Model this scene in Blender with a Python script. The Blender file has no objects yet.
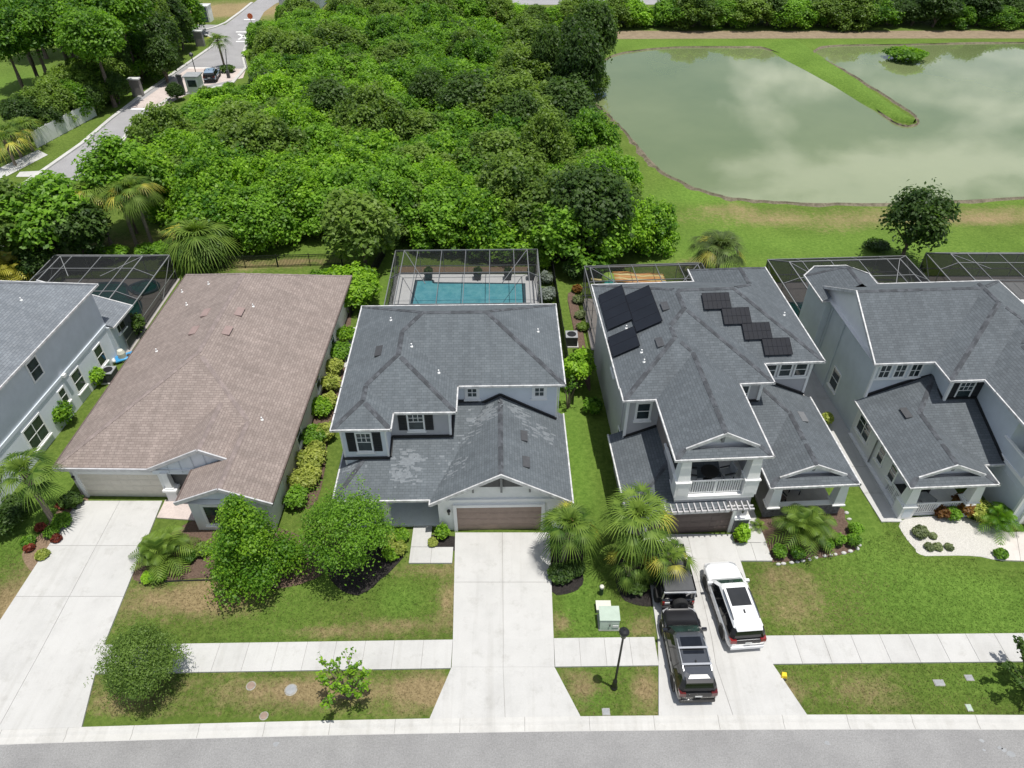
import bpy, math, random
import numpy as np
from mathutils import Vector, Matrix, noise as mnoise

SC = bpy.context.scene
COL = SC.collection
R = math.radians
random.seed(11)

# ------------------------------------------------------------------ camera model (used to survey ground points)
CAM_H, FPX, PITCH = 34.0, 720.0, R(39.75)
CP, SP = math.cos(PITCH), math.sin(PITCH)
def at(px, py, z=0.0):
    u = (px - 512) / FPX; v = (py - 384) / FPX
    t = (CAM_H - z) / (SP + v * CP)
    return (u * t, (CP - v * SP) * t)

# ------------------------------------------------------------------ scene helpers
def mesh_obj(name, verts, faces, mat, parent=None, uvs=None, smooth=False):
    me = bpy.data.meshes.new(name)
    me.from_pydata([tuple(v) for v in verts], [], faces)
    if uvs is not None:
        ul = me.uv_layers.new(name='UVMap')
        k = 0
        for fu in uvs:
            for uv in fu:
                ul.data[k].uv = uv; k += 1
    if smooth:
        me.polygons.foreach_set('use_smooth', [True] * len(me.polygons))
    mats = mat if isinstance(mat, (list, tuple)) else [mat]
    for m in mats: me.materials.append(m)
    me.update()
    o = bpy.data.objects.new(name, me)
    COL.objects.link(o)
    if parent is not None: o.parent = parent
    return o

def tag(o, label=None, cat=None, group=None, kind=None):
    if label: o['label'] = label
    if cat: o['category'] = cat
    if group: o['group'] = group
    if kind: o['kind'] = kind
    return o

def thing(name, label, cat, loc=(0, 0, 0), rz=0.0, group=None):
    o = bpy.data.objects.new(name, None)
    o.empty_display_size = 0.3
    COL.objects.link(o)
    o.location = loc; o.rotation_euler = (0, 0, rz)
    return tag(o, label, cat, group)

def copy_tree(o, parent=None):
    c = o.copy(); COL.objects.link(c)
    if parent is not None: c.parent = parent
    for ch in list(o.children): copy_tree(ch, c)
    return c

class MB:
    def __init__(s): s.v = []; s.f = []
    def add(s, vs, fs):
        b = len(s.v); s.v += [tuple(p) for p in vs]
        s.f += [tuple(b + i for i in f) for f in fs]; return s
    def hexa(s, p):                       # 8 points: bottom ring 0-3, top ring 4-7
        return s.add(p, [(3, 2, 1, 0), (4, 5, 6, 7), (0, 1, 5, 4), (1, 2, 6, 5), (2, 3, 7, 6), (3, 0, 4, 7)])
    def box(s, x0, x1, y0, y1, z0, z1, m=None):
        p = [(x0, y0, z0), (x1, y0, z0), (x1, y1, z0), (x0, y1, z0), (x0, y0, z1), (x1, y0, z1), (x1, y1, z1), (x0, y1, z1)]
        if m is not None: p = [m(q) for q in p]
        return s.hexa(p)
    def prism(s, poly, z0, z1):
        n = len(poly)
        vs = [(x, y, z0) for x, y in poly] + [(x, y, z1) for x, y in poly]
        fs = [tuple(range(n - 1, -1, -1)), tuple(range(n, 2 * n))] + [(i, (i + 1) % n, n + (i + 1) % n, n + i) for i in range(n)]
        return s.add(vs, fs)
    def tube(s, pts, r, n=6, r2=None):
        pts = [Vector(p) for p in pts]; rings = []
        for i, p in enumerate(pts):
            d = (pts[min(i + 1, len(pts) - 1)] - pts[max(i - 1, 0)]).normalized()
            a = d.cross(Vector((0, 0, 1)))
            if a.length < 1e-3: a = Vector((1, 0, 0))
            a.normalize(); b = a.cross(d)
            rr = r if not isinstance(r, (list, tuple)) else r[i]
            if r2 is not None: rr = r + (r2 - r) * i / (len(pts) - 1)
            rings.append([p + (a * math.cos(2 * math.pi * k / n) + b * math.sin(2 * math.pi * k / n)) * rr for k in range(n)])
        vs = [q for ring in rings for q in ring]; fs = []
        for i in range(len(pts) - 1):
            for k in range(n):
                fs.append((i * n + k, i * n + (k + 1) % n, (i + 1) * n + (k + 1) % n, (i + 1) * n + k))
        fs.append(tuple(range(n - 1, -1, -1))); fs.append(tuple((len(pts) - 1) * n + k for k in range(n)))
        return s.add(vs, fs)
    def lathe(s, prof, cx=0, cy=0, cz=0, n=16):
        vs = []; fs = []
        for r, z in prof:
            for k in range(n):
                a = 2 * math.pi * k / n
                vs.append((cx + r * math.cos(a), cy + r * math.sin(a), cz + z))
        for i in range(len(prof) - 1):
            for k in range(n):
                fs.append((i * n + k, i * n + (k + 1) % n, (i + 1) * n + (k + 1) % n, (i + 1) * n + k))
        fs.append(tuple(range(n - 1, -1, -1))); fs.append(tuple((len(prof) - 1) * n + k for k in range(n)))
        return s.add(vs, fs)
    def beam(s, p, q, w, h, up=(0, 0, 1)):
        p = Vector(p); q = Vector(q); d = (q - p).normalized()
        a = d.cross(Vector(up))
        if a.length < 1e-3: a = d.cross(Vector((0, 1, 0)))
        a.normalize(); b = a.cross(d)
        a *= w / 2; b *= h / 2
        return s.hexa([p - a - b, p + a - b, q + a - b, q - a - b, p - a + b, p + a + b, q + a + b, q - a + b])
    def sphere(s, c, r, n=10, m=7):
        vs = []; rx, ry, rz = (r, r, r) if not isinstance(r, (tuple, list)) else r
        for i in range(1, m):
            t = math.pi * i / m
            for k in range(n):
                a = 2 * math.pi * k / n
                vs.append((c[0] + rx * math.sin(t) * math.cos(a), c[1] + ry * math.sin(t) * math.sin(a), c[2] + rz * math.cos(t)))
        top = len(vs); vs.append((c[0], c[1], c[2] + rz)); vs.append((c[0], c[1], c[2] - rz))
        fs = []
        for i in range(m - 2):
            for k in range(n):
                fs.append((i * n + k, (i + 1) * n + k, (i + 1) * n + (k + 1) % n, i * n + (k + 1) % n))
        for k in range(n):
            fs.append((top, k, (k + 1) % n)); fs.append((top + 1, (m - 2) * n + (k + 1) % n, (m - 2) * n + k))
        return s.add(vs, fs)
    def build(s, name, mat, parent=None, smooth=False):
        return mesh_obj(name, s.v, s.f, mat, parent, smooth=smooth)
    def build_each(s, name, mat, parent=None):
        """every added 8-point piece as an object of its own"""
        for k in range(0, len(s.v), 8):
            fs = [tuple(i - k for i in f) for f in s.f if k <= f[0] < k + 8]
            mesh_obj(name, s.v[k:k + 8], fs, mat, parent)

# ------------------------------------------------------------------ materials
def new_mat(name):
    m = bpy.data.materials.new(name); m.use_nodes = True
    nt = m.node_tree; b = nt.nodes['Principled BSDF']
    return m, nt, b
def N(nt, typ, **kw):
    n = nt.nodes.new(typ)
    for k, v in kw.items(): setattr(n, k, v)
    return n
def ramp(nt, fac, stops):
    r = N(nt, 'ShaderNodeValToRGB'); els = r.color_ramp.elements
    while len(els) > 1: els.remove(els[-1])
    els[0].position = stops[0][0]; els[0].color = (*stops[0][1], 1)
    for p, c in stops[1:]:
        e = els.new(p); e.color = (*c, 1)
    nt.links.new(fac, r.inputs[0]); return r.outputs[0]
def tex_noise(nt, vec, scale, detail=5, rough=0.6):
    n = N(nt, 'ShaderNodeTexNoise'); n.inputs['Scale'].default_value = scale
    n.inputs['Detail'].default_value = detail; n.inputs['Roughness'].default_value = rough
    if vec is not None: nt.links.new(vec, n.inputs['Vector'])
    return n.outputs[0]
def mixc(nt, fac, a, b, mode='MIX'):
    m = N(nt, 'ShaderNodeMix', data_type='RGBA', blend_type=mode)
    for sock, val in ((m.inputs[0], fac), (m.inputs[6], a), (m.inputs[7], b)):
        if isinstance(val, (int, float)): sock.default_value = val
        elif isinstance(val, (tuple, list)): sock.default_value = (*val, 1)
        else: nt.links.new(val, sock)
    return m.outputs[2]
def coord(nt, which='Object'): return N(nt, 'ShaderNodeTexCoord').outputs[which]
def bump(nt, b, h, strength=0.3, dist=0.02):
    n = N(nt, 'ShaderNodeBump'); n.inputs['Strength'].default_value = strength; n.inputs['Distance'].default_value = dist
    nt.links.new(h, n.inputs['Height']); nt.links.new(n.outputs[0], b.inputs['Normal'])

def surf(name, col, rough=0.6, var=0.12, scale=3.0, fine=0.06, fscale=40.0, metal=0.0, coat=0.0, spec=None):
    """plain painted / cast surface with large soft variation and fine grain"""
    m, nt, b = new_mat(name)
    c = coord(nt)
    dk = tuple(x * (1 - var) for x in col); lt = tuple(min(1, x * (1 + var)) for x in col)
    base = ramp(nt, tex_noise(nt, c, scale, 6, 0.65), [(0.3, dk), (0.7, lt)])
    f = ramp(nt, tex_noise(nt, c, fscale, 3), [(0.3, (1 - fine,) * 3), (0.7, (1 + fine,) * 3)])
    nt.links.new(mixc(nt, 1.0, base, f, 'MULTIPLY'), b.inputs['Base Color'])
    b.inputs['Roughness'].default_value = rough; b.inputs['Metallic'].default_value = metal
    if coat: b.inputs['Coat Weight'].default_value = coat; b.inputs['Coat Roughness'].default_value = 0.03
    if spec is not None: b.inputs['Specular IOR Level'].default_value = spec
    return m

def shingle(name, dark, mid, light, blotch=0.12, stain=None):
    m, nt, b = new_mat(name)
    uv = coord(nt, 'UV')
    def brick(c1, c2, mortar):
        br = N(nt, 'ShaderNodeTexBrick'); br.offset = 0.37; br.squash = 1.0
        nt.links.new(uv, br.inputs['Vector'])
        br.inputs['Scale'].default_value = 1.0
        br.inputs['Brick Width'].default_value = 0.34; br.inputs['Row Height'].default_value = 0.17
        br.inputs['Mortar Size'].default_value = 0.016; br.inputs['Mortar Smooth'].default_value = 0.4
        br.inputs['Bias'].default_value = 0.0
        br.inputs['Color1'].default_value = (*c1, 1); br.inputs['Color2'].default_value = (*c2, 1); br.inputs['Mortar'].default_value = (*mortar, 1)
        return br
    br = brick(mid, light, dark)
    n1 = tex_noise(nt, uv, 0.35, 6, 0.7)
    bl = ramp(nt, n1, [(0.3, (1 - blotch,) * 3), (0.7, (1 + blotch,) * 3)])
    c = mixc(nt, 1.0, br.outputs[0], bl, 'MULTIPLY')
    g = ramp(nt, tex_noise(nt, uv, 9.0, 3, 0.8), [(0.3, (0.93,) * 3), (0.7, (1.07,) * 3)])
    c = mixc(nt, 1.0, c, g, 'MULTIPLY')
    # faint run-off streaks down the slope
    mp = N(nt, 'ShaderNodeMapping'); mp.inputs['Scale'].default_value = (1.6, 0.12, 1); nt.links.new(uv, mp.inputs[0])
    st = ramp(nt, tex_noise(nt, mp.outputs[0], 1.3, 4, 0.6), [(0.35, (0.9,) * 3), (0.65, (1.08,) * 3)])
    c = mixc(nt, 1.0, c, st, 'MULTIPLY')
    nt.links.new(c, b.inputs['Base Color'])
    b.inputs['Roughness'].default_value = 0.85
    bump(nt, b, br.outputs[0], 0.35, 0.012)
    return m

def capmat(name, a, bcol):
    m, nt, b = new_mat(name)
    gi = N(nt, 'ShaderNodeNewGeometry')
    c = ramp(nt, gi.outputs['Random Per Island'], [(0, a), (1, bcol)])
    c = mixc(nt, 1.0, c, ramp(nt, tex_noise(nt, coord(nt), 12, 4, .8), [(.3, (.8,) * 3), (.7, (1.2,) * 3)]), 'MULTIPLY')
    nt.links.new(c, b.inputs['Base Color']); b.inputs['Roughness'].default_value = .9
    return m

def leafmat(name, dark, light, trans=0.48, gloss=0.35):
    m, nt, b = new_mat(name)
    a = N(nt, 'ShaderNodeAttribute'); a.attribute_name = 'tone'
    oi = N(nt, 'ShaderNodeObjectInfo')
    ma = N(nt, 'ShaderNodeMath', operation='MULTIPLY_ADD'); ma.inputs[1].default_value = 0.45; 
    nt.links.new(oi.outputs['Random'], ma.inputs[0]); 
    ms = N(nt, 'ShaderNodeMath', operation='SUBTRACT'); nt.links.new(a.outputs['Fac'], ms.inputs[0]); ms.inputs[1].default_value = 0.22
    nt.links.new(ms.outputs[0], ma.inputs[2])
    col = ramp(nt, ma.outputs[0], [(0.0, dark), (1.0, light)])
    nt.links.new(col, b.inputs['Base Color'])
    b.inputs['Roughness'].default_value = 0.5; b.inputs['Specular IOR Level'].default_value = gloss
    tr = N(nt, 'ShaderNodeBsdfTranslucent')
    tc = mixc(nt, 1.0, col, (1.25, 1.35, 0.5), 'MULTIPLY'); nt.links.new(tc, tr.inputs['Color'])
    mx = N(nt, 'ShaderNodeMixShader'); mx.inputs[0].default_value = trans
    nt.links.new(b.outputs[0], mx.inputs[1]); nt.links.new(tr.outputs[0], mx.inputs[2])
    nt.links.new(mx.outputs[0], nt.nodes['Material Output'].inputs['Surface'])
    return m

def concrete(name, col, var=0.07):
    m, nt, b = new_mat(name)
    c = coord(nt)
    base = ramp(nt, tex_noise(nt, c, 0.5, 8, 0.7), [(0.25, tuple(x * (1 - var * 1.6) for x in col)), (0.5, col), (0.75, tuple(x * (1 + var) for x in col))])
    g = ramp(nt, tex_noise(nt, c, 25, 4, 0.7), [(0.3, (0.95,) * 3), (0.7, (1.05,) * 3)])
    x = mixc(nt, 1.0, base, g, 'MULTIPLY')
    dirt = ramp(nt, tex_noise(nt, c, 1.1, 9, 0.75), [(0.54, (1, 1, 1)), (0.76, (0.78, 0.77, 0.75))])
    x = mixc(nt, 1.0, x, dirt, 'MULTIPLY')
    gi = N(nt, 'ShaderNodeNewGeometry')
    x = mixc(nt, 1.0, x, ramp(nt, gi.outputs['Random Per Island'], [(0, (0.965, 0.965, 0.96)), (1, (1.02, 1.02, 1.015))]), 'MULTIPLY')
    mp = N(nt, 'ShaderNodeMapping'); mp.inputs['Scale'].default_value = (2.2, 0.10, 1); nt.links.new(c, mp.inputs[0])
    x = mixc(nt, 1.0, x, ramp(nt, tex_noise(nt, mp.outputs[0], 1.0, 4, 0.6), [(0.52, (1, 1, 1)), (0.72, (0.90, 0.895, 0.885))]), 'MULTIPLY')
    nt.links.new(x, b.inputs['Base Color']); b.inputs['Roughness'].default_value = 0.9
    b.inputs['Specular IOR Level'].default_value = 0.25
    return m

def asphalt_mat():
    m, nt, b = new_mat('pale asphalt')
    c = coord(nt)
    base = ramp(nt, tex_noise(nt, c, 0.35, 8, 0.7), [(0.3, (0.215, 0.213, 0.212)), (0.7, (0.29, 0.288, 0.285))])
    g = ramp(nt, tex_noise(nt, c, 14, 4, 0.85), [(0.33, (0.74,) * 3), (0.66, (1.22,) * 3)])
    x = mixc(nt, 1.0, base, g, 'MULTIPLY')
    spots = ramp(nt, tex_noise(nt, c, 2.3, 3, 0.5), [(0.72, (1, 1, 1)), (0.80, (0.6, 0.6, 0.6))])
    x = mixc(nt, 1.0, x, spots, 'MULTIPLY')
    nt.links.new(x, b.inputs['Base Color']); b.inputs['Roughness'].default_value = 0.95
    b.inputs['Specular IOR Level'].default_value = 0.2
    return m

def ground_mat():
    """turf: green blades with dry straw-coloured patches (attribute dry) and lush deep green (attribute lush)"""
    m, nt, b = new_mat('turf')
    c = coord(nt)
    dry = N(nt, 'ShaderNodeAttribute'); dry.attribute_name = 'dry'
    lush = N(nt, 'ShaderNodeAttribute'); lush.attribute_name = 'lush'
    g = ramp(nt, tex_noise(nt, c, 3.2, 8, 0.8), [(0.28, (0.050, 0.082, 0.016)), (0.5, (0.098, 0.146, 0.028)), (0.72, (0.168, 0.218, 0.052))])
    g2 = ramp(nt, tex_noise(nt, c, 3.2, 8, 0.8), [(0.28, (0.060, 0.122, 0.020)), (0.5, (0.116, 0.208, 0.034)), (0.72, (0.182, 0.288, 0.058))])
    x = mixc(nt, lush.outputs['Fac'], g, g2)
    s = ramp(nt, tex_noise(nt, c, 4.5, 8, 0.8), [(0.3, (0.16, 0.122, 0.062)), (0.7, (0.37, 0.295, 0.165))])
    n = tex_noise(nt, c, 2.1, 9, 0.78)
    mm = N(nt, 'ShaderNodeMath', operation='ADD'); nt.links.new(dry.outputs['Fac'], mm.inputs[0]); nt.links.new(n, mm.inputs[1])
    f = ramp(nt, mm.outputs[0], [(0.60, (0, 0, 0)), (1.05, (1, 1, 1))])
    x = mixc(nt, f, x, s)
    big = ramp(nt, tex_noise(nt, c, 0.22, 5, 0.6), [(0.3, (0.85, 0.86, 0.8)), (0.7, (1.15, 1.12, 1.1))])
    x = mixc(nt, 1.0, x, big, 'MULTIPLY')
    nt.links.new(x, b.inputs['Base Color']); b.inputs['Roughness'].default_value = 0.95
    b.inputs['Specular IOR Level'].default_value = 0.1
    bump(nt, b, tex_noise(nt, c, 18, 6, 0.9), 0.9, 0.06)
    return m

def mulchmat(name, a, bcol, scale=9):
    m, nt, b = new_mat(name)
    c = coord(nt)
    n = tex_noise(nt, c, scale, 8, 0.85)
    nt.links.new(ramp(nt, n, [(0.32, a), (0.68, bcol)]), b.inputs['Base Color'])
    b.inputs['Roughness'].default_value = 0.95; b.inputs['Specular IOR Level'].default_value = 0.15
    bump(nt, b, n, 1.0, 0.08)
    return m

def screen_mat(dens=.66):
    m, nt, b = new_mat('fly screen mesh')
    b.inputs['Base Color'].default_value = (0.012, 0.013, 0.014, 1); b.inputs['Roughness'].default_value = 0.7
    b.inputs['Specular IOR Level'].default_value = 0.2
    tr = N(nt, 'ShaderNodeBsdfTransparent'); mx = N(nt, 'ShaderNodeMixShader'); mx.inputs[0].default_value = dens
    nt.links.new(tr.outputs[0], mx.inputs[1]); nt.links.new(b.outputs[0], mx.inputs[2])
    nt.links.new(mx.outputs[0], nt.nodes['Material Output'].inputs['Surface'])
    return m

def water_mat(name, deep, lt, scale, rough, bstr, bscale):
    m, nt, b = new_mat(name)
    c = coord(nt)
    nt.links.new(ramp(nt, tex_noise(nt, c, scale, 5, 0.6), [(0.3, deep), (0.7, lt)]), b.inputs['Base Color'])
    b.inputs['Roughness'].default_value = rough; b.inputs['IOR'].default_value = 1.85
    bump(nt, b, tex_noise(nt, c, bscale, 4, 0.6), bstr, 0.05)
    return m

def glass_mat(name, col, rough=0.05, spec=0.7):
    m, nt, b = new_mat(name)
    c = coord(nt)
    nt.links.new(ramp(nt, tex_noise(nt, c, 1.3, 3), [(0.35, tuple(x * 0.6 for x in col)), (0.7, tuple(x * 1.5 for x in col))]), b.inputs['Base Color'])
    b.inputs['Roughness'].default_value = rough; b.inputs['Specular IOR Level'].default_value = spec
    return m

M = {}
M['roof_grey'] = shingle('charcoal shingles', (0.069, 0.081, 0.091), (0.091, 0.106, 0.118), (0.117, 0.134, 0.147))
M['roof_dark'] = shingle('slate grey shingles', (0.060, 0.070, 0.079), (0.080, 0.093, 0.104), (0.105, 0.120, 0.133))
M['roof_brown'] = shingle('brown shingles', (0.152, 0.120, 0.106), (0.218, 0.177, 0.158), (0.278, 0.230, 0.207))
M['roof_blue'] = shingle('blue grey shingles', (0.095, 0.108, 0.122), (0.145, 0.162, 0.182), (0.19, 0.208, 0.228))
M['cap_grey'] = capmat('dark ridge shingles', (0.040, 0.044, 0.050), (0.088, 0.096, 0.108))
M['cap_brown'] = capmat('brown ridge shingles', (0.19, 0.155, 0.143), (0.26, 0.212, 0.198))
M['cap_blue'] = surf('grey ridge shingles', (0.12, 0.13, 0.145), 0.9, 0.3, 2.2, 0.2, 14)
M['white'] = surf('white trim paint', (0.80, 0.80, 0.79), 0.5, 0.04, 1.5, 0.03)
M['white_dirty'] = surf('weathered white gutter', (0.52, 0.52, 0.52), 0.5, 0.35, 3.0, 0.15, 20)
M['gutter_brown'] = surf('brown gutter metal', (0.12, 0.09, 0.08), 0.5, 0.3, 3.0)
M['fascia_grey'] = surf('grey fascia', (0.48, 0.48, 0.49), 0.5, 0.2, 3.0)
M['stucco_light'] = surf('pale blue grey stucco', (0.68, 0.72, 0.77), 0.85, 0.05, 1.2, 0.05, 60)
M['stucco_white'] = surf('off white stucco', (0.77, 0.77, 0.76), 0.85, 0.05, 1.2, 0.05, 60)
M['siding_grey'] = surf('mid grey lap siding', (0.43, 0.425, 0.44), 0.75, 0.06, 1.2, 0.05, 60)
M['stucco_taupe'] = surf('taupe stucco', (0.46, 0.455, 0.445), 0.85, 0.06, 1.2, 0.05, 60)
M['stucco_greige'] = surf('greige stucco', (0.58, 0.56, 0.525), 0.85, 0.06, 1.2, 0.05, 60)
M['stucco_grey'] = surf('grey stucco', (0.70, 0.705, 0.71), 0.85, 0.06, 1.2, 0.05, 60)
M['stucco_blue'] = surf('blue grey stucco', (0.56, 0.605, 0.645), 0.85, 0.06, 1.2, 0.05, 60)
M['shutter'] = surf('black shutter paint', (0.018, 0.019, 0.022), 0.5, 0.2)
M['black'] = surf('black metal', (0.015, 0.015, 0.016), 0.4, 0.2)
M['dark_grey'] = surf('dark grey metal', (0.06, 0.062, 0.066), 0.5, 0.2)
M['garage_brown'] = surf('brown garage door', (0.29, 0.215, 0.175), 0.55, 0.1)
M['garage_dark'] = surf('dark brown garage door', (0.10, 0.075, 0.068), 0.55, 0.1)
M['garage_greige'] = surf('greige garage door', (0.62, 0.575, 0.50), 0.55, 0.06)
M['door_wood'] = surf('dark front door', (0.07, 0.05, 0.04), 0.45, 0.2)
M['stone'] = mulchmat('grey ledgestone', (0.09, 0.09, 0.095), (0.30, 0.30, 0.31), 5)
M['glass'] = glass_mat('window glass', (0.028, 0.042, 0.045))
M['glass_green'] = glass_mat('green tinted glass', (0.05, 0.075, 0.068))
M['concrete'] = concrete('pale concrete', (0.475, 0.471, 0.46))
M['kerb'] = concrete('kerb concrete', (0.495, 0.488, 0.47), 0.1)
M['joint'] = surf('dark joint filler', (0.26, 0.25, 0.235), 0.95)
M['asphalt'] = asphalt_mat()
M['asphalt_far'] = surf('worn grey asphalt', (0.29, 0.285, 0.29), 0.95, 0.12, 0.3, 0.08, 6)
M['pavers'] = surf('pinkish road pavers', (0.50, 0.43, 0.40), 0.9, 0.12, 0.8, 0.1, 9)
M['paint_white'] = surf('white road paint', (0.78, 0.78, 0.76), 0.8, 0.1)
M['turf'] = ground_mat()
M['mulch'] = mulchmat('brown mulch', (0.06, 0.040, 0.030), (0.22, 0.15, 0.115))
M['mulch_dark'] = mulchmat('black mulch', (0.012, 0.011, 0.011), (0.055, 0.048, 0.045))
M['mulch_tan'] = mulchmat('tan bark mulch', (0.14, 0.095, 0.06), (0.36, 0.26, 0.18))
M['gravel'] = mulchmat('white shell gravel', (0.44, 0.42, 0.38), (0.80, 0.78, 0.73), 16)
M['soil'] = mulchmat('dry sandy track', (0.17, 0.13, 0.085), (0.31, 0.245, 0.165), 0.9)
M['rocks'] = mulchmat('shore rubble', (0.07, 0.06, 0.04), (0.27, 0.235, 0.17), 1.9)
M['lake'] = water_mat('murky pond water', (0.120, 0.160, 0.062), (0.190, 0.226, 0.102), 0.028, 0.03, 0.015, 1.2)
M['pool'] = water_mat('pool water', (0.10, 0.43, 0.52), (0.22, 0.60, 0.68), 1.6, 0.03, 0.25, 2.5)
M['pool_green'] = water_mat('green pool water', (0.01, 0.12, 0.115), (0.025, 0.17, 0.155), 1.0, 0.03, 0.2, 2.5)
M['tile'] = surf('pool waterline tile', (0.06, 0.11, 0.14), 0.3, 0.3, 6)
M['deck'] = surf('pale pool deck', (0.80, 0.80, 0.80), 0.85, 0.06)
M['deck_tan'] = surf('brown grey pool deck', (0.36, 0.33, 0.31), 0.85, 0.1)
M['screen'] = screen_mat(); M['screen_light'] = screen_mat(.40)
M['alu'] = surf('bronze grey aluminium', (0.15, 0.155, 0.16), 0.45, 0.1)
M['alu_dark'] = surf('dark bronze aluminium', (0.05, 0.05, 0.052), 0.45, 0.1)
M['alu_white'] = surf('pale aluminium', (0.21, 0.215, 0.22), 0.4, 0.1)
M['solar'] = surf('black solar cells', (0.006, 0.008, 0.014), 0.5, 0.3, 5, 0.1, 30, spec=0.12)
M['solar_black'] = surf('matte pool solar mat', (0.012, 0.015, 0.022), 0.7, 0.12, 1, spec=0.15)
M['trunk'] = surf('grey brown bark', (0.16, 0.125, 0.10), 0.95, 0.3, 5, 0.2)
M['trunk_palm'] = surf('palm trunk fibre', (0.20, 0.165, 0.13), 0.95, 0.3, 6, 0.2)
M['leaf_mid'] = leafmat('mid green leaves', (0.038, 0.120, 0.010), (0.240, 0.440, 0.036))
M['leaf_bright'] = leafmat('bright green leaves', (0.075, 0.190, 0.012), (0.350, 0.570, 0.038))
M['leaf_dark'] = leafmat('dark olive leaves', (0.026, 0.064, 0.012), (0.105, 0.185, 0.034))
M['leaf_oak'] = leafmat('oak leaves', (0.056, 0.115, 0.018), (0.215, 0.325, 0.052))
M['leaf_yellow'] = leafmat('yellow green leaves', (0.18, 0.24, 0.03), (0.52, 0.56, 0.14))
M['leaf_palm'] = leafmat('palm fronds', (0.040, 0.092, 0.012), (0.20, 0.295, 0.048), 0.3, 0.2)
M['leaf_palm_yellow'] = leafmat('yellowing palm fronds', (0.24, 0.23, 0.03), (0.56, 0.52, 0.07), 0.3, 0.5)
M['leaf_grey'] = leafmat('greyish leaves', (0.10, 0.13, 0.06), (0.32, 0.38, 0.18))
M['leaf_round'] = leafmat('grey green fine leaves', (0.050, 0.105, 0.022), (0.215, 0.325, 0.065))
M['leaf_thick'] = leafmat('thicket leaves', (0.055, 0.160, 0.010), (0.320, 0.540, 0.036))
M['leaf_palm_dark'] = leafmat('dark palm fronds', (0.022, 0.045, 0.010), (0.110, 0.160, 0.040), 0.25, 0.2)
M['leaf_red'] = leafmat('red leaves', (0.10, 0.02, 0.012), (0.34, 0.075, 0.04))
M['leaf_copper'] = leafmat('copper leaves', (0.10, 0.035, 0.012), (0.30, 0.16, 0.03))
M['bluegrey_flower'] = leafmat('silvery leaves', (0.10, 0.13, 0.11), (0.34, 0.38, 0.36))
M['paint_black'] = surf('black car paint', (0.010, 0.010, 0.012), 0.22, 0.05, coat=1.0)
M['paint_hood'] = surf('satin black hood', (0.012, 0.012, 0.014), 0.45, 0.05, coat=0.2)
M['car_white'] = surf('white car paint', (0.78, 0.79, 0.80), 0.25, 0.01, coat=1.0)
M['silver'] = surf('silver metal', (0.55, 0.56, 0.58), 0.3, 0.03, metal=0.6)
M['car_blue'] = surf('silver blue car paint', (0.22, 0.30, 0.40), 0.3, 0.03, coat=1.0)
M['car_glass'] = glass_mat('car privacy glass', (0.008, 0.009, 0.011), 0.03, 0.8)
M['car_glass_green'] = glass_mat('windscreen glass', (0.025, 0.05, 0.042), 0.03, 0.9)
M['tyre'] = surf('tyre rubber', (0.014, 0.014, 0.014), 0.9, 0.2)
M['tail'] = surf('red lamp lens', (0.20, 0.008, 0.008), 0.2, 0.1, coat=1.0)
M['plate'] = surf('number plate', (0.62, 0.63, 0.62), 0.4, 0.1, 20)
M['utility_green'] = surf('pale green utility paint', (0.36, 0.44, 0.37), 0.6, 0.08)
M['box_tan'] = surf('pale plastic', (0.60, 0.59, 0.52), 0.6, 0.08)
M['lid'] = surf('grey cast lid', (0.28, 0.29, 0.30), 0.8, 0.15)
M['lid_brown'] = surf('rusty lid', (0.26, 0.19, 0.15), 0.8, 0.2)
M['yellow'] = surf('yellow plastic', (0.75, 0.55, 0.03), 0.4, 0.05)
M['orange'] = surf('orange vinyl', (0.80, 0.38, 0.10), 0.4, 0.08)
M['cream'] = surf('pale yellow vinyl', (0.85, 0.70, 0.30), 0.4, 0.08)
M['teal'] = surf('teal vinyl', (0.05, 0.45, 0.38), 0.4, 0.1)
M['blue'] = surf('blue vinyl', (0.06, 0.32, 0.62), 0.4, 0.1)
M['limegreen'] = surf('lime vinyl', (0.35, 0.55, 0.08), 0.4, 0.1)
M['pink'] = surf('pink vinyl', (0.75, 0.25, 0.22), 0.4, 0.1)
M['red_sign'] = surf('orange red sign', (0.55, 0.12, 0.04), 0.5, 0.05)
M['lamp_lens'] = surf('lamp lens', (0.09, 0.09, 0.085), 0.25, 0.1)
M['cushion'] = surf('brown cushion', (0.10, 0.075, 0.06), 0.8, 0.1)
M['brick_edge'] = surf('terracotta edging', (0.36, 0.16, 0.10), 0.9, 0.2)
M['blue_cab'] = surf('dark blue cabinet paint', (0.06, 0.085, 0.12), 0.5, 0.1)
M['walk_pink'] = concrete('pinkish concrete', (0.56, 0.52, 0.49))
M['post_green'] = surf('dark green plastic', (0.02, 0.05, 0.03), 0.5, 0.1)
M['blue_cab'] = surf('dark blue cabinet paint', (0.06, 0.085, 0.12), 0.5, 0.1)
M['walk_pink'] = concrete('pinkish concrete', (0.56, 0.52, 0.49))
M['post_green'] = surf('dark green plastic', (0.02, 0.05, 0.03), 0.5, 0.1)
# ------------------------------------------------------------------ roofs
def clip(poly, f):
    """keep the part of a convex 2-D polygon where f = (a, b, c): a x + b y + c >= 0"""
    out = []; n = len(poly)
    for i in range(n):
        p, q = poly[i], poly[(i + 1) % n]
        dp = f[0] * p[0] + f[1] * p[1] + f[2]; dq = f[0] * q[0] + f[1] * q[1] + f[2]
        if dp >= 0: out.append(p)
        if (dp >= 0) != (dq >= 0):
            t = dp / (dp - dq); out.append((p[0] + t * (q[0] - p[0]), p[1] + t * (q[1] - p[1])))
    return out
def area(poly):
    return 0.5 * sum(poly[i][0] * poly[(i + 1) % len(poly)][1] - poly[(i + 1) % len(poly)][0] * poly[i][1] for i in range(len(poly))) if len(poly) > 2 else 0

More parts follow.
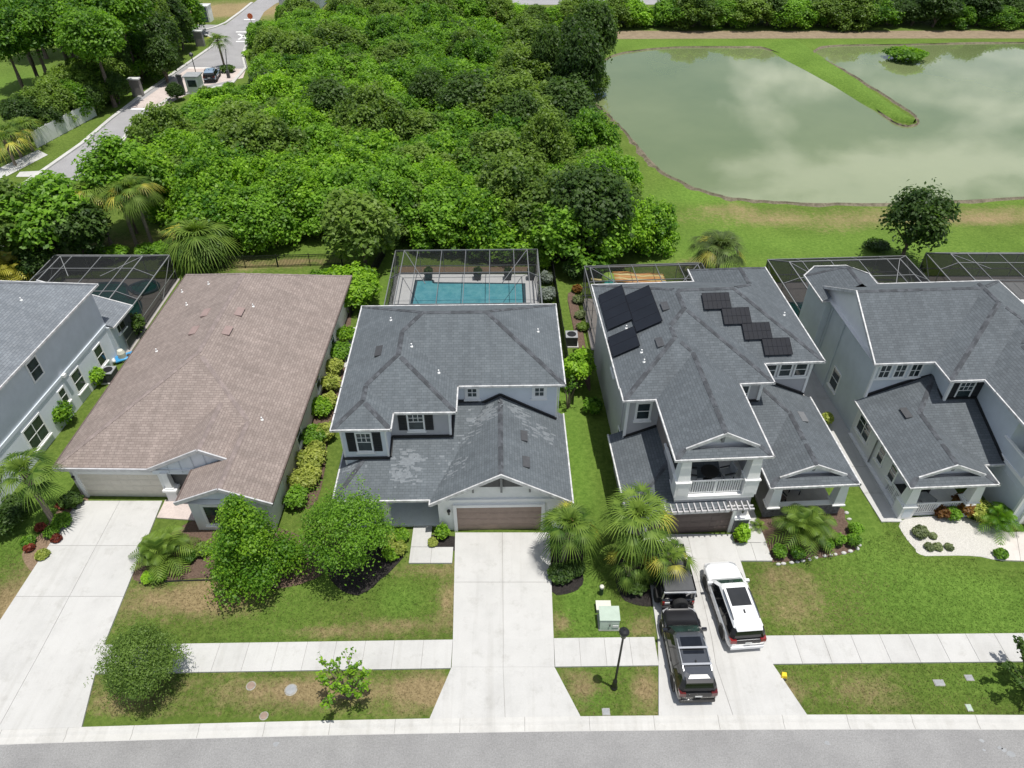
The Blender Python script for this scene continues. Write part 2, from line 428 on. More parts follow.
class RP:
    """one convex roof body: eave sides (normal, offset, slope) and plain sides (slope None)"""
    def __init__(s, sides, z, gable=None, trim=True, soffit=True, notrim=()):
        s.sides = sides; s.z = z; s.gable = gable; s.trim = trim; s.soffit = soffit; s.notrim = notrim
        s.bounds = [(nx, ny, -d) for nx, ny, d, sl in sides]
        s.planes = [(sl * nx, sl * ny, z - sl * d) for nx, ny, d, sl in sides if sl is not None]
        s.pn = [(nx, ny, d, sl) for nx, ny, d, sl in sides if sl is not None]
        p = [(-200, -200), (200, -200), (200, 200), (-200, 200)]
        for b in s.bounds: p = clip(p, b)
        s.foot = p
    def inside(s, x, y, e=0.0): return all(a * x + b * y + c >= -e for a, b, c in s.bounds)
    def h(s, x, y, e=0.0):
        if not s.inside(x, y, e): return -1e9
        return min(a * x + b * y + c for a, b, c in s.planes)
def rect(x0, x1, y0, y1, z, l, r, f, b, **k):
    return RP([(1, 0, x0, l), (-1, 0, -x1, r), (0, 1, y0, f), (0, -1, -y1, b)], z, **k)

def spans(keep, n):
    out = []; st = None
    for i in range(n):
        if keep[i] and st is None: st = i
        if (not keep[i] or i == n - 1) and st is not None:
            e = i if keep[i] else i - 1
            if e > st: out.append((st, e))
            st = None
    return out

def build_roof(house, prims, mat, capmat, trim, gablemat=None, trimw=0.085, gw=0.13):
    vs, fs, uvs = [], [], []
    for i, P in enumerate(prims):
        for k, pl in enumerate(P.planes):
            poly = P.foot
            for m, q in enumerate(P.planes):
                if m != k: poly = clip(poly, (q[0] - pl[0], q[1] - pl[1], q[2] - pl[2]))
            pieces = [poly] if area(poly) > 1e-4 else []
            for j, Q in enumerate(prims):
                if j == i: continue
                eps = -1e-4 if j < i else 1e-4
                conds = list(Q.bounds) + [(q[0] - pl[0], q[1] - pl[1], q[2] - pl[2] - eps) for q in Q.planes]
                nxt = []
                for pc in pieces:
                    rem = pc
                    for f in conds:
                        o = clip(rem, (-f[0], -f[1], -f[2]))
                        if area(o) > 1e-3: nxt.append(o)
                        rem = clip(rem, f)
                        if area(rem) < 1e-3: rem = None; break
                pieces = nxt
            nx, ny, d, sl = P.pn[k]; sc = math.sqrt(1 + sl * sl)
            for pc in pieces:
                b = len(vs); vs += [(x, y, pl[0] * x + pl[1] * y + pl[2]) for x, y in pc]
                fs.append(tuple(range(b, b + len(pc))))
                uvs.append([(-ny * x + nx * y + 3.7 * k + 11.3 * i, (nx * x + ny * y - d) * sc) for x, y in pc])
    roof = mesh_obj('roof', vs, fs, mat, house, uvs)
    caps = MB(); gut = MB(); sof = MB(); seen, zs, par = {}, {}, {}
    def others(x, y, i, e=0.0): return max([Q.h(x, y, e) for j, Q in enumerate(prims) if j != i] + [-1e9])
    for i, P in enumerate(prims):
        # ridge and hip caps
        for k in range(len(P.planes)):
            for m in range(k + 1, len(P.planes)):
                a, b = P.planes[k], P.planes[m]
                f = (a[0] - b[0], a[1] - b[1], a[2] - b[2]); L = math.hypot(f[0], f[1])
                if L < 1e-6: continue
                p0 = (-f[0] * f[2] / L / L, -f[1] * f[2] / L / L); dr = (-f[1] / L, f[0] / L)
                t0, t1 = -300.0, 300.0
                for g in list(P.bounds) + [(q[0] - a[0], q[1] - a[1], q[2] - a[2]) for n_, q in enumerate(P.planes) if n_ not in (k, m)]:
                    den = g[0] * dr[0] + g[1] * dr[1]; val = g[0] * p0[0] + g[1] * p0[1] + g[2]
                    if abs(den) < 1e-9:
                        if val < -1e-6: t1 = t0
                    elif den > 0: t0 = max(t0, -val / den)
                    else: t1 = min(t1, -val / den)
                if t1 - t0 < 0.3: continue
                n = max(3, int((t1 - t0) / 0.24)); pts = []
                for q in range(n + 1):
                    t = t0 + (t1 - t0) * q / n; x, y = p0[0] + dr[0] * t, p0[1] + dr[1] * t
                    pts.append((x, y, a[0] * x + a[1] * y + a[2]))
                up = pts[-1][2] > pts[0][2] + 0.05
                U = lambda X, Y: max(Q.h(X, Y, 1e-3) for Q in prims)
                ax, ay = -dr[1] * .12, dr[0] * .12
                keep = []
                for x, y, z in pts:
                    ok = U(x, y) < z + 0.012 and U(x + ax, y + ay) + U(x - ax, y - ay) < 2 * z - 0.03
                    ky_ = (round(x / .3), round(y / .3))
                    if ok and any((ky_[0] + u_, ky_[1] + v_) in seen and seen[(ky_[0] + u_, ky_[1] + v_)] != (i, k, m) for u_ in (-1, 0, 1) for v_ in (-1, 0, 1) if abs(z - zs.get((ky_[0] + u_, ky_[1] + v_), 99)) < .05 and par.get((ky_[0] + u_, ky_[1] + v_), 0) > -1 and abs(par[(ky_[0] + u_, ky_[1] + v_)] * 1.0 - abs(dr[0])) < .02): ok = False
                    keep.append(ok)
                for (x, y, z), ok in zip(pts, keep):
                    if ok: q_ = (round(x / .3), round(y / .3)); seen[q_] = (i, k, m); zs[q_] = z; par[q_] = abs(dr[0])
                caps = MB()
                for q in range(n):
                    if not (keep[q] and keep[q + 1]): continue
                    s, e = Vector(pts[q]), Vector(pts[q + 1])
                    dd = (e - s).normalized(); w = 0.15
                    an = Vector((-dd.y, dd.x, 0)).normalized()
                    def hh(pt): return P.h(pt.x, pt.y, 1)
                    for sg in (-1, 1):
                        A = s - dd * 0.03; B = e + dd * 0.03
                        A1 = A + an * w * sg; B1 = B + an * w * sg
                        za = min(pl[0] * A1.x + pl[1] * A1.y + pl[2] for pl in P.planes); zb = min(pl[0] * B1.x + pl[1] * B1.y + pl[2] for pl in P.planes)
                        la, lb = (0.012, 0.035) if q % 2 else (0.035, 0.012)
                        caps.add([(A.x, A.y, A.z + la), (B.x, B.y, B.z + lb), (B1.x, B1.y, zb + lb), (A1.x, A1.y, za + la)], [(0, 1, 2, 3)])
                        caps.add([(A1.x, A1.y, za + la), (B1.x, B1.y, zb + lb), (B1.x, B1.y, zb), (A1.x, A1.y, za)], [(0, 1, 2, 3)])
                if caps.f: caps.build('ridge_cap', capmat, roof)
        # eaves and rakes
        fp = P.foot; n = len(fp); a_ = area(fp)
        for e in range(n):
            p, q = fp[e], fp[(e + 1) % n]
            L = math.hypot(q[0] - p[0], q[1] - p[1])
            if L < 0.2: continue
            dx, dy = (q[0] - p[0]) / L, (q[1] - p[1]) / L
            ox, oy = (dy, -dx) if a_ > 0 else (-dy, dx)
            side = min(range(len(P.sides)), key=lambda s_: abs(P.sides[s_][0] * (p[0] + q[0]) / 2 + P.sides[s_][1] * (p[1] + q[1]) / 2 - P.sides[s_][2]))
            nx, ny, d, sl = P.sides[side]
            if not P.trim or side in P.notrim: continue
            ns = max(4, int(L / 0.05)); pts = []; keep = []
            for s in range(ns + 1):
                x, y = p[0] + dx * L * s / ns, p[1] + dy * L * s / ns
                z = P.z if sl is not None else P.h(x - ox * 1e-3, y - oy * 1e-3, 2e-3)
                pts.append((x, y, z))
                k = True
                if others(x + ox * 0.04, y + oy * 0.04, i) > z - 0.06: k = False
                xi, yi = x - ox * 0.02, y - oy * 0.02
                for j in range(len(prims)):
                    if j == i or not k: continue
                    hj = prims[j].h(xi, yi)
                    if hj > z + 0.03 + 0.0 * (j < i) and sl is None: k = False
                    if j < i and abs(hj - P.h(xi, yi, 1)) < 0.02 and not prims[j].inside(x + ox * 0.04, y + oy * 0.04): k = False
                keep.append(k)
            for s, t in spans(keep, ns + 1):
                if sl is not None:
                    A, B = pts[s], pts[t]; w = trimw
                    g0 = 0.004 * i
                    ex0 = w if s == 0 else 0; ex1 = w if t == ns else 0
                    a0 = (A[0] - dx * ex0 * 0.98, A[1] - dy * ex0 * 0.98); b0 = (B[0] + dx * ex1 * 0.98, B[1] + dy * ex1 * 0.98)
                    ring = [(a0[0] + ox * g0, a0[1] + oy * g0), (b0[0] + ox * g0, b0[1] + oy * g0), (b0[0] + ox * (w + g0), b0[1] + oy * (w + g0)), (a0[0] + ox * (w + g0), a0[1] + oy * (w + g0))]
                    zt = P.z + 0.012 + 0.002 * (e % 3); zb = P.z - gw
                    gut.hexa([(x, y, zb) for x, y in ring] + [(x, y, zt) for x, y in ring])
                else:
                    idx = [s, t]
                    ap = max(range(s, t + 1), key=lambda r_: pts[r_][2])
                    if s < ap < t: idx = [s, ap, t]
                    for r0, r1 in zip(idx[:-1], idx[1:]):
                        A, B = pts[r0], pts[r1]; w = 0.06
                        ring = [(A[0] - ox * w * 0.5, A[1] - oy * w * 0.5, A[2]), (B[0] - ox * w * 0.5, B[1] - oy * w * 0.5, B[2]), (B[0] + ox * w, B[1] + oy * w, B[2]), (A[0] + ox * w, A[1] + oy * w, A[2])]
                        gut.hexa([(x, y, z - 0.19) for x, y, z in ring] + [(x, y, z + 0.035) for x, y, z in ring])
            if sl is None and P.gable and side in P.gable:
                inset, zb = P.gable[side]
                m_ = 24; top = []; bot = []; gab = MB()
                for s in range(m_ + 1):
                    x, y = p[0] + dx * L * s / m_ - ox * inset, p[1] + dy * L * s / m_ - oy * inset
                    zz = P.h(x, y, 1e-3) - 0.06
                    if zz > zb: top.append((x, y, zz)); bot.append((x, y, zb))
                for s in range(len(top) - 1):
                    T = [bot[s], bot[s + 1], top[s + 1], top[s]]
                    bk = [(x - ox * 0.12, y - oy * 0.12, z) for x, y, z in T]
                    gab.hexa([T[0], T[1], bk[1], bk[0], T[3], T[2], bk[2], bk[3]])
                if gab.f: gab.build('gable_wall', gablemat or trim, house)
        if P.soffit:
            ins = 0.004 * i + 0.002; zz = P.z - 0.11 - 0.003 * i
            c = (sum(x for x, y in fp) / n, sum(y for x, y in fp) / n)
            pf = [(x + (c[0] - x) * ins * 0.3, y + (c[1] - y) * ins * 0.3) for x, y in fp]
            sof.add([(x, y, zz) for x, y in pf], [tuple(range(len(pf)))])
    if gut.f: gut.build('gutter', trim, roof)
    if sof.f: sof.build('soffit', M['white'], roof)
    return roof

def roof_at(prims, x, y):
    z = max(P.h(x, y) for P in prims)
    for P in prims:
        if abs(P.h(x, y) - z) < 1e-6:
            pl = min(P.planes, key=lambda q: q[0] * x + q[1] * y + q[2]); return z, pl
def roof_vent(roof, prims, x, y, mat, L=0.9, W=0.42, along=None):
    z, pl = roof_at(prims, x, y)
    g = Vector((pl[0], pl[1], 0)); t = Vector((-g.y, g.x, 0)).normalized(); up = Vector((g.x, g.y, g.length_squared)).normalized()
    nn = t.cross(up).normalized()
    if nn.z < 0: nn = -nn
    c = Vector((x, y, z)); b = MB()
    lo = c - up * W / 2; hi = c + up * W / 2
    P8 = [lo - t * L / 2 , lo + t * L / 2, hi + t * L / 2, hi - t * L / 2]
    b.hexa([*P8, P8[0] + nn * 0.14, P8[1] + nn * 0.14, P8[2] + nn * 0.03, P8[3] + nn * 0.03])
    b.build('roof_vent', mat, roof)
def vent_pipe(roof, prims, x, y, h=0.22):
    z, pl = roof_at(prims, x, y)
    MB().lathe([(0.10, -0.05), (0.09, 0.03), (0.045, 0.05), (0.045, h), (0.02, h)], x, y, z, 10).build('vent_pipe', M['white'], roof)
def roof_panel(roof, prims, x, y, w, l, mat, rows=1, cols=1, name='solar_panel', lift=0.12, th=0.045):
    """w along the eave, l up the slope, seated on the slope under (x, y)"""
    z, pl = roof_at(prims, x, y)
    g = Vector((pl[0], pl[1], 0)); t = Vector((-g.y, g.x, 0)).normalized(); up = Vector((g.x, g.y, g.length_squared)).normalized()
    nn = t.cross(up).normalized()
    if nn.z < 0: nn = -nn
    c = Vector((x, y, z)) + nn * lift; b = MB()
    p = [c - t * w / 2 - up * l / 2, c + t * w / 2 - up * l / 2, c + t * w / 2 + up * l / 2, c - t * w / 2 + up * l / 2]
    b.hexa(p + [q + nn * th for q in p])
    pan = b.build(name, mat, roof)
    f = MB()
    for r in range(cols + 1):
        o = t * (-w / 2 + w * r / cols); f.beam(c + o - up * l / 2 + nn * (th + 0.003), c + o + up * l / 2 + nn * (th + 0.003), 0.018, 0.012, nn)
    for r in range(rows + 1):
        o = up * (-l / 2 + l * r / rows); f.beam(c + o - t * w / 2 + nn * (th + 0.004), c + o + t * w / 2 + nn * (th + 0.004), 0.018, 0.012, nn)
    for s in (-1, 1):
        f.beam(c + t * s * w * 0.35 - up * (l / 2 + 0.06) - nn * 0.01, c + t * s * w * 0.35 + up * l * 0.45 - nn * 0.01, 0.06, 0.05, nn)
    fm = f.build('mounting_rail', M['solar_line'], roof)
    return pan

# ------------------------------------------------------------------ house details
def frame_of(d, x, y, z):
    """local wall frame: u along the wall, w outwards, v up"""
    if d == 'front': return lambda p: (x + p[0], y - p[1], z + p[2])
    if d == 'left': return lambda p: (x - p[1], y - p[0], z + p[2])
    if d == 'right': return lambda p: (x + p[1], y + p[0], z + p[2])
    return lambda p: (x - p[0], y + p[1], z + p[2])
def window(house, d, x, y, z, w, h, cols=1, rows=2, trim=0.12, shutters=0.0, sill=True, glass='glass', upper=None, mat='white'):
    """z = middle height; w, h = glass size"""
    f = frame_of(d, x, y, z)
    b = MB(); T = trim
    b.box(-w / 2 - T, w / 2 + T, 0.0, 0.06, h / 2, h / 2 + T * 1.1, f)
    b.box(-w / 2 - T, w / 2 + T, 0.0, 0.06, -h / 2 - T, -h / 2, f)
    b.box(-w / 2 - T, -w / 2, 0.0, 0.057, -h / 2, h / 2, f); b.box(w / 2, w / 2 + T, 0.0, 0.057, -h / 2, h / 2, f)
    for c in range(1, cols):
        u = -w / 2 + w * c / cols; b.box(u - 0.022, u + 0.022, 0.01, 0.05, -h / 2, h / 2, f)
    for r in range(1, rows):
        v = -h / 2 + h * r / rows; b.box(-w / 2, w / 2, 0.01, 0.047, v - 0.022, v + 0.022, f)
    if upper:                                     # glazing bars in the upper sash
        for c in range(1, upper[0]):
            u = -w / 2 + w * c / upper[0]; b.box(u - 0.018, u + 0.018, 0.01, 0.044, 0, h / 2, f)
        for r in range(1, upper[1]):
            v = h / 2 * r / upper[1]; b.box(-w / 2, w / 2, 0.01, 0.041, v - 0.018, v + 0.018, f)
    o = b.build('window', M[mat], house)
    MB().box(-w / 2, w / 2, 0.0, 0.025, -h / 2, h / 2, f).build('pane', M[glass], o)
    if sill: MB().box(-w / 2 - T - 0.06, w / 2 + T + 0.06, 0.0, 0.14, -h / 2 - T - 0.1, -h / 2 - T - 0.003, f).build('sill', M[mat], o)
    if shutters:
        for s in (-1, 1):
            sb = MB(); u0 = s * (w / 2 + T + 0.03 + shutters / 2)
            sb.box(u0 - shutters / 2, u0 + shutters / 2, 0, 0.05, -h / 2 - 0.06, h / 2 + 0.08, f)
            for k in range(9):
                v = -h / 2 + h * (k + 0.5) / 9
                sb.box(u0 - shutters / 2 + 0.05, u0 + shutters / 2 - 0.05, 0.05, 0.07, v - 0.04, v + 0.03, f)
            sb.build('shutter', M['shutter'], house)
    return o
def garage_door(house, x0, x1, y, z1, mat, trim='white', tw=0.2):
    b = MB(); n = 4
    for k in range(n):
        za, zb = 0.02 + (z1 - 0.02) * k / n, 0.02 + (z1 - 0.02) * (k + 1) / n
        b.box(x0, x1, y, y + 0.05, za, zb - 0.015)
        for c in range(8):
            xa = x0 + (x1 - x0) * (c + 0.12) / 8; xb = x0 + (x1 - x0) * (c + 0.88) / 8
            b.box(xa, xb, y - 0.012, y, za + 0.1, zb - 0.11)
    b.box(x0, x1, y + 0.03, y + 0.06, 0, z1)
    g = b.build('garage_door', M[mat], house)
    t = MB()
    t.box(x0 - tw, x0, y - 0.1, y + 0.04, 0, z1 + tw); t.box(x1, x1 + tw, y - 0.1, y + 0.04, 0, z1 + tw); t.box(x0, x1, y - 0.103, y + 0.037, z1, z1 + tw + 0.003)
    t.build('door_frame', M[trim], g)
    return g
def wall_box(house, x0, x1, y0, y1, z0, z1, mat, name='wall'):
    return MB().box(x0, x1, y0, y1, z0, z1).build(name, M[mat], house)
def wall_lamp(house, x, y, z):
    b = MB(); b.box(x - 0.05, x + 0.05, y - 0.05, y, z - 0.1, z + 0.12); b.lathe([(0.02, 0.22), (0.11, 0.16), (0.11, 0.13)], x, y - 0.16, z, 8)
    b.box(x - 0.012, x + 0.012, y - 0.17, y, z + 0.1, z + 0.13)
    b.build('wall_lamp', M['black'], house)
    return MB().lathe([(0.085, 0.13), (0.065, -0.14), (0.03, -0.17)], x, y - 0.16, z, 8).build('lamp_glass', M['lamp_lens'], house)
def tapered_column(house, x, y, z0, z1, wb, wt, mat='white', cap=True):
    b = MB()
    b.hexa([(x - wb, y - wb, z0), (x + wb, y - wb, z0), (x + wb, y + wb, z0), (x - wb, y + wb, z0), (x - wt, y - wt, z1), (x + wt, y - wt, z1), (x + wt, y + wt, z1), (x - wt, y + wt, z1)])
    if cap:
        b.box(x - wt - 0.06, x + wt + 0.06, y - wt - 0.06, y + wt + 0.06, z1 - 0.14, z1 - 0.003)
        b.box(x - wb - 0.05, x + wb + 0.05, y - wb - 0.05, y + wb + 0.05, z0, z0 + 0.1)
    return b.build('column', M[mat], house)
def railing(house, p, q, z0, z1, mat='white', step=0.13):
    b = MB(); p = Vector((*p, 0)); q = Vector((*q, 0)); L = (q - p).length; d = (q - p) / L
    b.beam(p + Vector((0, 0, z1)), q + Vector((0, 0, z1)), 0.09, 0.07); b.beam(p + Vector((0, 0, z0 + 0.1)), q + Vector((0, 0, z0 + 0.1)), 0.06, 0.07)
    n = int(L / step)
    for k in range(1, n):
        c = p + d * L * k / n; b.box(c.x - 0.026, c.x + 0.026, c.y - 0.026, c.y + 0.026, z0 + 0.1, z1)
    c = (p + q) / 2; b.box(c.x - 0.055, c.x + 0.055, c.y - 0.055, c.y + 0.055, z0, z1 + 0.02)
    return b.build('railing', M[mat], house)
def downpipe(house, pts, mat='white'):
    MB().tube(pts, 0.05, 6).build('downpipe', M[mat], house)
# ------------------------------------------------------------------ house with the grey shingle roof and black shutters
def house_shutters():
    h = thing('suburban_house', 'two storey pale grey house with black shutters and one wide brown garage door', 'house', (-10, 30, 0), R(1.1))
    ze, zl = 6.2, 2.8
    up = [rect(-0.15, 13.24, 3.12, 11.85, ze, .52, .52, .56, .56), rect(-0.15, 6.76, 0.8, 8.2, ze, .52, .52, .56, None),
          rect(-0.15, 3.14, -0.58, 5, ze, .52, .52, .56, None)]
    r = build_roof(h, up, M['roof_grey'], M['cap_grey'], M['white_dirty'])
    roof_vent(r, up, 1.95, 5.2, M['alu_dark'], 1.0, 0.4)
    for x, y in ((3.97, 5.18), (5.66, 3.68), (2.37, 8.22), (11.82, 7.58)): vent_pipe(r, up, x, y)
    lo = [rect(-0.2, 9.2, -2.85, 4.2, zl, .5, .01, .29, None, trim=True, notrim=(1, 3), soffit=False),
          rect(5.32, 13.36, -3.2, 4.2, zl, .58, .58, None, None, gable={2: (0.45, 2.6)}, notrim=(3,), soffit=False)]
    lo[0].sides[1] = (-1, 0, -9.2, None); lo[0] = RP(lo[0].sides, zl, notrim=(1, 3), soffit=False)
    r2 = build_roof(h, lo, M['roof_grey'], M['cap_grey'], M['white_dirty'], M['stucco_white'])
    roof_vent(r2, lo, 10.7, 0.6, M['dark_grey'], 0.85, 0.4); roof_vent(r2, lo, 10.75, -1.5, M['dark_grey'], 0.85, 0.4)
    # pale lichen-washed shingles
    for i, (cx, cy, n) in enumerate(((3.9, -0.4, 60), (3.7, -1.2, 60), (10.4, 2.6, 40), (8.4, 2.2, 70), (7.3, 0.9, 16), (6.4, -1.0, 22), (0.5, -0.6, 20), (11.9, 1.6, 46))):
        rnd = random.Random(40 + i); b = MB()
        for k in range(n):
            x = cx + rnd.gauss(0, 0.42); y = cy + rnd.gauss(0, 0.34)
            z, pl = roof_at(lo, x, y); w = rnd.uniform(0.05, 0.2); d = rnd.uniform(0.03, 0.09)
            g = lambda X, Y: (X, Y, pl[0] * X + pl[1] * Y + pl[2] + 0.006 + 0.001 * k / n)
            b.add([g(x - w, y - d), g(x + w, y - d), g(x + w, y + d), g(x - w, y + d)], [(0, 1, 2, 3)])
        tag(b.build('weathered_shingle', M['lichen'], r2), kind='stuff')
    # walls
    wall_box(h, 0.2, 12.85, 3.5, 11.5, 0, ze - 0.05, 'stucco_light')
    wall_box(h, 0.21, 6.38, 1.15, 3.6, 0, ze - 0.06, 'siding_grey')
    wall_box(h, 0.2, 2.78, -0.2, 1.3, 0, ze - 0.07, 'stucco_light')
    wall_box(h, 5.72, 12.96, -2.8, 3.45, 0, zl - 0.05, 'stucco_white')      # garage
    wall_box(h, 0.22, 5.8, 0.0, 3.4, 0, zl, 'stucco_light')
    t = MB(); t.box(6.28, 6.42, 1.10, 1.25, 3.2, ze - 0.1); t.box(0.17, 6.40, 1.085, 1.15, ze - 0.35, ze - 0.12)
    t.box(0.16, 0.26, -0.25, -0.15, 2.8, ze - 0.1); t.box(2.70, 2.80, -0.25, -0.15, 2.8, ze - 0.1); t.box(12.78, 12.88, 3.45, 3.55, 2.8, ze - 0.1)
    t.box(5.70, 5.82, -2.85, -2.75, 0, zl - 0.1); t.box(5.72, 12.96, -2.86, -2.8, 2.55, 2.72)
    t.build_each('corner_trim', M['white'], h)
    f = MB()                                              # black beams standing for the shade where walls meet the lower roof
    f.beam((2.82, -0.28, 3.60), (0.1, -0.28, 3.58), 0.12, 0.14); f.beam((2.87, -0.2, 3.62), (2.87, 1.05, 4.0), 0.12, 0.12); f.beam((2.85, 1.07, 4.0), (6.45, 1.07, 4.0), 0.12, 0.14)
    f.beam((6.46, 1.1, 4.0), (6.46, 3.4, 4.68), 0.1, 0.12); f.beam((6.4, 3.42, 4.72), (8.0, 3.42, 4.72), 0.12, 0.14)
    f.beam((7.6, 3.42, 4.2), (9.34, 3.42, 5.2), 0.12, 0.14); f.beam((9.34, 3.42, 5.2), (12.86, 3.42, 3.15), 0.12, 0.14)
    f.build_each('wall_foot_shade', M['black'], r2)
    window(h, 'front', 1.47, -0.2, 4.85, 0.78, 1.35, 1, 2, 0.09, 0.48, upper=(3, 2))
    window(h, 'front', 4.35, 1.15, 5.15, 0.85, 1.2, 1, 2, 0.09, 0.48, upper=(3, 2))
    window(h, 'front', 7.62, 3.5, 5.35, 0.52, 0.62, 2, 2, 0.2, sill=True); window(h, 'front', 11.75, 3.5, 5.35, 0.52, 0.62, 2, 2, 0.2, sill=True)
    garage_door(h, 6.75, 11.65, -2.83, 2.12, 'garage_brown')
    wall_lamp(h, 6.3, -2.8, 1.75)
    # dark louvre bands in the big gable
    g = MB()
    g.hexa([(8.0, -2.83, 3.75), (9.28, -2.83, 3.75), (9.28, -2.75, 3.75), (8.0, -2.75, 3.75), (8.6, -2.83, 4.2), (9.28, -2.83, 4.5), (9.28, -2.75, 4.5), (8.6, -2.75, 4.2)]); g.hexa([(9.42, -2.83, 3.75), (10.7, -2.83, 3.75), (10.7, -2.75, 3.75), (9.42, -2.75, 3.75), (9.42, -2.83, 4.5), (10.1, -2.83, 4.2), (10.1, -2.75, 4.2), (9.42, -2.75, 4.5)])
    g.build_each('gable_louvre', M['dark_grey'], h)
    g = MB()
    for u in (7.75, 9.35, 10.95): g.box(u - 0.06, u + 0.06, -3.0, -2.78, 3.45, 4.0 if u != 9.35 else 4.7)
    g.build_each('gable_bracket', M['alu_white'], h)
    wall_box(h, 0.1, 5.72, -2.5, 0.0, 0, 0.14, 'porch_floor', 'porch_floor')
    tapered_column(h, 0.45, -2.3, 0.14, zl - 0.1, 0.2, 0.17); tapered_column(h, 2.6, -2.3, 0.14, zl - 0.1, 0.2, 0.17)
    MB().box(0.2, 5.75, -2.45, -2.2, zl - 0.42, zl - 0.12).build('porch_beam', M['white'], h)
    d = MB().box(4.2, 5.2, -0.06, 0.0, 0.14, 2.2).build('front_door', M['door_wood'], h)
    MB().sphere((5.1, -0.1, 1.1), 0.04, 6, 5).build('handle', M['silver'], d)
    downpipe(h, [(13.0, 3.5, 6.0), (12.95, 3.45, 5.8), (12.95, 3.45, 0.1)])
    return h

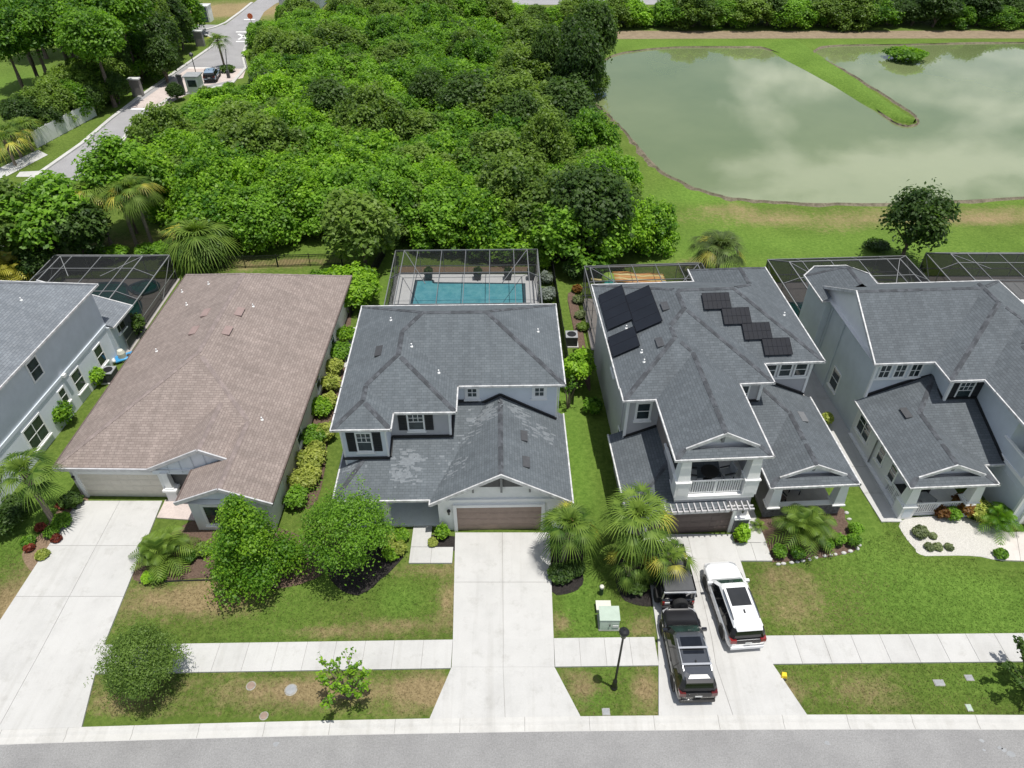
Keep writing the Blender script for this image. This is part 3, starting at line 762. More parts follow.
# ------------------------------------------------------------------ two houses from the same builder: balcony over the garage, low porch beside it
def porch_house(name_label, loc, rz, mir, kind):
    h = thing('suburban_house', name_label, 'house', loc, rz)
    h3 = kind == 'a'
    fx = (lambda x: 6.75 - x) if mir else (lambda x: x)
    dy = 0.45 if mir else 0.0
    def rc(x0, x1, y0, y1, z, l, r, f, b, **k):
        if mir:
            nt = tuple({0: 1, 1: 0}.get(q, q) for q in k.pop('notrim', ()))
            return rect(fx(x1), fx(x0), y0 + dy, y1 + dy, z, r, l, f, b, notrim=nt, **k)
        return rect(x0, x1, y0, y1, z, l, r, f, b, **k)
    def wb(x0, x1, y0, y1, z0, z1, mat, name='wall'):
        a, b = sorted((fx(x0), fx(x1))); return wall_box(h, a, b, y0 + dy, y1 + dy, z0, z1, mat, name)
    ze, zl = 6.3, 3.0
    RM, CM, TM = (M['roof_dark'], M['cap_grey'], M['white_dirty'])
    W1 = 'siding_grey' if h3 else 'stucco_blue'
    up = []
    if h3: up.append(rc(-3.38, 9.85, 5.0, 14.7, ze, .52, .52, .52, .52))
    else: up.append(rc(-3.38, 9.85, 5.0, 14.1, ze, .52, None, .54, .54, gable={0: (0.3, 6.0)}))
    up += [rc(-3.38, 6.0, 3.15, 10.1, ze, .52, .52, .52, None, notrim=(3,)), rc(-3.33, 3.86, 2.0, 9, ze, .52, .52, .52, None, notrim=(3,)),
           rc(-1.4, 3.85, -2.95, 8, ze, .52, .52, .52, None, notrim=(3,))]
    up.append(rc(-1.4, 3.85, -2.45, 8, ze, .52, .52, None, None, gable={2: (0.38, 6.2)}, notrim=(3,)))
    if h3:
        up.append(rc(4.1, 9.83, 9.0, 16.4, ze, .52, .52, None, .62, notrim=(2, 3)))
    else:
        z = ze; s = .55
        up.append(RP([(1, 0, -3.62, s), (-1, 0, -1.12, s), (0, -1, -17.2, s), (.7071, -.7071, .7071 * (-3.62 - 16.0), s), (-.7071, -.7071, -.7071 * (1.12 + 16.0), s), (0, 1, 12.6, None)], z, notrim=(5,)))
    r = build_roof(h, up, RM, CM, TM, M['white'])
    # low roofs
    pg = {2: (0.35, 3.1)}
    lo = [rc(4.75, 9.95, -2.3, 5.3, zl, .46, .46, .46, None, notrim=(3,)), rc(4.75, 9.95, -1.8, 5.3, zl, .46, .46, None, None, gable=pg, notrim=(3,)),
          rc(3.0, 9.9, -.75, 5.3, zl, None, .46, .34, None, notrim=(3, 0))]
    if not h3: pass
    r2 = build_roof(h, lo, RM, CM, TM, M['white'])
    lg = [rc(-3.75, 2.0, -3.4, 3, 2.55, .42, None, .42, None, notrim=(3, 1))]
    r3 = build_roof(h, lg, RM, CM, TM)
    # walls
    wb(-2.9, 9.4, 5.45, 14.2 if h3 else 13.4, 0, ze - .05, W1); wb(-2.92, 5.55, 3.6, 6, 0, ze - .06, W1); wb(-2.88, 3.4, 2.45, 6, 0, ze - .07, W1)
    if h3: wb(4.6, 9.38, 14, 16.0, 0, ze - .08, W1)
    else:
        q = [(fx(x), y) for x, y in ((9.9, 12.9), (9.9, 16.0), (8.9, 16.8), (6.05, 16.8), (6.05, 12.9))]
        MB().prism(q, 0, ze - .08).build('wall', M[W1], h)
        wb(3.0, 9.39, 2.0, 6.0, 0, zl - .03, 'stucco_grey')
        wb(3.6, 9.385, -0.2 + .3, 2.05, 0, zl - .04, 'stucco_grey')
    wb(-3.3, 3.45, -2.9, 2.6, 0, 2.62, W1)                                # garage
    wb(-1.0, 3.44, -2.88, 2.5, 2.6, 3.05, W1)
    wb(-1.05, 3.49, -2.98, 2.5, 3.05, 3.3, 'white', 'balcony_floor')
    wb(-0.98, 3.42, -0.1, 2.6, 3.3, ze - .08, 'balcony_back' if h3 else W1)
    wb(-1.0, -0.9, -2.6, 0.2, 3.3, 4.35, W1); wb(3.34, 3.44, -2.6, 0.2, 3.3, 4.35, W1)      # balcony side parapets
    t = MB()
    for x in (-1.03, 3.47):
        a = fx(x); t.box(a - .08, a + .08, -2.95 + dy, .2 + dy, 4.35, 4.44)
    t.box(min(fx(-1.05), fx(3.49)), max(fx(-1.05), fx(3.49)), -2.62 + dy, -2.4 + dy, ze - .42, ze - .12)
    t.build('balcony_beam', M['white'], h)
    for x in (-0.72, 3.16):
        p = MB(); X = fx(x); p.box(X - .40, X + .40, -3.0 + dy, -2.3 + dy, 3.3, 4.42); p.box(X - .45, X + .45, -3.05 + dy, -2.25 + dy, 4.42, 4.5)
        p.build('pedestal', M['white'], h); MB().box(X - .28, X + .28, -3.012 + dy, -3.0 + dy, 3.45, 4.25).build('pedestal_panel', M['stucco_white'], h)
        tapered_column(h, X, -2.6 + dy, 4.5, ze - .12, .36, .24, cap=False)
    a, b = sorted((fx(-0.3), fx(2.74))); railing(h, (a, -2.75 + dy), (b, -2.75 + dy), 3.3, 4.32)
    a, b = sorted((fx(-2.3), fx(2.56))); garage_door(h, a, b, -2.93 + dy, 2.15, 'garage_dark' if h3 else 'garage_greige')
    if h3:
        tr = MB()                                                         # slatted awning over the garage door
        for k in range(16): 
            x = -1.9 + k * .34; tr.box(x - .035, x + .035, -3.6, -2.92, 2.62, 2.74)
        tr.box(-2.2, 3.5, -3.48, -3.40, 2.50, 2.62); tr.box(-2.2, 3.5, -3.25, -3.17, 2.50, 2.62)
        tr.build('slatted_awning', M['awning'], h)
        wb(2.78, 3.62, -3.12, -2.86, 0, 1.25, 'stone', 'stone_pier'); wb(2.72, 3.66, -3.16, -2.84, 1.25, 1.33, 'white', 'pier_cap')
        wall_lamp(h, 3.1, -2.9, 1.95)
    # porch: stone base, floor, tapered columns
    wb(5.05, 9.6, -1.95, 5.2, 0, .18, 'deck_tan' if h3 else 'deck', 'porch_floor')
    base = 'stone' if h3 else 'white'
    if h3:
        wb(5.02, 9.62, -2.02, -1.78, 0, .95, 'stone', 'porch_wall'); wb(4.98, 9.66, -2.07, -1.73, .95, 1.03, 'white', 'wall_cap')
        for x in (5.35, 9.3): tapered_column(h, fx(x), -1.9, 1.03, zl - .12, .34, .22)
    else:
        for x in (5.4, 9.25):
            X = fx(x); p = MB(); p.box(X - .42, X + .42, -2.2 + dy, -1.4 + dy, 0, 1.05); p.box(X - .47, X + .47, -2.25 + dy, -1.35 + dy, 1.05, 1.13)
            p.build('pedestal', M['white'], h); MB().box(X - .26, X + .26, -2.212 + dy, -2.2 + dy, .2, .9).build('pedestal_panel', M['stucco_light'], h)
            tapered_column(h, X, -1.8 + dy, 1.13, zl - .12, .34, .22)
        a, b = sorted((fx(5.85), fx(8.8))); railing(h, (a, -1.9 + dy), (b, -1.9 + dy), .18, 1.05)
        railing(h, (fx(9.35), -1.4 + dy), (fx(9.35), .05 + dy), .18, 1.05)
    a, b = sorted((fx(5.1), fx(9.5))); MB().box(a, b, -1.98 + dy, -1.72 + dy, zl - .40, zl - .13).build('porch_beam', M['white'], h)
    wb(3.45, 9.37, 2.0, 5.5, 0, zl, 'stucco_taupe' if h3 else 'stucco_grey')
    dr = MB(); a, b = sorted((fx(4.1), fx(5.0))); dr.box(a, b, 1.93 + dy, 1.98 + dy, .18, 2.3); dd = dr.build('front_door', M['door_wood'], h)
    MB().sphere((fx(4.9), 1.9 + dy, 1.15), .04, 6, 5).build('handle', M['silver'], dd)
    # gable brackets
    g = MB()
    for x, y, z in ((1.22, -2.3, 7.05), (7.35, -1.65, 3.78)):
        X = fx(x); g.box(X - .07, X + .07, y + dy, y + .3 + dy, z - .25, z + .2)
    g.build_each('gable_bracket', M['alu_white'], h)
    fl = MB()  # black beams in place of the shade along the wall feet
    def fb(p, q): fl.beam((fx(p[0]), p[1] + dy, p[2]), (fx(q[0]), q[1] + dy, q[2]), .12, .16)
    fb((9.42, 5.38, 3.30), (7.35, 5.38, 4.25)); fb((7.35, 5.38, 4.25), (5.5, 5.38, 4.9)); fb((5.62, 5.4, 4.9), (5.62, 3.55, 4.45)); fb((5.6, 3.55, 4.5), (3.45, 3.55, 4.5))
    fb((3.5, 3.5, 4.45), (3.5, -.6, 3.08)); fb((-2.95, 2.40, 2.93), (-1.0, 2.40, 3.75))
    fl.build_each('wall_foot_shade', M['black'], r2)
    if h3:
        for k, x in enumerate((6.75, 7.75, 8.75)): window(h, 'front', x, 5.45, 5.35, .68, .95, 1, 2, .1, sill=False, upper=None)
        MB().box(6.1, 9.35, 5.37, 5.45, 4.62, 4.76).build('window_band', M['white'], h)
        MB().box(6.1, 9.35, 5.375, 5.45, 5.95, 6.08).build('window_band', M['white'], h)
        window(h, 'front', 4.35, 3.6, 5.1, .8, 1.2, 2, 2, .1)
        window(h, 'front', -1.95, 2.45, 5.0, .72, 1.2, 1, 2, .14)
        window(h, 'left', -2.9, 7.2, 4.9, .9, 1.2, 1, 2, .1); window(h, 'left', -2.9, 12.4, 4.9, .6, .6, 1, 1, .08); window(h, 'left', -2.9, 3.6, 1.6, .8, 1.3, 1, 2, .1)
        t = MB(); t.box(-3.0, -2.84, 2.38, 2.52, 2.7, ze - .15); t.box(9.3, 9.46, 5.38, 5.52, 3.2, ze - .15); t.box(5.42, 5.62, 3.5, 3.68, 4.4, ze - .15)
        t.build_each('corner_trim', M['white'], h)
        sc = [(-2.36, 10.8, 4.12, 1.76, 0), (-0.84, 9.4, 4.18, 1.74, 0), (-2.46, 6.95, 2.05, 1.8, 0)]
        for x, y, w, l, _ in sc: roof_panel(r, up, x, y, w, l, M['solar_black'], 1, 4 if w > 3 else 2, 'solar_panel')
        for x, y in ((3.68, 8.93), (4.8, 7.93), (5.92, 6.93), (7.0, 5.93)): roof_panel(r, up, x, y, 1.76, 1.17, M['solar'], 2, 6)
        roof_vent(r, up, .35, 8.75, M['dark_grey']); roof_vent(r, up, -.6, 5.6, M['dark_grey'])
        for x, y in ((-1.72, 5.41), (-1.74, 4.5), (-2.12, 8.3), (8.6, 9.2)): vent_pipe(r, up, x, y)
        roof_vent(r2, lo, 8.2, 2.6, M['alu'], .9, .4)
    else:
        for x in (6.7, 7.7, 8.7): window(h, 'front', fx(x), 5.45 + dy, 5.3, .62, .95, 2, 2, .1, sill=False)
        for z in (4.62, 5.93): MB().box(fx(9.25), fx(6.1), 5.37 + dy, 5.45 + dy, z, z + .13).build('window_band', M['white'], h)
        window(h, 'front', fx(4.4), 3.6 + dy, 5.1, .85, 1.25, 1, 2, .09, .48, upper=(3, 2))
        X = fx(9.4)
        window(h, 'left', X, 4.6, 1.75, 1.5, 1.5, 2, 2, .1); window(h, 'left', X, 2.1, 1.7, .62, 1.25, 1, 2, .08); window(h, 'left', X, 0.55, 1.7, .62, 1.25, 1, 2, .08)
        window(h, 'left', X, 9.5, 1.7, 1.0, 1.4, 1, 2, .1)
        t = MB(); t.box(X - .06, X + .1, 5.74, 5.88, 3.2, ze - .2); a = fx(5.55); t.box(a - .06, a + .1, 3.87, 4.02, 4.3, ze - .2); a = fx(3.45); t.box(a - .08, a + .08, -2.62, -2.46, 0, 3.0)
        t.build_each('corner_trim', M['white'], h)
        downpipe(h, [(X - .06, 10.6, 6.6), (X - .06, 10.6, .2)], 'stucco_blue'); downpipe(h, [(X - .3, 13.0, 6.1), (X - .06, 12.6, 5.6), (X - .06, 12.6, .2)], 'stucco_blue')
        downpipe(h, [(X - .3, 3.0, 2.8), (X - .06, 2.9, 2.5), (X - .06, 2.9, .1)], 'alu_white')
        roof_vent(r2, lo, fx(8.0), 3.4, M['dark_grey'], .9, .4)
    return h

# ------------------------------------------------------------------ single storey brown roofed house
def house_brown():
    h = thing('bungalow', 'single storey house under a wide brown shingle roof with a greige garage door', 'house', (-20, 30, 0), R(-.8))
    z = 2.9; s = .43
    rf = [rect(-7.2, 6.47, -.42, 21.45, z, s, s, .39, .64), rect(-1.45, 5.2, -.5, 9, z, .49, .49, None, None, gable={2: (.12, 2.35)}, notrim=(3,)),
          rect(1.1, 6.47, -3.05, 8, z, s, s, None, None, gable={2: (.35, 2.5)}, notrim=(3,))]
    r = build_roof(h, rf, M['roof_brown'], M['cap_brown'], M['gutter_brown'], M['stucco_light'])
    white = MB()
    def rake(p, q): white.beam(p, q, .09, .24)
    rake((-1.55, -.56, 2.84), (1.87, -.56, 4.5)); rake((1.87, -.56, 4.5), (4.4, -.56, 3.3)); rake((1.02, -3.1, 2.84), (3.78, -3.1, 4.03)); rake((3.78, -3.1, 4.03), (6.55, -3.1, 2.84))
    rake((-7.2, -.55, 2.83), (-1.4, -.55, 2.83))
    white.build_each('rake_board', M['fascia_grey'], r)
    seams = MB()
    for x in (-.4, .4, 1.2, 2.0, 2.8, 3.5): seams.box(x - .02, x + .02, -.42, -.385, 2.5, 2.9 + .49 * min(x + 1.45, 5.2 - x) - .15)
    seams.build_each('board_seam', M['stucco_blue'], h)
    wall_box(h, -6.75, 6.05, 0, 21.1, 0, z - .05, 'stucco_greige'); 
    wall_box(h, 1.5, 6.04, -2.7, .2, 0, z - .06, 'stucco_grey')
    wall_box(h, -6.74, -1.1, -.08, .1, 0, z - .07, 'stucco_greige')
    MB().box(-.75, 1.3, -.02, .02, .05, 2.4).build('entry_shade', M['dark_grey'], h)  # flat dark panel standing for the shade inside the entry
    t = MB(); t.hexa([(-1.15, -.55, 0), (-.45, -.55, 0), (-.45, .0, 0), (-1.15, 0, 0), (-1.05, -.5, .95), (-.5, -.5, .95), (-.5, 0, .95), (-1.05, 0, .95)]); t.box(-1.2, -.35, -.62, 0.02, .95, 1.1)
    t.build('pedestal', M['stucco_white'], h)
    tapered_column(h, -.78, -.28, 1.1, 2.5, .2, .17)
    garage_door(h, -6.25, -1.35, -.12, 2.1, 'garage_greige', 'stucco_white', .22)
    MB().box(-6.7, -1.15, -.16, -.08, 2.36, 2.5).build('door_header', M['stucco_white'], h)
    wall_lamp(h, -6.52, -.08, 1.75)
    window(h, 'front', 2.95, -2.7, 1.45, 1.3, 1.5, 1, 1, .16)
    for y in (4.0, 9.5, 14.5): window(h, 'right', 6.05, y, 1.5, .9, 1.3, 1, 2, .1)
    for x, y in ((-1.9, 12.5), (-2.0, 10.4)): roof_vent(r, rf, x, y, M['vent_brown'], .95, .5)
    for x, y in ((.6, 12.3), (.5, 9.95)): roof_vent(r, rf, x, y, M['vent_brown'], .95, .5)
    for x, y in ((-4.6, 15.25), (-6.2, 18.1), (-4.6, 9.5), (4.47, 2.95), (1.2, 13.4), (-3.6, 17.5)): vent_pipe(r, rf, x, y, .22)
    return h

# ------------------------------------------------------------------ house at the left edge
def house_left():
    h = thing('suburban_house', 'two storey blue grey house at the left edge with a long plain side wall', 'house', (-31, 36, 0), R(-3.5))
    ze = 6.3
    rf = [rect(-12, .5, -14, 8.6, ze, .42, .42, None, .62)]
    r = build_roof(h, rf, M['roof_blue'], M['cap_blue'], M['white_dirty'])
    for x, y in ((-2.6, 1.5), (-2.2, 4.6)): vent_pipe(r, rf, x, y)
    wall_box(h, -11.5, .12, -13.5, 8.2, 3.0, ze - .05, 'stucco_blue'); wall_box(h, -11.5, .14, -13.5, 8.2, 0, 3.0, 'stucco_light')
    MB().box(.1, .2, -13.5, 8.22, 2.85, 3.08).build('belt_course', M['stucco_blue'], h)
    lo = [rect(-6, .75, 8.1, 11.0, 2.9, None, .3, None, None, notrim=(0, 2))]
    r2 = build_roof(h, lo, M['roof_blue'], M['cap_blue'], M['white_dirty'])
    wall_box(h, -6, .42, 8.0, 10.8, 0, 2.85, 'stucco_blue')
    window(h, 'right', .12, .4, 5.0, .95, 1.35, 1, 2, .1, sill=False); window(h, 'right', .12, -6.5, 5.0, 1.2, 1.35, 2, 2, .1)
    window(h, 'right', .14, 6.3, 1.6, .85, 1.5, 1, 2, .1); window(h, 'right', .14, 3.3, 1.7, .95, 1.5, 1, 2, .1); window(h, 'right', .14, 1.45, 1.8, .6, 1.1, 1, 2, .09)
    window(h, 'right', .14, -2.0, 1.6, 1.75, 1.65, 2, 2, .11); window(h, 'right', .42, 9.3, 2.1, 1.0, .6, 1, 1, .07)
    b = MB().box(.2, .42, 2.0, 2.3, 2.95, 3.15).build('wall_lamp', M['white'], h)
    return h

M['solar_line'] = surf('dark panel frame', (0.014, 0.015, 0.02), .8, .1, spec=.1)
M['awning'] = surf('greyed white awning paint', (0.44, 0.43, 0.44), .6, .1)
M['lichen'] = surf('pale weathered shingle', (0.165, 0.183, 0.198), .9, .2, 6)
M['porch_floor'] = surf('porch slab', (0.78, 0.80, 0.82), .8, .06)
M['vent_brown'] = surf('brown vent hood', (0.26, 0.19, 0.175), .7, .1)
M['balcony_back'] = surf('brown balcony wall paint', (0.22, 0.19, 0.175), .8, .06)  # brown wall behind the balcony furniture
house_shutters()
porch_house('two storey taupe grey house with solar panels and a balcony over the garage', (10, 30, 0), R(3.3), False, 'a')
porch_house('two storey blue grey house with a low railed porch beside a white gravel bed', (26, 30, 0), R(3.0), True, 'b')
house_brown()
house_left()
# ------------------------------------------------------------------ ground
def fbm(x, y, s, seed=0.0): return mnoise.fractal((x * s + seed, y * s - seed, seed), 1.0, 2.0, 4)
def blob(x, y, cx, cy, rx, ry): return math.exp(-((x - cx) / rx) ** 2 - ((y - cy) / ry) ** 2)
DRY = []     # straw-coloured patches, ground points with radii in metres
for px, py, rx, ry, k in ((190, 600, 4.2, 1.1, .75), (215, 590, 2.0, .9, .3), (330, 690, 5.0, .7, .55), (300, 695, 2.2, .6, .3), (430, 690, 1.4, .9, .5), (120, 700, 1.5, .9, .45), (420, 570, 2.2, .5, .5), (448, 600, .6, 1.7, .5), (330, 632, 2.4, .35, .5), (398, 625, 2.4, .5, .45),
                          (584, 688, .8, .9, .65), (645, 690, .6, .9, .6), (563, 622, .6, .7, .6), (640, 625, 1.0, .7, .35), (660, 560, 1.0, 1.4, .3), (20, 580, 1.6, 3.5, .45), (5, 620, 1.4, 2.0, .4), (835, 610, 3.6, 1.3, .30), (780, 575, 1.6, .7, .45), (800, 595, 3.0, 1.4, .18), (870, 585, 2.2, .8, .3), (785, 690, 1.1, .7, .4), (855, 690, 1.4, .9, .35),
                          (300, 262, 3.5, .8, .7), (60, 200, 6, 4, .2), (690, 262, 3.5, 1.4, .55), (640, 275, 6, 1, .35), (700, 240, 3.5, 1.3, .4), (760, 216, 12, 1.5, .5), (900, 216, 16, 1.3, .42), (1010, 214, 14, 1.8, .5), (960, 222, 8, 1.0, .3), (805, 230, 7, .8, .4), (860, 228, 4, .5, .5), (720, 205, 4, 2, .5), (250, 265, 4, 1.2, .4), (170, 205, 4, 2, .5), (140, 240, 8, 2, .5), (400, 270, 2, 3, .2), (235, 10, 16, 7, 1.0), (530, 30, 8, 4, .9), (570, 12, 30, 4, .8), (590, 130, 2, 6, .25)):
    X, Y = at(px, py); DRY.append((X, Y, rx, ry, k))
LUSH = []
for px, py, rx, ry, k in ((945, 600, 5.0, 2.6, .75), (850, 530, 3, 4, .6), (1000, 610, 5, 2.0, .75), (1010, 685, 4, .9, .55), (400, 600, 1.5, 1.3, .8), (578, 480, 1.3, 9, .9), (575, 600, .8, 1.5, .9), (590, 700, 1.0, .4, .7), (600, 640, 1.6, 2, .5), (50, 85, 18, 10, .7), (690, 170, 4, 14, .5), (800, 245, 40, 4, .7), (900, 195, 60, 2.0, .8), (290, 605, 2.2, 1.6, .5), (30, 520, 2, 4, .8), (540, 330, 2, 14, .5), (385, 290, 1.5, 8, .5), (700, 44, 40, 5, .6), (250, 640, 3, 1, .3)):
    X, Y = at(px, py); LUSH.append((X, Y, rx, ry, k))
def axis(stops):
    out = []
    for a, b, st in stops:
        n = max(1, int(round((b - a) / st))); out += [a + (b - a) * i / n for i in range(n)]
    return out + [stops[-1][1]]
gx = axis(((-900, -240, 110), (-240, -70, 10), (-70, -34, 2), (-34, 34, .4), (34, 70, 2), (70, 240, 10), (240, 900, 110)))
gy = axis(((-300, 0, 50), (0, 12, 3), (12, 34, .3), (34, 62, .8), (62, 180, 2.5), (180, 260, 20), (260, 1500, 200)))
gv = [(x, y, 0.0) for y in gy for x in gx]; nx_ = len(gx)
gf = [(j * nx_ + i, j * nx_ + i + 1, (j + 1) * nx_ + i + 1, (j + 1) * nx_ + i) for j in range(len(gy) - 1) for i in range(nx_ - 1)]
ground = mesh_obj('ground', gv, gf, M['turf']); tag(ground, kind='structure')
dry = np.zeros(len(gv), 'f'); lus = np.zeros(len(gv), 'f')
for i, (x, y, _) in enumerate(gv):
    if -130 < x < 130 and 0 < y < 200:
        d = sum(k * blob(x, y, cx, cy, rx, ry) for cx, cy, rx, ry, k in DRY); l = sum(k * blob(x, y, cx, cy, rx, ry) for cx, cy, rx, ry, k in LUSH)
        n = fbm(x, y, .35, 3.1) * .16 + fbm(x, y, 1.1, 7.7) * .10
        dry[i] = max(-.25, min(.9, d * .75 + n * (1.0 if d > .05 or y < 21 else .55) + (.09 if 16 < y < 18.6 and x < 20 else .05 if 16 < y < 27 and x < 17 else -.02) - .3 * min(l, 1)))
        lus[i] = min(1, max(0, l + .12 + n * .5))
    else: lus[i] = .3
for nm, arr in (('dry', dry), ('lush', lus)):
    a = ground.data.attributes.new(nm, 'FLOAT', 'POINT'); a.data.foreach_set('value', arr)

def sheet(name, poly, z, mat, kind='structure'):
    o = mesh_obj(name, [(x, y, z) for x, y in poly], [tuple(range(len(poly)))], mat); return tag(o, kind=kind)
def smooth_poly(pts, n=6):
    out = []; m = len(pts)
    for i in range(m):
        p0, p1, p2, p3 = (Vector((*pts[(i + k - 1) % m][:2], 0)) for k in range(4))
        for s in range(n):
            t = s / n
            v = .5 * ((2 * p1) + (-p0 + p2) * t + (2 * p0 - 5 * p1 + 4 * p2 - p3) * t * t + (-p0 + 3 * p1 - 3 * p2 + p3) * t ** 3)
            out.append((v.x, v.y))
    return out
def bed(name, poly, mat, z=0.02, h=.06, n=4):
    """a planting bed: low mounded sheet with a slightly ragged edge"""
    pts = smooth_poly(poly, n); rnd = random.Random(len(name) + int(poly[0][0] * 10))
    pts = [(x + rnd.uniform(-.05, .05), y + rnd.uniform(-.05, .05)) for x, y in pts]
    cx = sum(p[0] for p in pts) / len(pts); cy = sum(p[1] for p in pts) / len(pts); m = len(pts)
    vs = [(x, y, z) for x, y in pts] + [(x + (cx - x) * .12, y + (cy - y) * .12, z + h) for x, y in pts] + [(x, y, -.02) for x, y in pts]
    fs = [(i, (i + 1) % m, m + (i + 1) % m, m + i) for i in range(m)] + [tuple(range(m, 2 * m))] + [(2 * m + i, 2 * m + (i + 1) % m, (i + 1) % m, i) for i in range(m)]
    o = mesh_obj(name, vs, fs, mat); return tag(o, kind='structure')
SLABN = [0]
def slabs(name, quad, nx, ny, z, gap=.02, th=.1, mat=None, us=None, vs_=None):
    SLABN[0] += 1; z += .0022 * (SLABN[0] % 9)
    a, b, c, d = [Vector((*p, 0)) for p in quad]
    def pt(u, v): return (a * (1 - u) + b * u) * (1 - v) + (d * (1 - u) + c * u) * v
    us = us or [i / nx for i in range(nx + 1)]; vs_ = vs_ or [i / ny for i in range(ny + 1)]
    LU = (b - a).length; LV = (d - a).length; m = MB()
    for u0, u1 in zip(us[:-1], us[1:]):
        for v0, v1 in zip(vs_[:-1], vs_[1:]):
            gu = gap / 2 / LU; gv_ = gap / 2 / LV
            q = [pt(u0 + (gu if u0 > 0 else 0), v0 + (gv_ if v0 > 0 else 0)), pt(u1 - (gu if u1 < 1 else 0), v0 + (gv_ if v0 > 0 else 0)), pt(u1 - (gu if u1 < 1 else 0), v1 - (gv_ if v1 < 1 else 0)), pt(u0 + (gu if u0 > 0 else 0), v1 - (gv_ if v1 < 1 else 0))]
            m.prism([(p.x, p.y) for p in q], z - th, z)
    o = m.build(name, mat or M['concrete']); tag(o, kind='structure')
    u = MB(); u.prism([(p.x, p.y) for p in (pt(.001, .001), pt(.999, .001), pt(.999, .999), pt(.001, .999))], z - th - .01 - .0013 * SLABN[0], z - .018)
    tag(u.build(name + '_joint', M['joint']), kind='structure')
    return o

# front road with its mountable kerb (slightly curved to the left)
KX = [-140, -90, -60, -40, -30, -23.6, -18, -11.9, -6, 0, 6, 12, 18, 24, 40, 70, 140]
def kerb_y(x):       # road edge of the gutter
    return 15.47 + .0145 * x - .00042 * x * x if -60 < x < 24.5 else (15.47 + .0145 * 24.5 - .00042 * 600 if x >= 24.5 else 15.47 - .87 - 1.51 + (x + 60) * .065)
prof = [(-.02, .004), (0, .02), (.30, .016), (.42, .085), (.50, .105), (.64, .105), (.66, -.02)]
def strip(name, xs, prof, yf, mat):
    vs, fs = [], []; n = len(prof)
    for x in xs:
        for dyy, z in prof: vs.append((x, yf(x) + dyy, z))
    for i in range(len(xs) - 1):
        for k in range(n - 1): fs.append((i * n + k, (i + 1) * n + k, (i + 1) * n + k + 1, i * n + k + 1))
    return tag(mesh_obj(name, vs, fs, mat), kind='structure')
xs = []
for a, b in zip(KX[:-1], KX[1:]): xs += [a + (b - a) * k / 6 for k in range(6)]
xs.append(KX[-1])
strip('kerb', xs, prof, kerb_y, M['kerb'])
kj = MB()
for k in range(-10, 13):
    x = k * 3.05 + .6; y = kerb_y(x); 
    for (d0, z0), (d1, z1) in zip(prof[1:-1], prof[2:-1]): kj.hexa([(x - .012, y + d0, z0 - .03), (x + .012, y + d0, z0 - .03), (x + .012, y + d1, z1 - .03), (x - .012, y + d1, z1 - .03), (x - .012, y + d0, z0 + .004), (x + .012, y + d0, z0 + .004), (x + .012, y + d1, z1 + .004), (x - .012, y + d1, z1 + .004)])
tag(kj.build('kerb_joint', M['joint']), kind='structure')
strip('road', xs, [(-9.0, .004), (.05, .004)], kerb_y, M['asphalt'])
strip('far_kerb', xs, [(-9.7, .0), (-9.65, .1), (-9.3, .1), (-9.0, .02), (-8.98, 0)], kerb_y, M['kerb'])
# oil spots and a patch on the asphalt
for px, py, rr in ((827, 743, .10), (982, 741, .09), (984, 750, .06), (1000, 748, .09), (1004, 750, .10), (1011, 754, .16), (276, 744, .12)):
    X, Y = at(px, py); rnd = random.Random(px)
    sheet('oil_stain', [(X + rr * 1.3 * rnd.uniform(.7, 1.2) * math.cos(a / 9 * 6.283), Y + rr * rnd.uniform(.7, 1.2) * math.sin(a / 9 * 6.283)) for a in range(9)], .008, M['lid'])

def sw_y(x): return 19.40 + .0145 * x - .00008 * x * x
def sw(x0, x1, n):
    q = [(x0, sw_y(x0) - .78), (x1, sw_y(x1) - .78), (x1, sw_y(x1) + .78), (x0, sw_y(x0) + .78)]
    slabs('sidewalk', q, n, 1, .10, .018, .12)
sw(-20.95, -3.06, 12); sw(2.16, 7.36, 4); sw(13.1, 34, 14); sw(-60, -27.2, 20)
ky = lambda x: kerb_y(x) + .63
slabs('driveway', [(-27.1, 19.3), (-20.9, 19.3), (-21.55, 29.5), (-26.75, 29.5)], 2, 3, .10, .022, .12)
slabs('driveway', [(-27.9, ky(-27.9)), (-20.15, ky(-20.15)), (-20.9, 19.3), (-27.1, 19.3)], 2, 1, .10, .022, .12)
slabs('driveway', [(-3.05, 20.17), (2.15, 20.17), (2.22, 27.05), (-3.35, 27.05)], 2, 2, .10, .022, .12)
slabs('driveway', [(-3.02, 18.63), (2.13, 18.63), (2.15, 20.17), (-3.05, 20.17)], 2, 1, .10, .022, .12)
slabs('driveway', [(-3.9, ky(-3.9)), (3.25, ky(3.25)), (2.13, 18.63), (-3.02, 18.63)], 2, 1, .10, .022, .12)
slabs('driveway', [(7.55, 20.3), (13.1, 20.3), (12.95, 26.95), (7.7, 26.95)], 2, 2, .10, .022, .12)
slabs('driveway', [(7.35, 18.75), (13.1, 18.75), (13.1, 20.3), (7.55, 20.3)], 2, 1, .10, .022, .12)
slabs('driveway', [(6.95, ky(6.95)), (14.0, ky(14.0)), (13.1, 18.75), (7.35, 18.75)], 2, 1, .10, .022, .12)
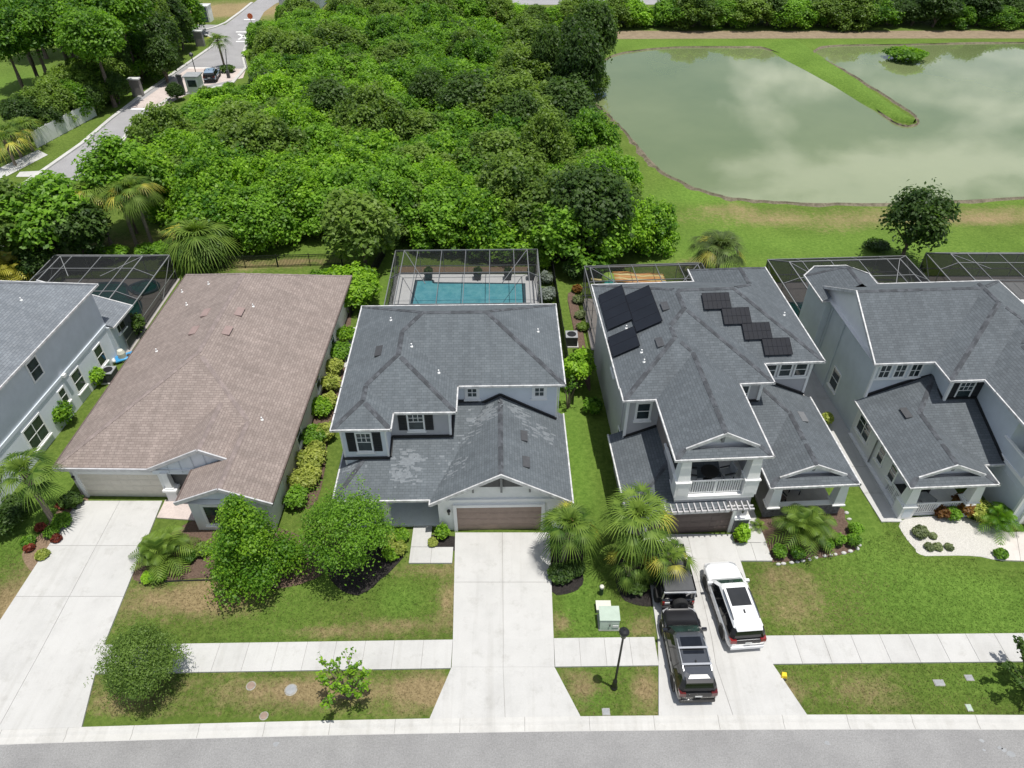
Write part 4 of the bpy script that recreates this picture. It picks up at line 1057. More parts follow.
# paths
slabs('garden_path', [(-5.85, 24.9), (-3.4, 24.9), (-3.4, 26.0), (-5.85, 26.0)], 2, 1, .10, .022, .12)
slabs('garden_path', [(-5.85, 26.02), (-4.75, 26.02), (-4.75, 27.6), (-5.85, 27.6)], 1, 1, .10, .022, .12)
slabs('garden_path', [(12.99, 25.05), (14.8, 25.05), (14.8, 26.3), (12.97, 26.3)], 2, 1, .10, .022, .12)
slabs('garden_path', [(13.65, 26.33), (14.8, 26.33), (14.55, 31.8), (13.5, 31.8)], 1, 4, .10, .022, .12)
slabs('garden_path', [(22.15, 27.9), (23.4, 27.9), (22.9, 46), (20.4, 46)], 1, 8, .06, .03, .08)
slabs('garden_path', [at(1000, 561), at(1060, 563), at(1060, 531), at(993, 534)], 3, 1, .10, .022, .12, M['walk_pink'] if 'walk_pink' in M else None)
slabs('garden_path', [(-21.4, 28.2), (-18.9, 28.0), (-18.7, 29.6), (-21.4, 29.6)], 1, 1, .09, .02, .1, M['pavers'])
slabs('garden_path', [(-13.3, 42.8), (-10.6, 42.8), (-10.6, 48), (-13.3, 48)], 1, 2, .07, .02, .1)

# planting beds
bp = lambda *p: [at(*q) for q in p]
bed('mulch_bed', bp((44, 530), (70, 495), (88, 502), (60, 560), (44, 580), (22, 555)), M['mulch_tan'])
bed('mulch_bed', bp((138, 562), (190, 522), (250, 520), (320, 545), (325, 570), (300, 585), (270, 588), (240, 579), (190, 579), (139, 582)), M['mulch'])
bed('mulch_bed', bp((330, 545), (396, 541), (402, 558), (386, 575), (362, 594), (345, 592), (328, 575)), M['mulch_dark'], .03)
bed('mulch_bed', bp((426, 537), (456, 537), (456, 550), (426, 550)), M['mulch_dark'])
bed('mulch_bed', bp((549, 545), (580, 545), (583, 575), (578, 590), (552, 592)), M['mulch_dark'])
bed('mulch_bed', bp((618, 560), (650, 545), (676, 560), (664, 600), (648, 606), (620, 596)), M['mulch_dark'])
bed('mulch_bed', bp((752, 522), (775, 515), (838, 508), (846, 520), (858, 538), (858, 548), (840, 555), (800, 560), (773, 562), (765, 550)), M['mulch'])
bed('gravel_bed', bp((900, 521), (955, 516), (1000, 530), (1030, 545), (1012, 560), (970, 556), (925, 556), (912, 545)), M['gravel'])
bed('mulch_bed', bp((735, 535), (747, 535), (748, 549), (733, 549)), M['mulch'])
bed('mulch_bed', bp((300, 420), (330, 360), (345, 310), (352, 310), (345, 370), (330, 430), (318, 500), (285, 500)), M['mulch'])
bed('mulch_bed', bp((568, 300), (577, 300), (590, 380), (585, 380)), M['mulch'])

# back lot, pond
POND = [at(*p) for p in ((606, 60), (660, 49), (740, 48), (768, 50), (800, 66), (830, 82), (860, 98), (888, 120), (905, 127), (919, 124), (914, 115), (890, 99), (860, 80), (835, 65), (815, 55), (830, 47), (900, 45.5), (1023, 43.5))]
POND += [(150, 134), (150, 80), (75, 74)] + [at(*p) for p in ((1023, 198), (900, 203.5), (800, 203.5), (745, 200), (716, 195), (690, 186), (664, 173), (650, 160), (638, 146), (622, 128), (606, 112), (590, 95))]
pond = smooth_poly(POND, 5)
m = len(pond); A = sum(pond[i][0] * pond[(i + 1) % m][1] - pond[(i + 1) % m][0] * pond[i][1] for i in range(m))
sheet('pond_water', pond, .012, M['lake'])
rnd = random.Random(4); vs, fs = [], []
for i in range(m):
    p, q = Vector(pond[i - 1]), Vector(pond[(i + 1) % m]); d = (q - p).normalized(); o = Vector((d.y, -d.x)) * (1 if A > 0 else -1)
    c = Vector(pond[i]); w = rnd.choice((.05, .1, .18, .3, .5)) * rnd.uniform(.8, 1.2)
    for off, z in ((-.35 * w, -.05), (.1, .10 + rnd.uniform(0, .1)), (.75 * w, .22), (1.1 * w + .1, .06), (1.3 * w + .2, -.02)):
        vs.append((c.x + o.x * off, c.y + o.y * off, z))
for i in range(m):
    for k in range(4): fs.append((i * 5 + k, ((i + 1) % m) * 5 + k, ((i + 1) % m) * 5 + k + 1, i * 5 + k + 1))
tag(mesh_obj('pond_bank', vs, fs, M['rocks']), kind='structure')
# grass spit running into the pond
vs, fs = [], []
for i, (px, py, hw) in enumerate(((782, 44, 4.2), (798, 55, 4.0), (822, 69, 3.3), (847, 84, 2.8), (872, 101, 2.3), (893, 114, 1.7), (906, 121, 1.0), (914, 123.5, .3))):
    X, Y = at(px, py); hw *= .82
    for s, z in ((-1, .02), (-.55, .5), (0, .62), (.55, .5), (1, .02)): vs.append((X + hw * s, Y + hw * s * .45, z))
    if i:
        for k in range(4): fs.append(((i - 1) * 5 + k, (i - 1) * 5 + k + 1, i * 5 + k + 1, i * 5 + k))
spit = mesh_obj('grass_spit', vs, fs, M['turf'], smooth=True); tag(spit, kind='structure')
for nm, v in (('dry', -.1), ('lush', .8)):
    a = spit.data.attributes.new(nm, 'FLOAT', 'POINT'); a.data.foreach_set('value', [v] * len(vs))
sheet('dirt_track', smooth_poly([(-40, 133), (0, 134.5), (50, 135.2), (150, 135.6), (150, 140.5), (50, 140.2), (0, 140.4), (-40, 139)], 3), .012, M['soil'])
sheet('highway', [(-34, 160), (400, 163), (400, 186), (-34, 180)], .02, M['asphalt_far'])
sheet('highway', [(-34, 192), (400, 198), (400, 206), (-34, 202)], .02, M['asphalt_far'])

# entrance road on the left
L = [(-58, 60), (-55.4, 70)] + [at(*p) for p in ((22, 186), (55, 163), (82, 144), (110, 120), (140, 97), (166, 79), (192, 61), (212, 47), (217, 40), (205, 35))]
Rr = [(-46.5, 60), (-46.8, 70)] + [at(*p) for p in ((92, 180), (112, 155), (136, 124), (170, 98), (232, 84), (246, 68), (243, 56), (246, 47), (250, 38))]
far = [(-80, 141), (-80, 146.5)] + [at(*p) for p in ((225, 25), (240, 14), (252, 4))] + [(-52, 176), (-60, 190), (-45, 190), (-44, 176)] + [at(*p) for p in ((275, 4), (264, 12), (256, 26))]
sheet('entrance_road', L + far + Rr[::-1], .006, M['asphalt_far'])
def path_strip(name, pts, w, h, mat, z=0.0):
    b = MB()
    for p, q in zip(pts[:-1], pts[1:]): b.beam((*p, z + h / 2), (*q, z + h / 2), w, h)
    return tag(b.build(name, mat), kind='structure')
path_strip('entrance_kerb', L, .5, .16, M['kerb']); path_strip('entrance_kerb', Rr[2:], .5, .16, M['kerb']); path_strip('entrance_kerb', [at(*p) for p in ((205, 30), (214, 28), (226, 23), (241, 12), (252, 3))], .5, .16, M['kerb'])
sheet('paver_band', bp((131, 108), (190, 67), (246, 69), (243, 78), (205, 86), (160, 108)), .014, M['pavers'])
mk = MB()
def mark(p, q, w): 
    p, q = at(*p), at(*q); mk.beam((*p, .012), (*q, .012), w, .008)
mark((236, 32), (250, 32), .5); mark((236, 41.5), (250, 41.5), .5); mark((238.5, 34), (248, 39.5), .4); mark((238.5, 39.5), (248, 34), .4); mark((188, 68), (231, 68), .35); mark((131, 109), (157, 109), .5); mark((244, 19.5), (255, 19.5), .5)
tag(mk.build('road_marking', M['paint_white']), kind='structure')
sheet('sidewalk_far', bp((0, 168), (38, 150), (48, 155), (0, 180)), .03, M['concrete']); sheet('sidewalk_far', bp((20, 172), (40, 171), (32, 177), (16, 177)), .03, M['concrete'])

# real turf tufts over the front lawns, one mass of grass
def keepout(x, y):
    k = kerb_y(x)
    if y < k + .70 or abs(y - sw_y(x)) < .80: return True
    if -27.9 + min(1, max(0, (y - 15)) / 4) * .7 < x < -20.2 - min(1, max(0, (y - 15) / 4)) * .6 - max(0, y - 20) * .068: return True
    if -3.95 + min(1, (y - 16) / 3) * .85 - .02 < x < 3.3 - min(1, (y - 16) / 2.6) * 1.1 + .04: return True
    if 6.9 + min(1, (y - 16) / 4) * .55 < x < 14.05 - min(1, (y - 16) / 2.7) * .95 and y < 27: return True
    if -6 < x < -3.3 and 24.8 < y < 27.6: return True
    if 12.9 < x < 14.9 and y > 25: return True
    if x > 26.5 and 24.5 < y < 26.5: return True
    return False
g_ = random.Random(12); TV, TF, TD, TL = [], [], [], []
NOGO = [bp((44, 530), (70, 495), (88, 502), (60, 560), (44, 580), (22, 555)), bp((138, 562), (190, 522), (250, 520), (330, 545), (398, 540), (405, 560), (386, 582), (360, 602), (320, 592), (280, 590), (240, 578), (190, 579), (139, 582)), bp((752, 522), (775, 515), (838, 508), (858, 538), (858, 548), (840, 555), (800, 560), (773, 562)), bp((900, 521), (955, 516), (1000, 530), (1030, 545), (1012, 560), (925, 556))]
def inp(x, y, poly):
    c = False
    for i in range(len(poly)):
        (a, b), (d, e) = poly[i - 1], poly[i]
        if (b > y) != (e > y) and x < (d - a) * (y - b) / (e - b) + a: c = not c
    return c
for q in range(150000):
    x = g_.uniform(-33, 30); y = g_.uniform(16.2, 29)
    if keepout(x, y) or (y > 26.5 and x < -18) or (y > 24.5 and -19 < x < -6) or (y > 27 and 3.4 > x > -18) or (y > 26.9 and 5 < x < 22): continue
    if any(inp(x, y, p) for p in NOGO): continue
    d = sum(k * blob(x, y, cx, cy, rx, ry) for cx, cy, rx, ry, k in DRY if abs(cx - x) < 12 and abs(cy - y) < 8); l = sum(k * blob(x, y, cx, cy, rx, ry) for cx, cy, rx, ry, k in LUSH if abs(cx - x) < 18 and abs(cy - y) < 10)
    a = g_.uniform(0, 6.28); h = g_.uniform(.02, .06); w = g_.uniform(.012, .03); ln = g_.uniform(.04, .11); b_ = g_.uniform(0, 6.28)
    i0 = len(TV); ux, uy = math.cos(a) * w, math.sin(a) * w; lx, ly = math.cos(b_) * ln, math.sin(b_) * ln
    TV += [(x - ux, y - uy, -.005), (x + ux, y + uy, -.005), (x + ux * .4 + lx, y + uy * .4 + ly, h), (x - ux * .4 + lx, y - uy * .4 + ly, h)]; TF.append((i0, i0 + 1, i0 + 2, i0 + 3))
    dd = max(-.2, min(.9, d * .8 + (.13 if y < 18.6 else .08) - .25 * min(l, 1) + g_.uniform(-.12, .18))); ll = min(1, max(0, l * .8 + .15 + g_.uniform(-.15, .15)))
    TD += [dd] * 4; TL += [ll] * 4
gr = mesh_obj('lawn_grass', TV, TF, M['turf']); tag(gr, 'short mown grass blades on the front lawns', 'grass', kind='stuff')
for nm, arr in (('dry', TD), ('lush', TL)):
    a = gr.data.attributes.new(nm, 'FLOAT', 'POINT'); a.data.foreach_set('value', np.array(arr, 'f'))
# ------------------------------------------------------------------ vegetation
def leaf_mesh(name, lobes, n, size, mat, parent, seed, up=.75, shell=(.55, 1.03), aspect=.6, tone=.3, droop=0.0, low=.35):
    g = np.random.default_rng(seed); L = np.array(lobes, float)
    w = (L[:, 3] * L[:, 4] + L[:, 3] * L[:, 5]) ; idx = g.choice(len(L), n, p=w / w.sum())
    d = g.normal(size=(n, 3)); d /= np.linalg.norm(d, axis=1)[:, None]
    flip = (d[:, 2] < -low) & (g.random(n) < .8); d[flip, 2] *= -1
    rad = shell[0] + (shell[1] - shell[0]) * g.random(n) ** .55
    rad *= 1 + .22 * np.sin(d[:, 0] * 7 + L[idx, 0] * 5) * np.cos(d[:, 1] * 6 + d[:, 2] * 5 + L[idx, 1] * 3) + .10 * np.sin(d[:, 1] * 13 + L[idx, 2] * 9) * np.sin(d[:, 0] * 11 + d[:, 2] * 12)
    p = L[idx, :3] + d * rad[:, None] * L[idx, 3:6]
    p[:, 2] -= droop * (1 - d[:, 2]) * g.random(n)
    p[:, 2] = np.maximum(p[:, 2], .06)
    nr = d * .6 + np.array([0, 0, up]) + g.normal(size=(n, 3)) * .42; nr /= np.linalg.norm(nr, axis=1)[:, None]
    a = np.cross(nr, g.normal(size=(n, 3))); a /= np.linalg.norm(a, axis=1)[:, None]; b = np.cross(nr, a)
    s = size * (.6 + .8 * g.random(n)); a *= s[:, None]; b *= (s * aspect)[:, None]; c = nr * (s * .18)[:, None]
    v = np.stack([p - a, p - b * 1.0 + c, p + a, p + b + c], 1).reshape(-1, 3)
    me = bpy.data.meshes.new(name); me.vertices.add(4 * n); me.vertices.foreach_set('co', v.ravel().astype('f'))
    me.loops.add(4 * n); me.loops.foreach_set('vertex_index', np.arange(4 * n, dtype='i'))
    me.polygons.add(n); me.polygons.foreach_set('loop_start', np.arange(0, 4 * n, 4, dtype='i'))
    me.polygons.foreach_set('loop_total', np.full(n, 4, 'i'))
    me.update(calc_edges=True)
    lt = g.random(len(L)); t = np.clip(.5 + (lt[idx] - .5) * tone * 2 + g.normal(size=n) * .17, 0, 1).astype('f')
    at_ = me.attributes.new('tone', 'FLOAT', 'FACE'); at_.data.foreach_set('value', t)
    me.materials.append(mat)
    o = bpy.data.objects.new(name, me); COL.objects.link(o)
    if parent: o.parent = parent
    return o
def crown_lobes(g, r, zc, hz, k, lr=.52):
    """uneven cluster of leaf lobes round a crown centre"""
    out = [(0, 0, zc, r * .72, r * .72, hz * .78)]
    for i in range(k):
        a = 2.4 * i + g.uniform(-.5, .5); e = g.uniform(-.75, 1.0)
        q = math.sqrt(max(0, 1 - e * e)) * g.uniform(.55, .75); lrr = r * lr * g.uniform(.6, 1.1)
        out.append((r * q * math.cos(a), r * q * math.sin(a), zc + hz * e * .62, lrr, lrr, lrr * min(1.0, hz / r) * .9))
    return out
def make_tree(name, label, cat, loc, zc, r, hz, mat, n=5000, size=.2, k=12, seed=1, trunk_r=.13, group=None, trunkmat='trunk', fork=.45, stems=1, lr=.52, shell=(.55, 1.03), aspect=.6, up=.85, limbs=8, lobes=None):
    g = random.Random(seed); t = thing(name, label, cat, (loc[0], loc[1], 0), g.uniform(0, 6.28), group)
    lobes = lobes or crown_lobes(g, r, zc, hz, k, lr)
    b = MB()
    for s in range(stems):
        ox, oy = (0, 0) if stems == 1 else (.22 * math.cos(s * 2.2), .22 * math.sin(s * 2.2))
        fz = max(.3, (zc - hz * .3) * fork * 1.25); fk = (ox * 2.2, oy * 2.2, fz)
        b.tube([(ox, oy, -.1), (ox * 1.5 + .03, oy * 1.5, fz * .5), fk], [trunk_r * 1.25, trunk_r, trunk_r * .8], 7)
        for l in lobes[s:limbs + s + 1]:
            m1 = ((fk[0] + l[0]) / 2 + g.uniform(-.1, .1) * r, (fk[1] + l[1]) / 2 + g.uniform(-.1, .1) * r, (fk[2] + l[2]) / 2 + .08 * r)
            b.tube([fk, m1, (l[0], l[1], l[2] + l[5] * .3)], [trunk_r * .55, trunk_r * .35, trunk_r * .1], 5)
    b.build('trunk', M[trunkmat], t)
    leaf_mesh('crown', lobes, n, size, M[mat], t, seed, up=up, shell=shell, aspect=aspect)
    return t
def make_shrub(name, label, loc, r, h, mat, n=1400, size=.09, seed=1, group=None, k=7, cat='shrub', shell=(.6, 1.03), aspect=.6, sy=1.0):
    g = random.Random(seed); t = thing(name, label, cat, (loc[0], loc[1], .03), g.uniform(0, 6.28) if sy == 1 else 0, group)
    lobes = [(0, 0, h * .5, r * .8, r * .8 * sy, h * .5)] + [(r * .5 * math.cos(i * 2.4), r * .5 * sy * math.sin(i * 2.4), h * g.uniform(.4, .68), r * g.uniform(.38, .5), r * g.uniform(.38, .5) * min(1, sy), h * g.uniform(.26, .36)) for i in range(k)]
    b = MB()
    for i in range(4):
        a = i * 1.57 + .4; b.tube([(.03 * math.cos(a), .03 * math.sin(a), -.05), (r * .35 * math.cos(a), r * .35 * math.sin(a), h * .55)], .03, 5, r2=.01)
    b.build('stem', M['trunk'], t)
    leaf_mesh('foliage', lobes, n, size, M[mat], t, seed, shell=shell, aspect=aspect, low=.1)
    return t
def blade(V, F, T, base, d, side, L, w, droop, tone, segs=3):
    i0 = len(V); d = d.normalized()
    for s in range(segs + 1):
        u = s / segs; c = base + d * (L * u) + Vector((0, 0, -droop * L * u * u)); ww = w * (1 - u) ** .6 * (1 if s else .6)
        V.append(c - side * ww); V.append(c + side * ww)
    for s in range(segs): F.append((i0 + 2 * s, i0 + 2 * s + 1, i0 + 2 * s + 3, i0 + 2 * s + 2)); T.append(tone)
def frond_mesh(name, V, F, T, mat, parent):
    o = mesh_obj(name, V, F, mat, parent)
    a = o.data.attributes.new('tone', 'FLOAT', 'FACE'); a.data.foreach_set('value', np.array(T, 'f')); return o
def make_fan_palm(label, loc, h, r, seed, nf=30, group=None, mat='leaf_palm', trunk_r=.16, nb=17, cat='palm tree', base_z=0.0, yellow=.2):
    g = random.Random(seed); t = thing('fan_palm', label, cat, (loc[0], loc[1], base_z), g.uniform(0, 6.28), group)
    lean = (g.uniform(-.15, .15), g.uniform(-.15, .15)); b = MB()
    n = 9; b.tube([(lean[0] * (i / n) ** 2, lean[1] * (i / n) ** 2, h * i / n - .05 * (i == 0)) for i in range(n + 1)], [trunk_r * (1.25 if i == 0 else 1.0 + .08 * (i % 2)) for i in range(n + 1)], 9)
    for i in range(16):                                             # cut frond boots under the crown
        a = i * 2.4; z = h - .1 - .9 * (i / 16); b.beam((lean[0] + trunk_r * .7 * math.cos(a), lean[1] + trunk_r * .7 * math.sin(a), z - .15), (lean[0] + (trunk_r + .16) * math.cos(a), lean[1] + (trunk_r + .16) * math.sin(a), z + .12), .09, .04)
    b.build('trunk', M['trunk_palm'], t)
    V, F, T = [], [], []; V2, F2, T2 = [], [], []
    top = Vector((lean[0], lean[1], h))
    for i in range(nf):
        a = i * 2.39996 + g.uniform(-.25, .25); u = i / nf
        el = 1.30 - 1.50 * u + g.uniform(-.18, .18)                  # young fronds upright, old ones hanging
        pl = r * (.14 + .42 * min(1, u * 1.8)) * g.uniform(.85, 1.15); out = Vector((math.cos(a) * math.cos(el), math.sin(a) * math.cos(el), math.sin(el)))
        hub = top + out * pl + Vector((0, 0, -.12 * pl))
        side = Vector((-math.sin(a), math.cos(a), 0))
        yl = g.random() < yellow and u > .45; VV, FF, TT = (V2, F2, T2) if yl else (V, F, T)
        tn = min(1, max(0, .70 - .40 * u + g.uniform(-.25, .3)))
        blade(VV, FF, TT, top, hub - top, side, (hub - top).length, .035, 0, tn, 2)
        ax = (out + Vector((0, 0, -.35 - .25 * u))).normalized(); nrm = ax.cross(side).normalized()
        for k in range(nb):
            ph = (k / (nb - 1) - .5) * 3.3; dv = ax * math.cos(ph) + side * math.sin(ph)
            L = r * .52 * (1 - .30 * (abs(ph) / 1.65) ** 2) * g.uniform(.88, 1.08)
            sd = (side * math.cos(ph) - ax * math.sin(ph))
            blade(VV, FF, TT, hub, dv + nrm * (.10 + g.uniform(-.06, .06)), sd, L, .040 * r / 2, .34 + .30 * u + g.uniform(0, .2), min(1, max(0, tn + .25 * math.cos(ph * 2) - .1 + g.uniform(-.15, .15))), 3)
    frond_mesh('crown', V, F, T, M[mat], t)
    if F2: frond_mesh('old_frond', V2, F2, T2, M['leaf_palm_yellow'], t)
    return t
def make_feather_palm(label, loc, h, r, seed, nf=26, mat='leaf_palm', trunk_r=.07, stems=1, cat='palm tree', group=None, arch=.55, z=.03, nl=12):
    g = random.Random(seed); t = thing('feather_palm', label, cat, (loc[0], loc[1], z), g.uniform(0, 6.28), group)
    b = MB(); V, F, T = [], [], []
    for s in range(stems):
        ox, oy = (0, 0) if stems == 1 else (r * .16 * math.cos(s * 2.4), r * .16 * math.sin(s * 2.4)); hh = h * g.uniform(.8, 1.1)
        b.tube([(ox * .4, oy * .4, -.1), (ox, oy, hh)], trunk_r * 1.2, 7, r2=trunk_r)
        for i in range(max(7, nf // stems)):
            a = i * 2.39996 + s; u = i / max(7, nf // stems); el = 1.35 - 1.35 * u + g.uniform(-.12, .12); L = r * g.uniform(.85, 1.1)
            d = Vector((math.cos(a) * math.cos(el), math.sin(a) * math.cos(el), math.sin(el))); side = Vector((-math.sin(a), math.cos(a), 0)); base = Vector((ox, oy, hh)); pr = base; tn = g.uniform(.25, .9)
            for k in range(1, nl + 1):
                q = k / nl; c = base + d * (L * q) + Vector((0, 0, -arch * L * q * q)); dirn = (c - pr).normalized()
                if q > .12:
                    for sg in (-1, 1):
                        ll = L * .30 * (math.sin(math.pi * min(1, q * .9 + .08)) ** .6) * 1.1
                        blade(V, F, T, c, side * sg + dirn * .75 + Vector((0, 0, -.12)), dirn, ll, .05 * (r / 1.6), .22, min(1, max(0, tn + g.uniform(-.2, .2))), 2)
                i0 = len(V); V += [pr - side * .015, pr + side * .015, c + side * .012, c - side * .012]; F.append((i0, i0 + 1, i0 + 2, i0 + 3)); T.append(.3); pr = c
    b.build('trunk', M['trunk_palm'], t); frond_mesh('crown', V, F, T, M[mat], t)
    return t

def spire(seed, h, r, k):
    g = random.Random(seed); out = [(0, 0, h * .93, .35, .35, .5)]
    for i in range(k):
        u = (i + .5) / k; z = .9 + (h - 1.5) * u; rr = r * (1 - u) ** .7 * g.uniform(.45, .85); a = i * 2.4 + g.uniform(-.4, .4); s = .42 + .55 * (1 - u) * g.uniform(.7, 1.1)
        out.append((rr * math.cos(a), rr * math.sin(a), z, s, s, s * .8))
    return out
# ---- front gardens
make_tree('round_tree', 'dense round dark green tree on the grass strip beside the left driveway', 'tree', at(140, 664, 1.9), 1.9, 2.0, 1.85, 'leaf_round', 26000, .05, 46, 3, .09, lr=.27, shell=(.2, 1.4), aspect=.45, up=.4)
make_tree('maple_tree', 'bright green leafy tree in front of the brown roofed bungalow', 'tree', at(247, 541, 3.1), 3.1, 2.35, 2.6, 'leaf_bright', 22000, .066, 18, 5, .12, aspect=.75, shell=(.2, 1.3), up=.65, lobes=spire(5, 6.6, 2.4, 44))
make_tree('oak_tree', 'olive green spreading tree on dark mulch left of the short garden path', 'tree', at(346, 531, 3.1), 3.1, 2.75, 2.5, 'leaf_mid', 17000, .06, 60, 8, .11, stems=3, lr=.21, shell=(.15, 1.4), up=.6)
def vase_shrub(label, loc, h, r, seed, mat, nb=16, nl=24, leaf=.09):
    g = random.Random(seed); t = thing('crape_myrtle', label, 'tree', (loc[0], loc[1], 0)); b = MB(); pts = []
    for i in range(nb):
        a = i * 2.4 + g.uniform(-.3, .3); q = r * g.uniform(.35, 1.0); tip = Vector((q * math.cos(a), q * math.sin(a), h * g.uniform(.65, 1.0)))
        m1 = Vector((tip.x * .35, tip.y * .35, tip.z * .5)); b.tube([(.05 * math.cos(a), .05 * math.sin(a), -.05), m1, tip], [.045, .03, .012], 5)
        for k in range(2):
            t2 = tip + Vector((g.uniform(-.3, .3), g.uniform(-.3, .3), g.uniform(-.1, .2))); b.tube([m1.lerp(tip, .6), t2], .014, 4, r2=.005); pts.append((m1.lerp(tip, .6), t2))
        pts.append((m1, tip))
    b.build('trunk', M['trunk'], t)
    lob = []
    for p, q in pts:
        for k in range(4):
            c = p.lerp(q, .35 + .22 * k); lob.append((c.x, c.y, c.z, .13, .13, .13))
    leaf_mesh('foliage', lob, nl * nb * 3, leaf, M[mat], t, seed, shell=(.2, 1.2)); return t
vase_shrub('small vase shaped tree with thin bare branches on the grass strip', at(349, 698), 2.6, 1.35, 4, 'leaf_bright', 22, 12, .085)
vase_shrub('dark twiggy shrub at the right edge of the grass strip', at(1026, 690), 2.4, 1.7, 9, 'leaf_dark', 24, 26)
make_fan_palm('slim fan palm with a bare trunk left of the bungalow garage', at(55, 524), 4.5, 2.2, 21, 24, yellow=.08)
make_feather_palm('clump of arching feather palm beside the bungalow driveway', at(167, 560), .9, 2.0, 22, 42, stems=5)
make_fan_palm('yellowish fan palm on the right edge of the middle driveway', at(567, 522, 3.4), 3.2, 2.0, 23, 30, yellow=.15)
make_fan_palm('largest fan palm, standing left of the parked black off-road car', at(640, 516, 4.0), 4.1, 2.4, 24, 30, yellow=.08)
make_fan_palm('short fan palm leaning over the shaded bed below the largest palm', at(633, 560, 2.0), 1.8, 1.35, 25, 15, yellow=.4)
make_fan_palm('low fan palm right beside the black off-road car', at(672, 556, 2.7), 2.5, 1.6, 26, 16, yellow=.3)
make_feather_palm('dwarf feather palm in the mulch bed in front of the stone porch', at(808, 530, 1.0), 1.1, 2.05, 28, 40, stems=2)
make_feather_palm('small feather palm behind the croton bushes by the white gravel', at(1000, 516, 1.0), .9, 1.5, 29, 26, 'leaf_mid')
make_feather_palm('green strappy palm seedling in the shade beside the side path', at(757, 528), .25, .7, 30, 12)
for i, (px, py, r) in enumerate(((778, 556, .47), (796, 558, .46), (824, 549, .46), (836, 545, .42), (851, 545, .46), (853, 534, .45))):
    make_shrub('boxwood', ['clipped ball shrub at the front left corner of the edged mulch bed', 'second clipped ball shrub along the front of the edged mulch bed', 'clipped ball shrub below the dwarf feather palm', 'clipped ball shrub between the palm and the right corner pair', 'front one of the two ball shrubs at the right end of the mulch bed', 'rear one of the two ball shrubs at the right end of the mulch bed'][i], at(px, py), r, .85, 'leaf_mid', 1500, .05, 60 + i, 'clipped ball shrubs in the mulch bed')
make_shrub('upright_shrub', 'bright green upright shrub against the stone pier beside the garage', at(740, 541), .5, 1.3, 'leaf_bright', 2000, .07, 70)
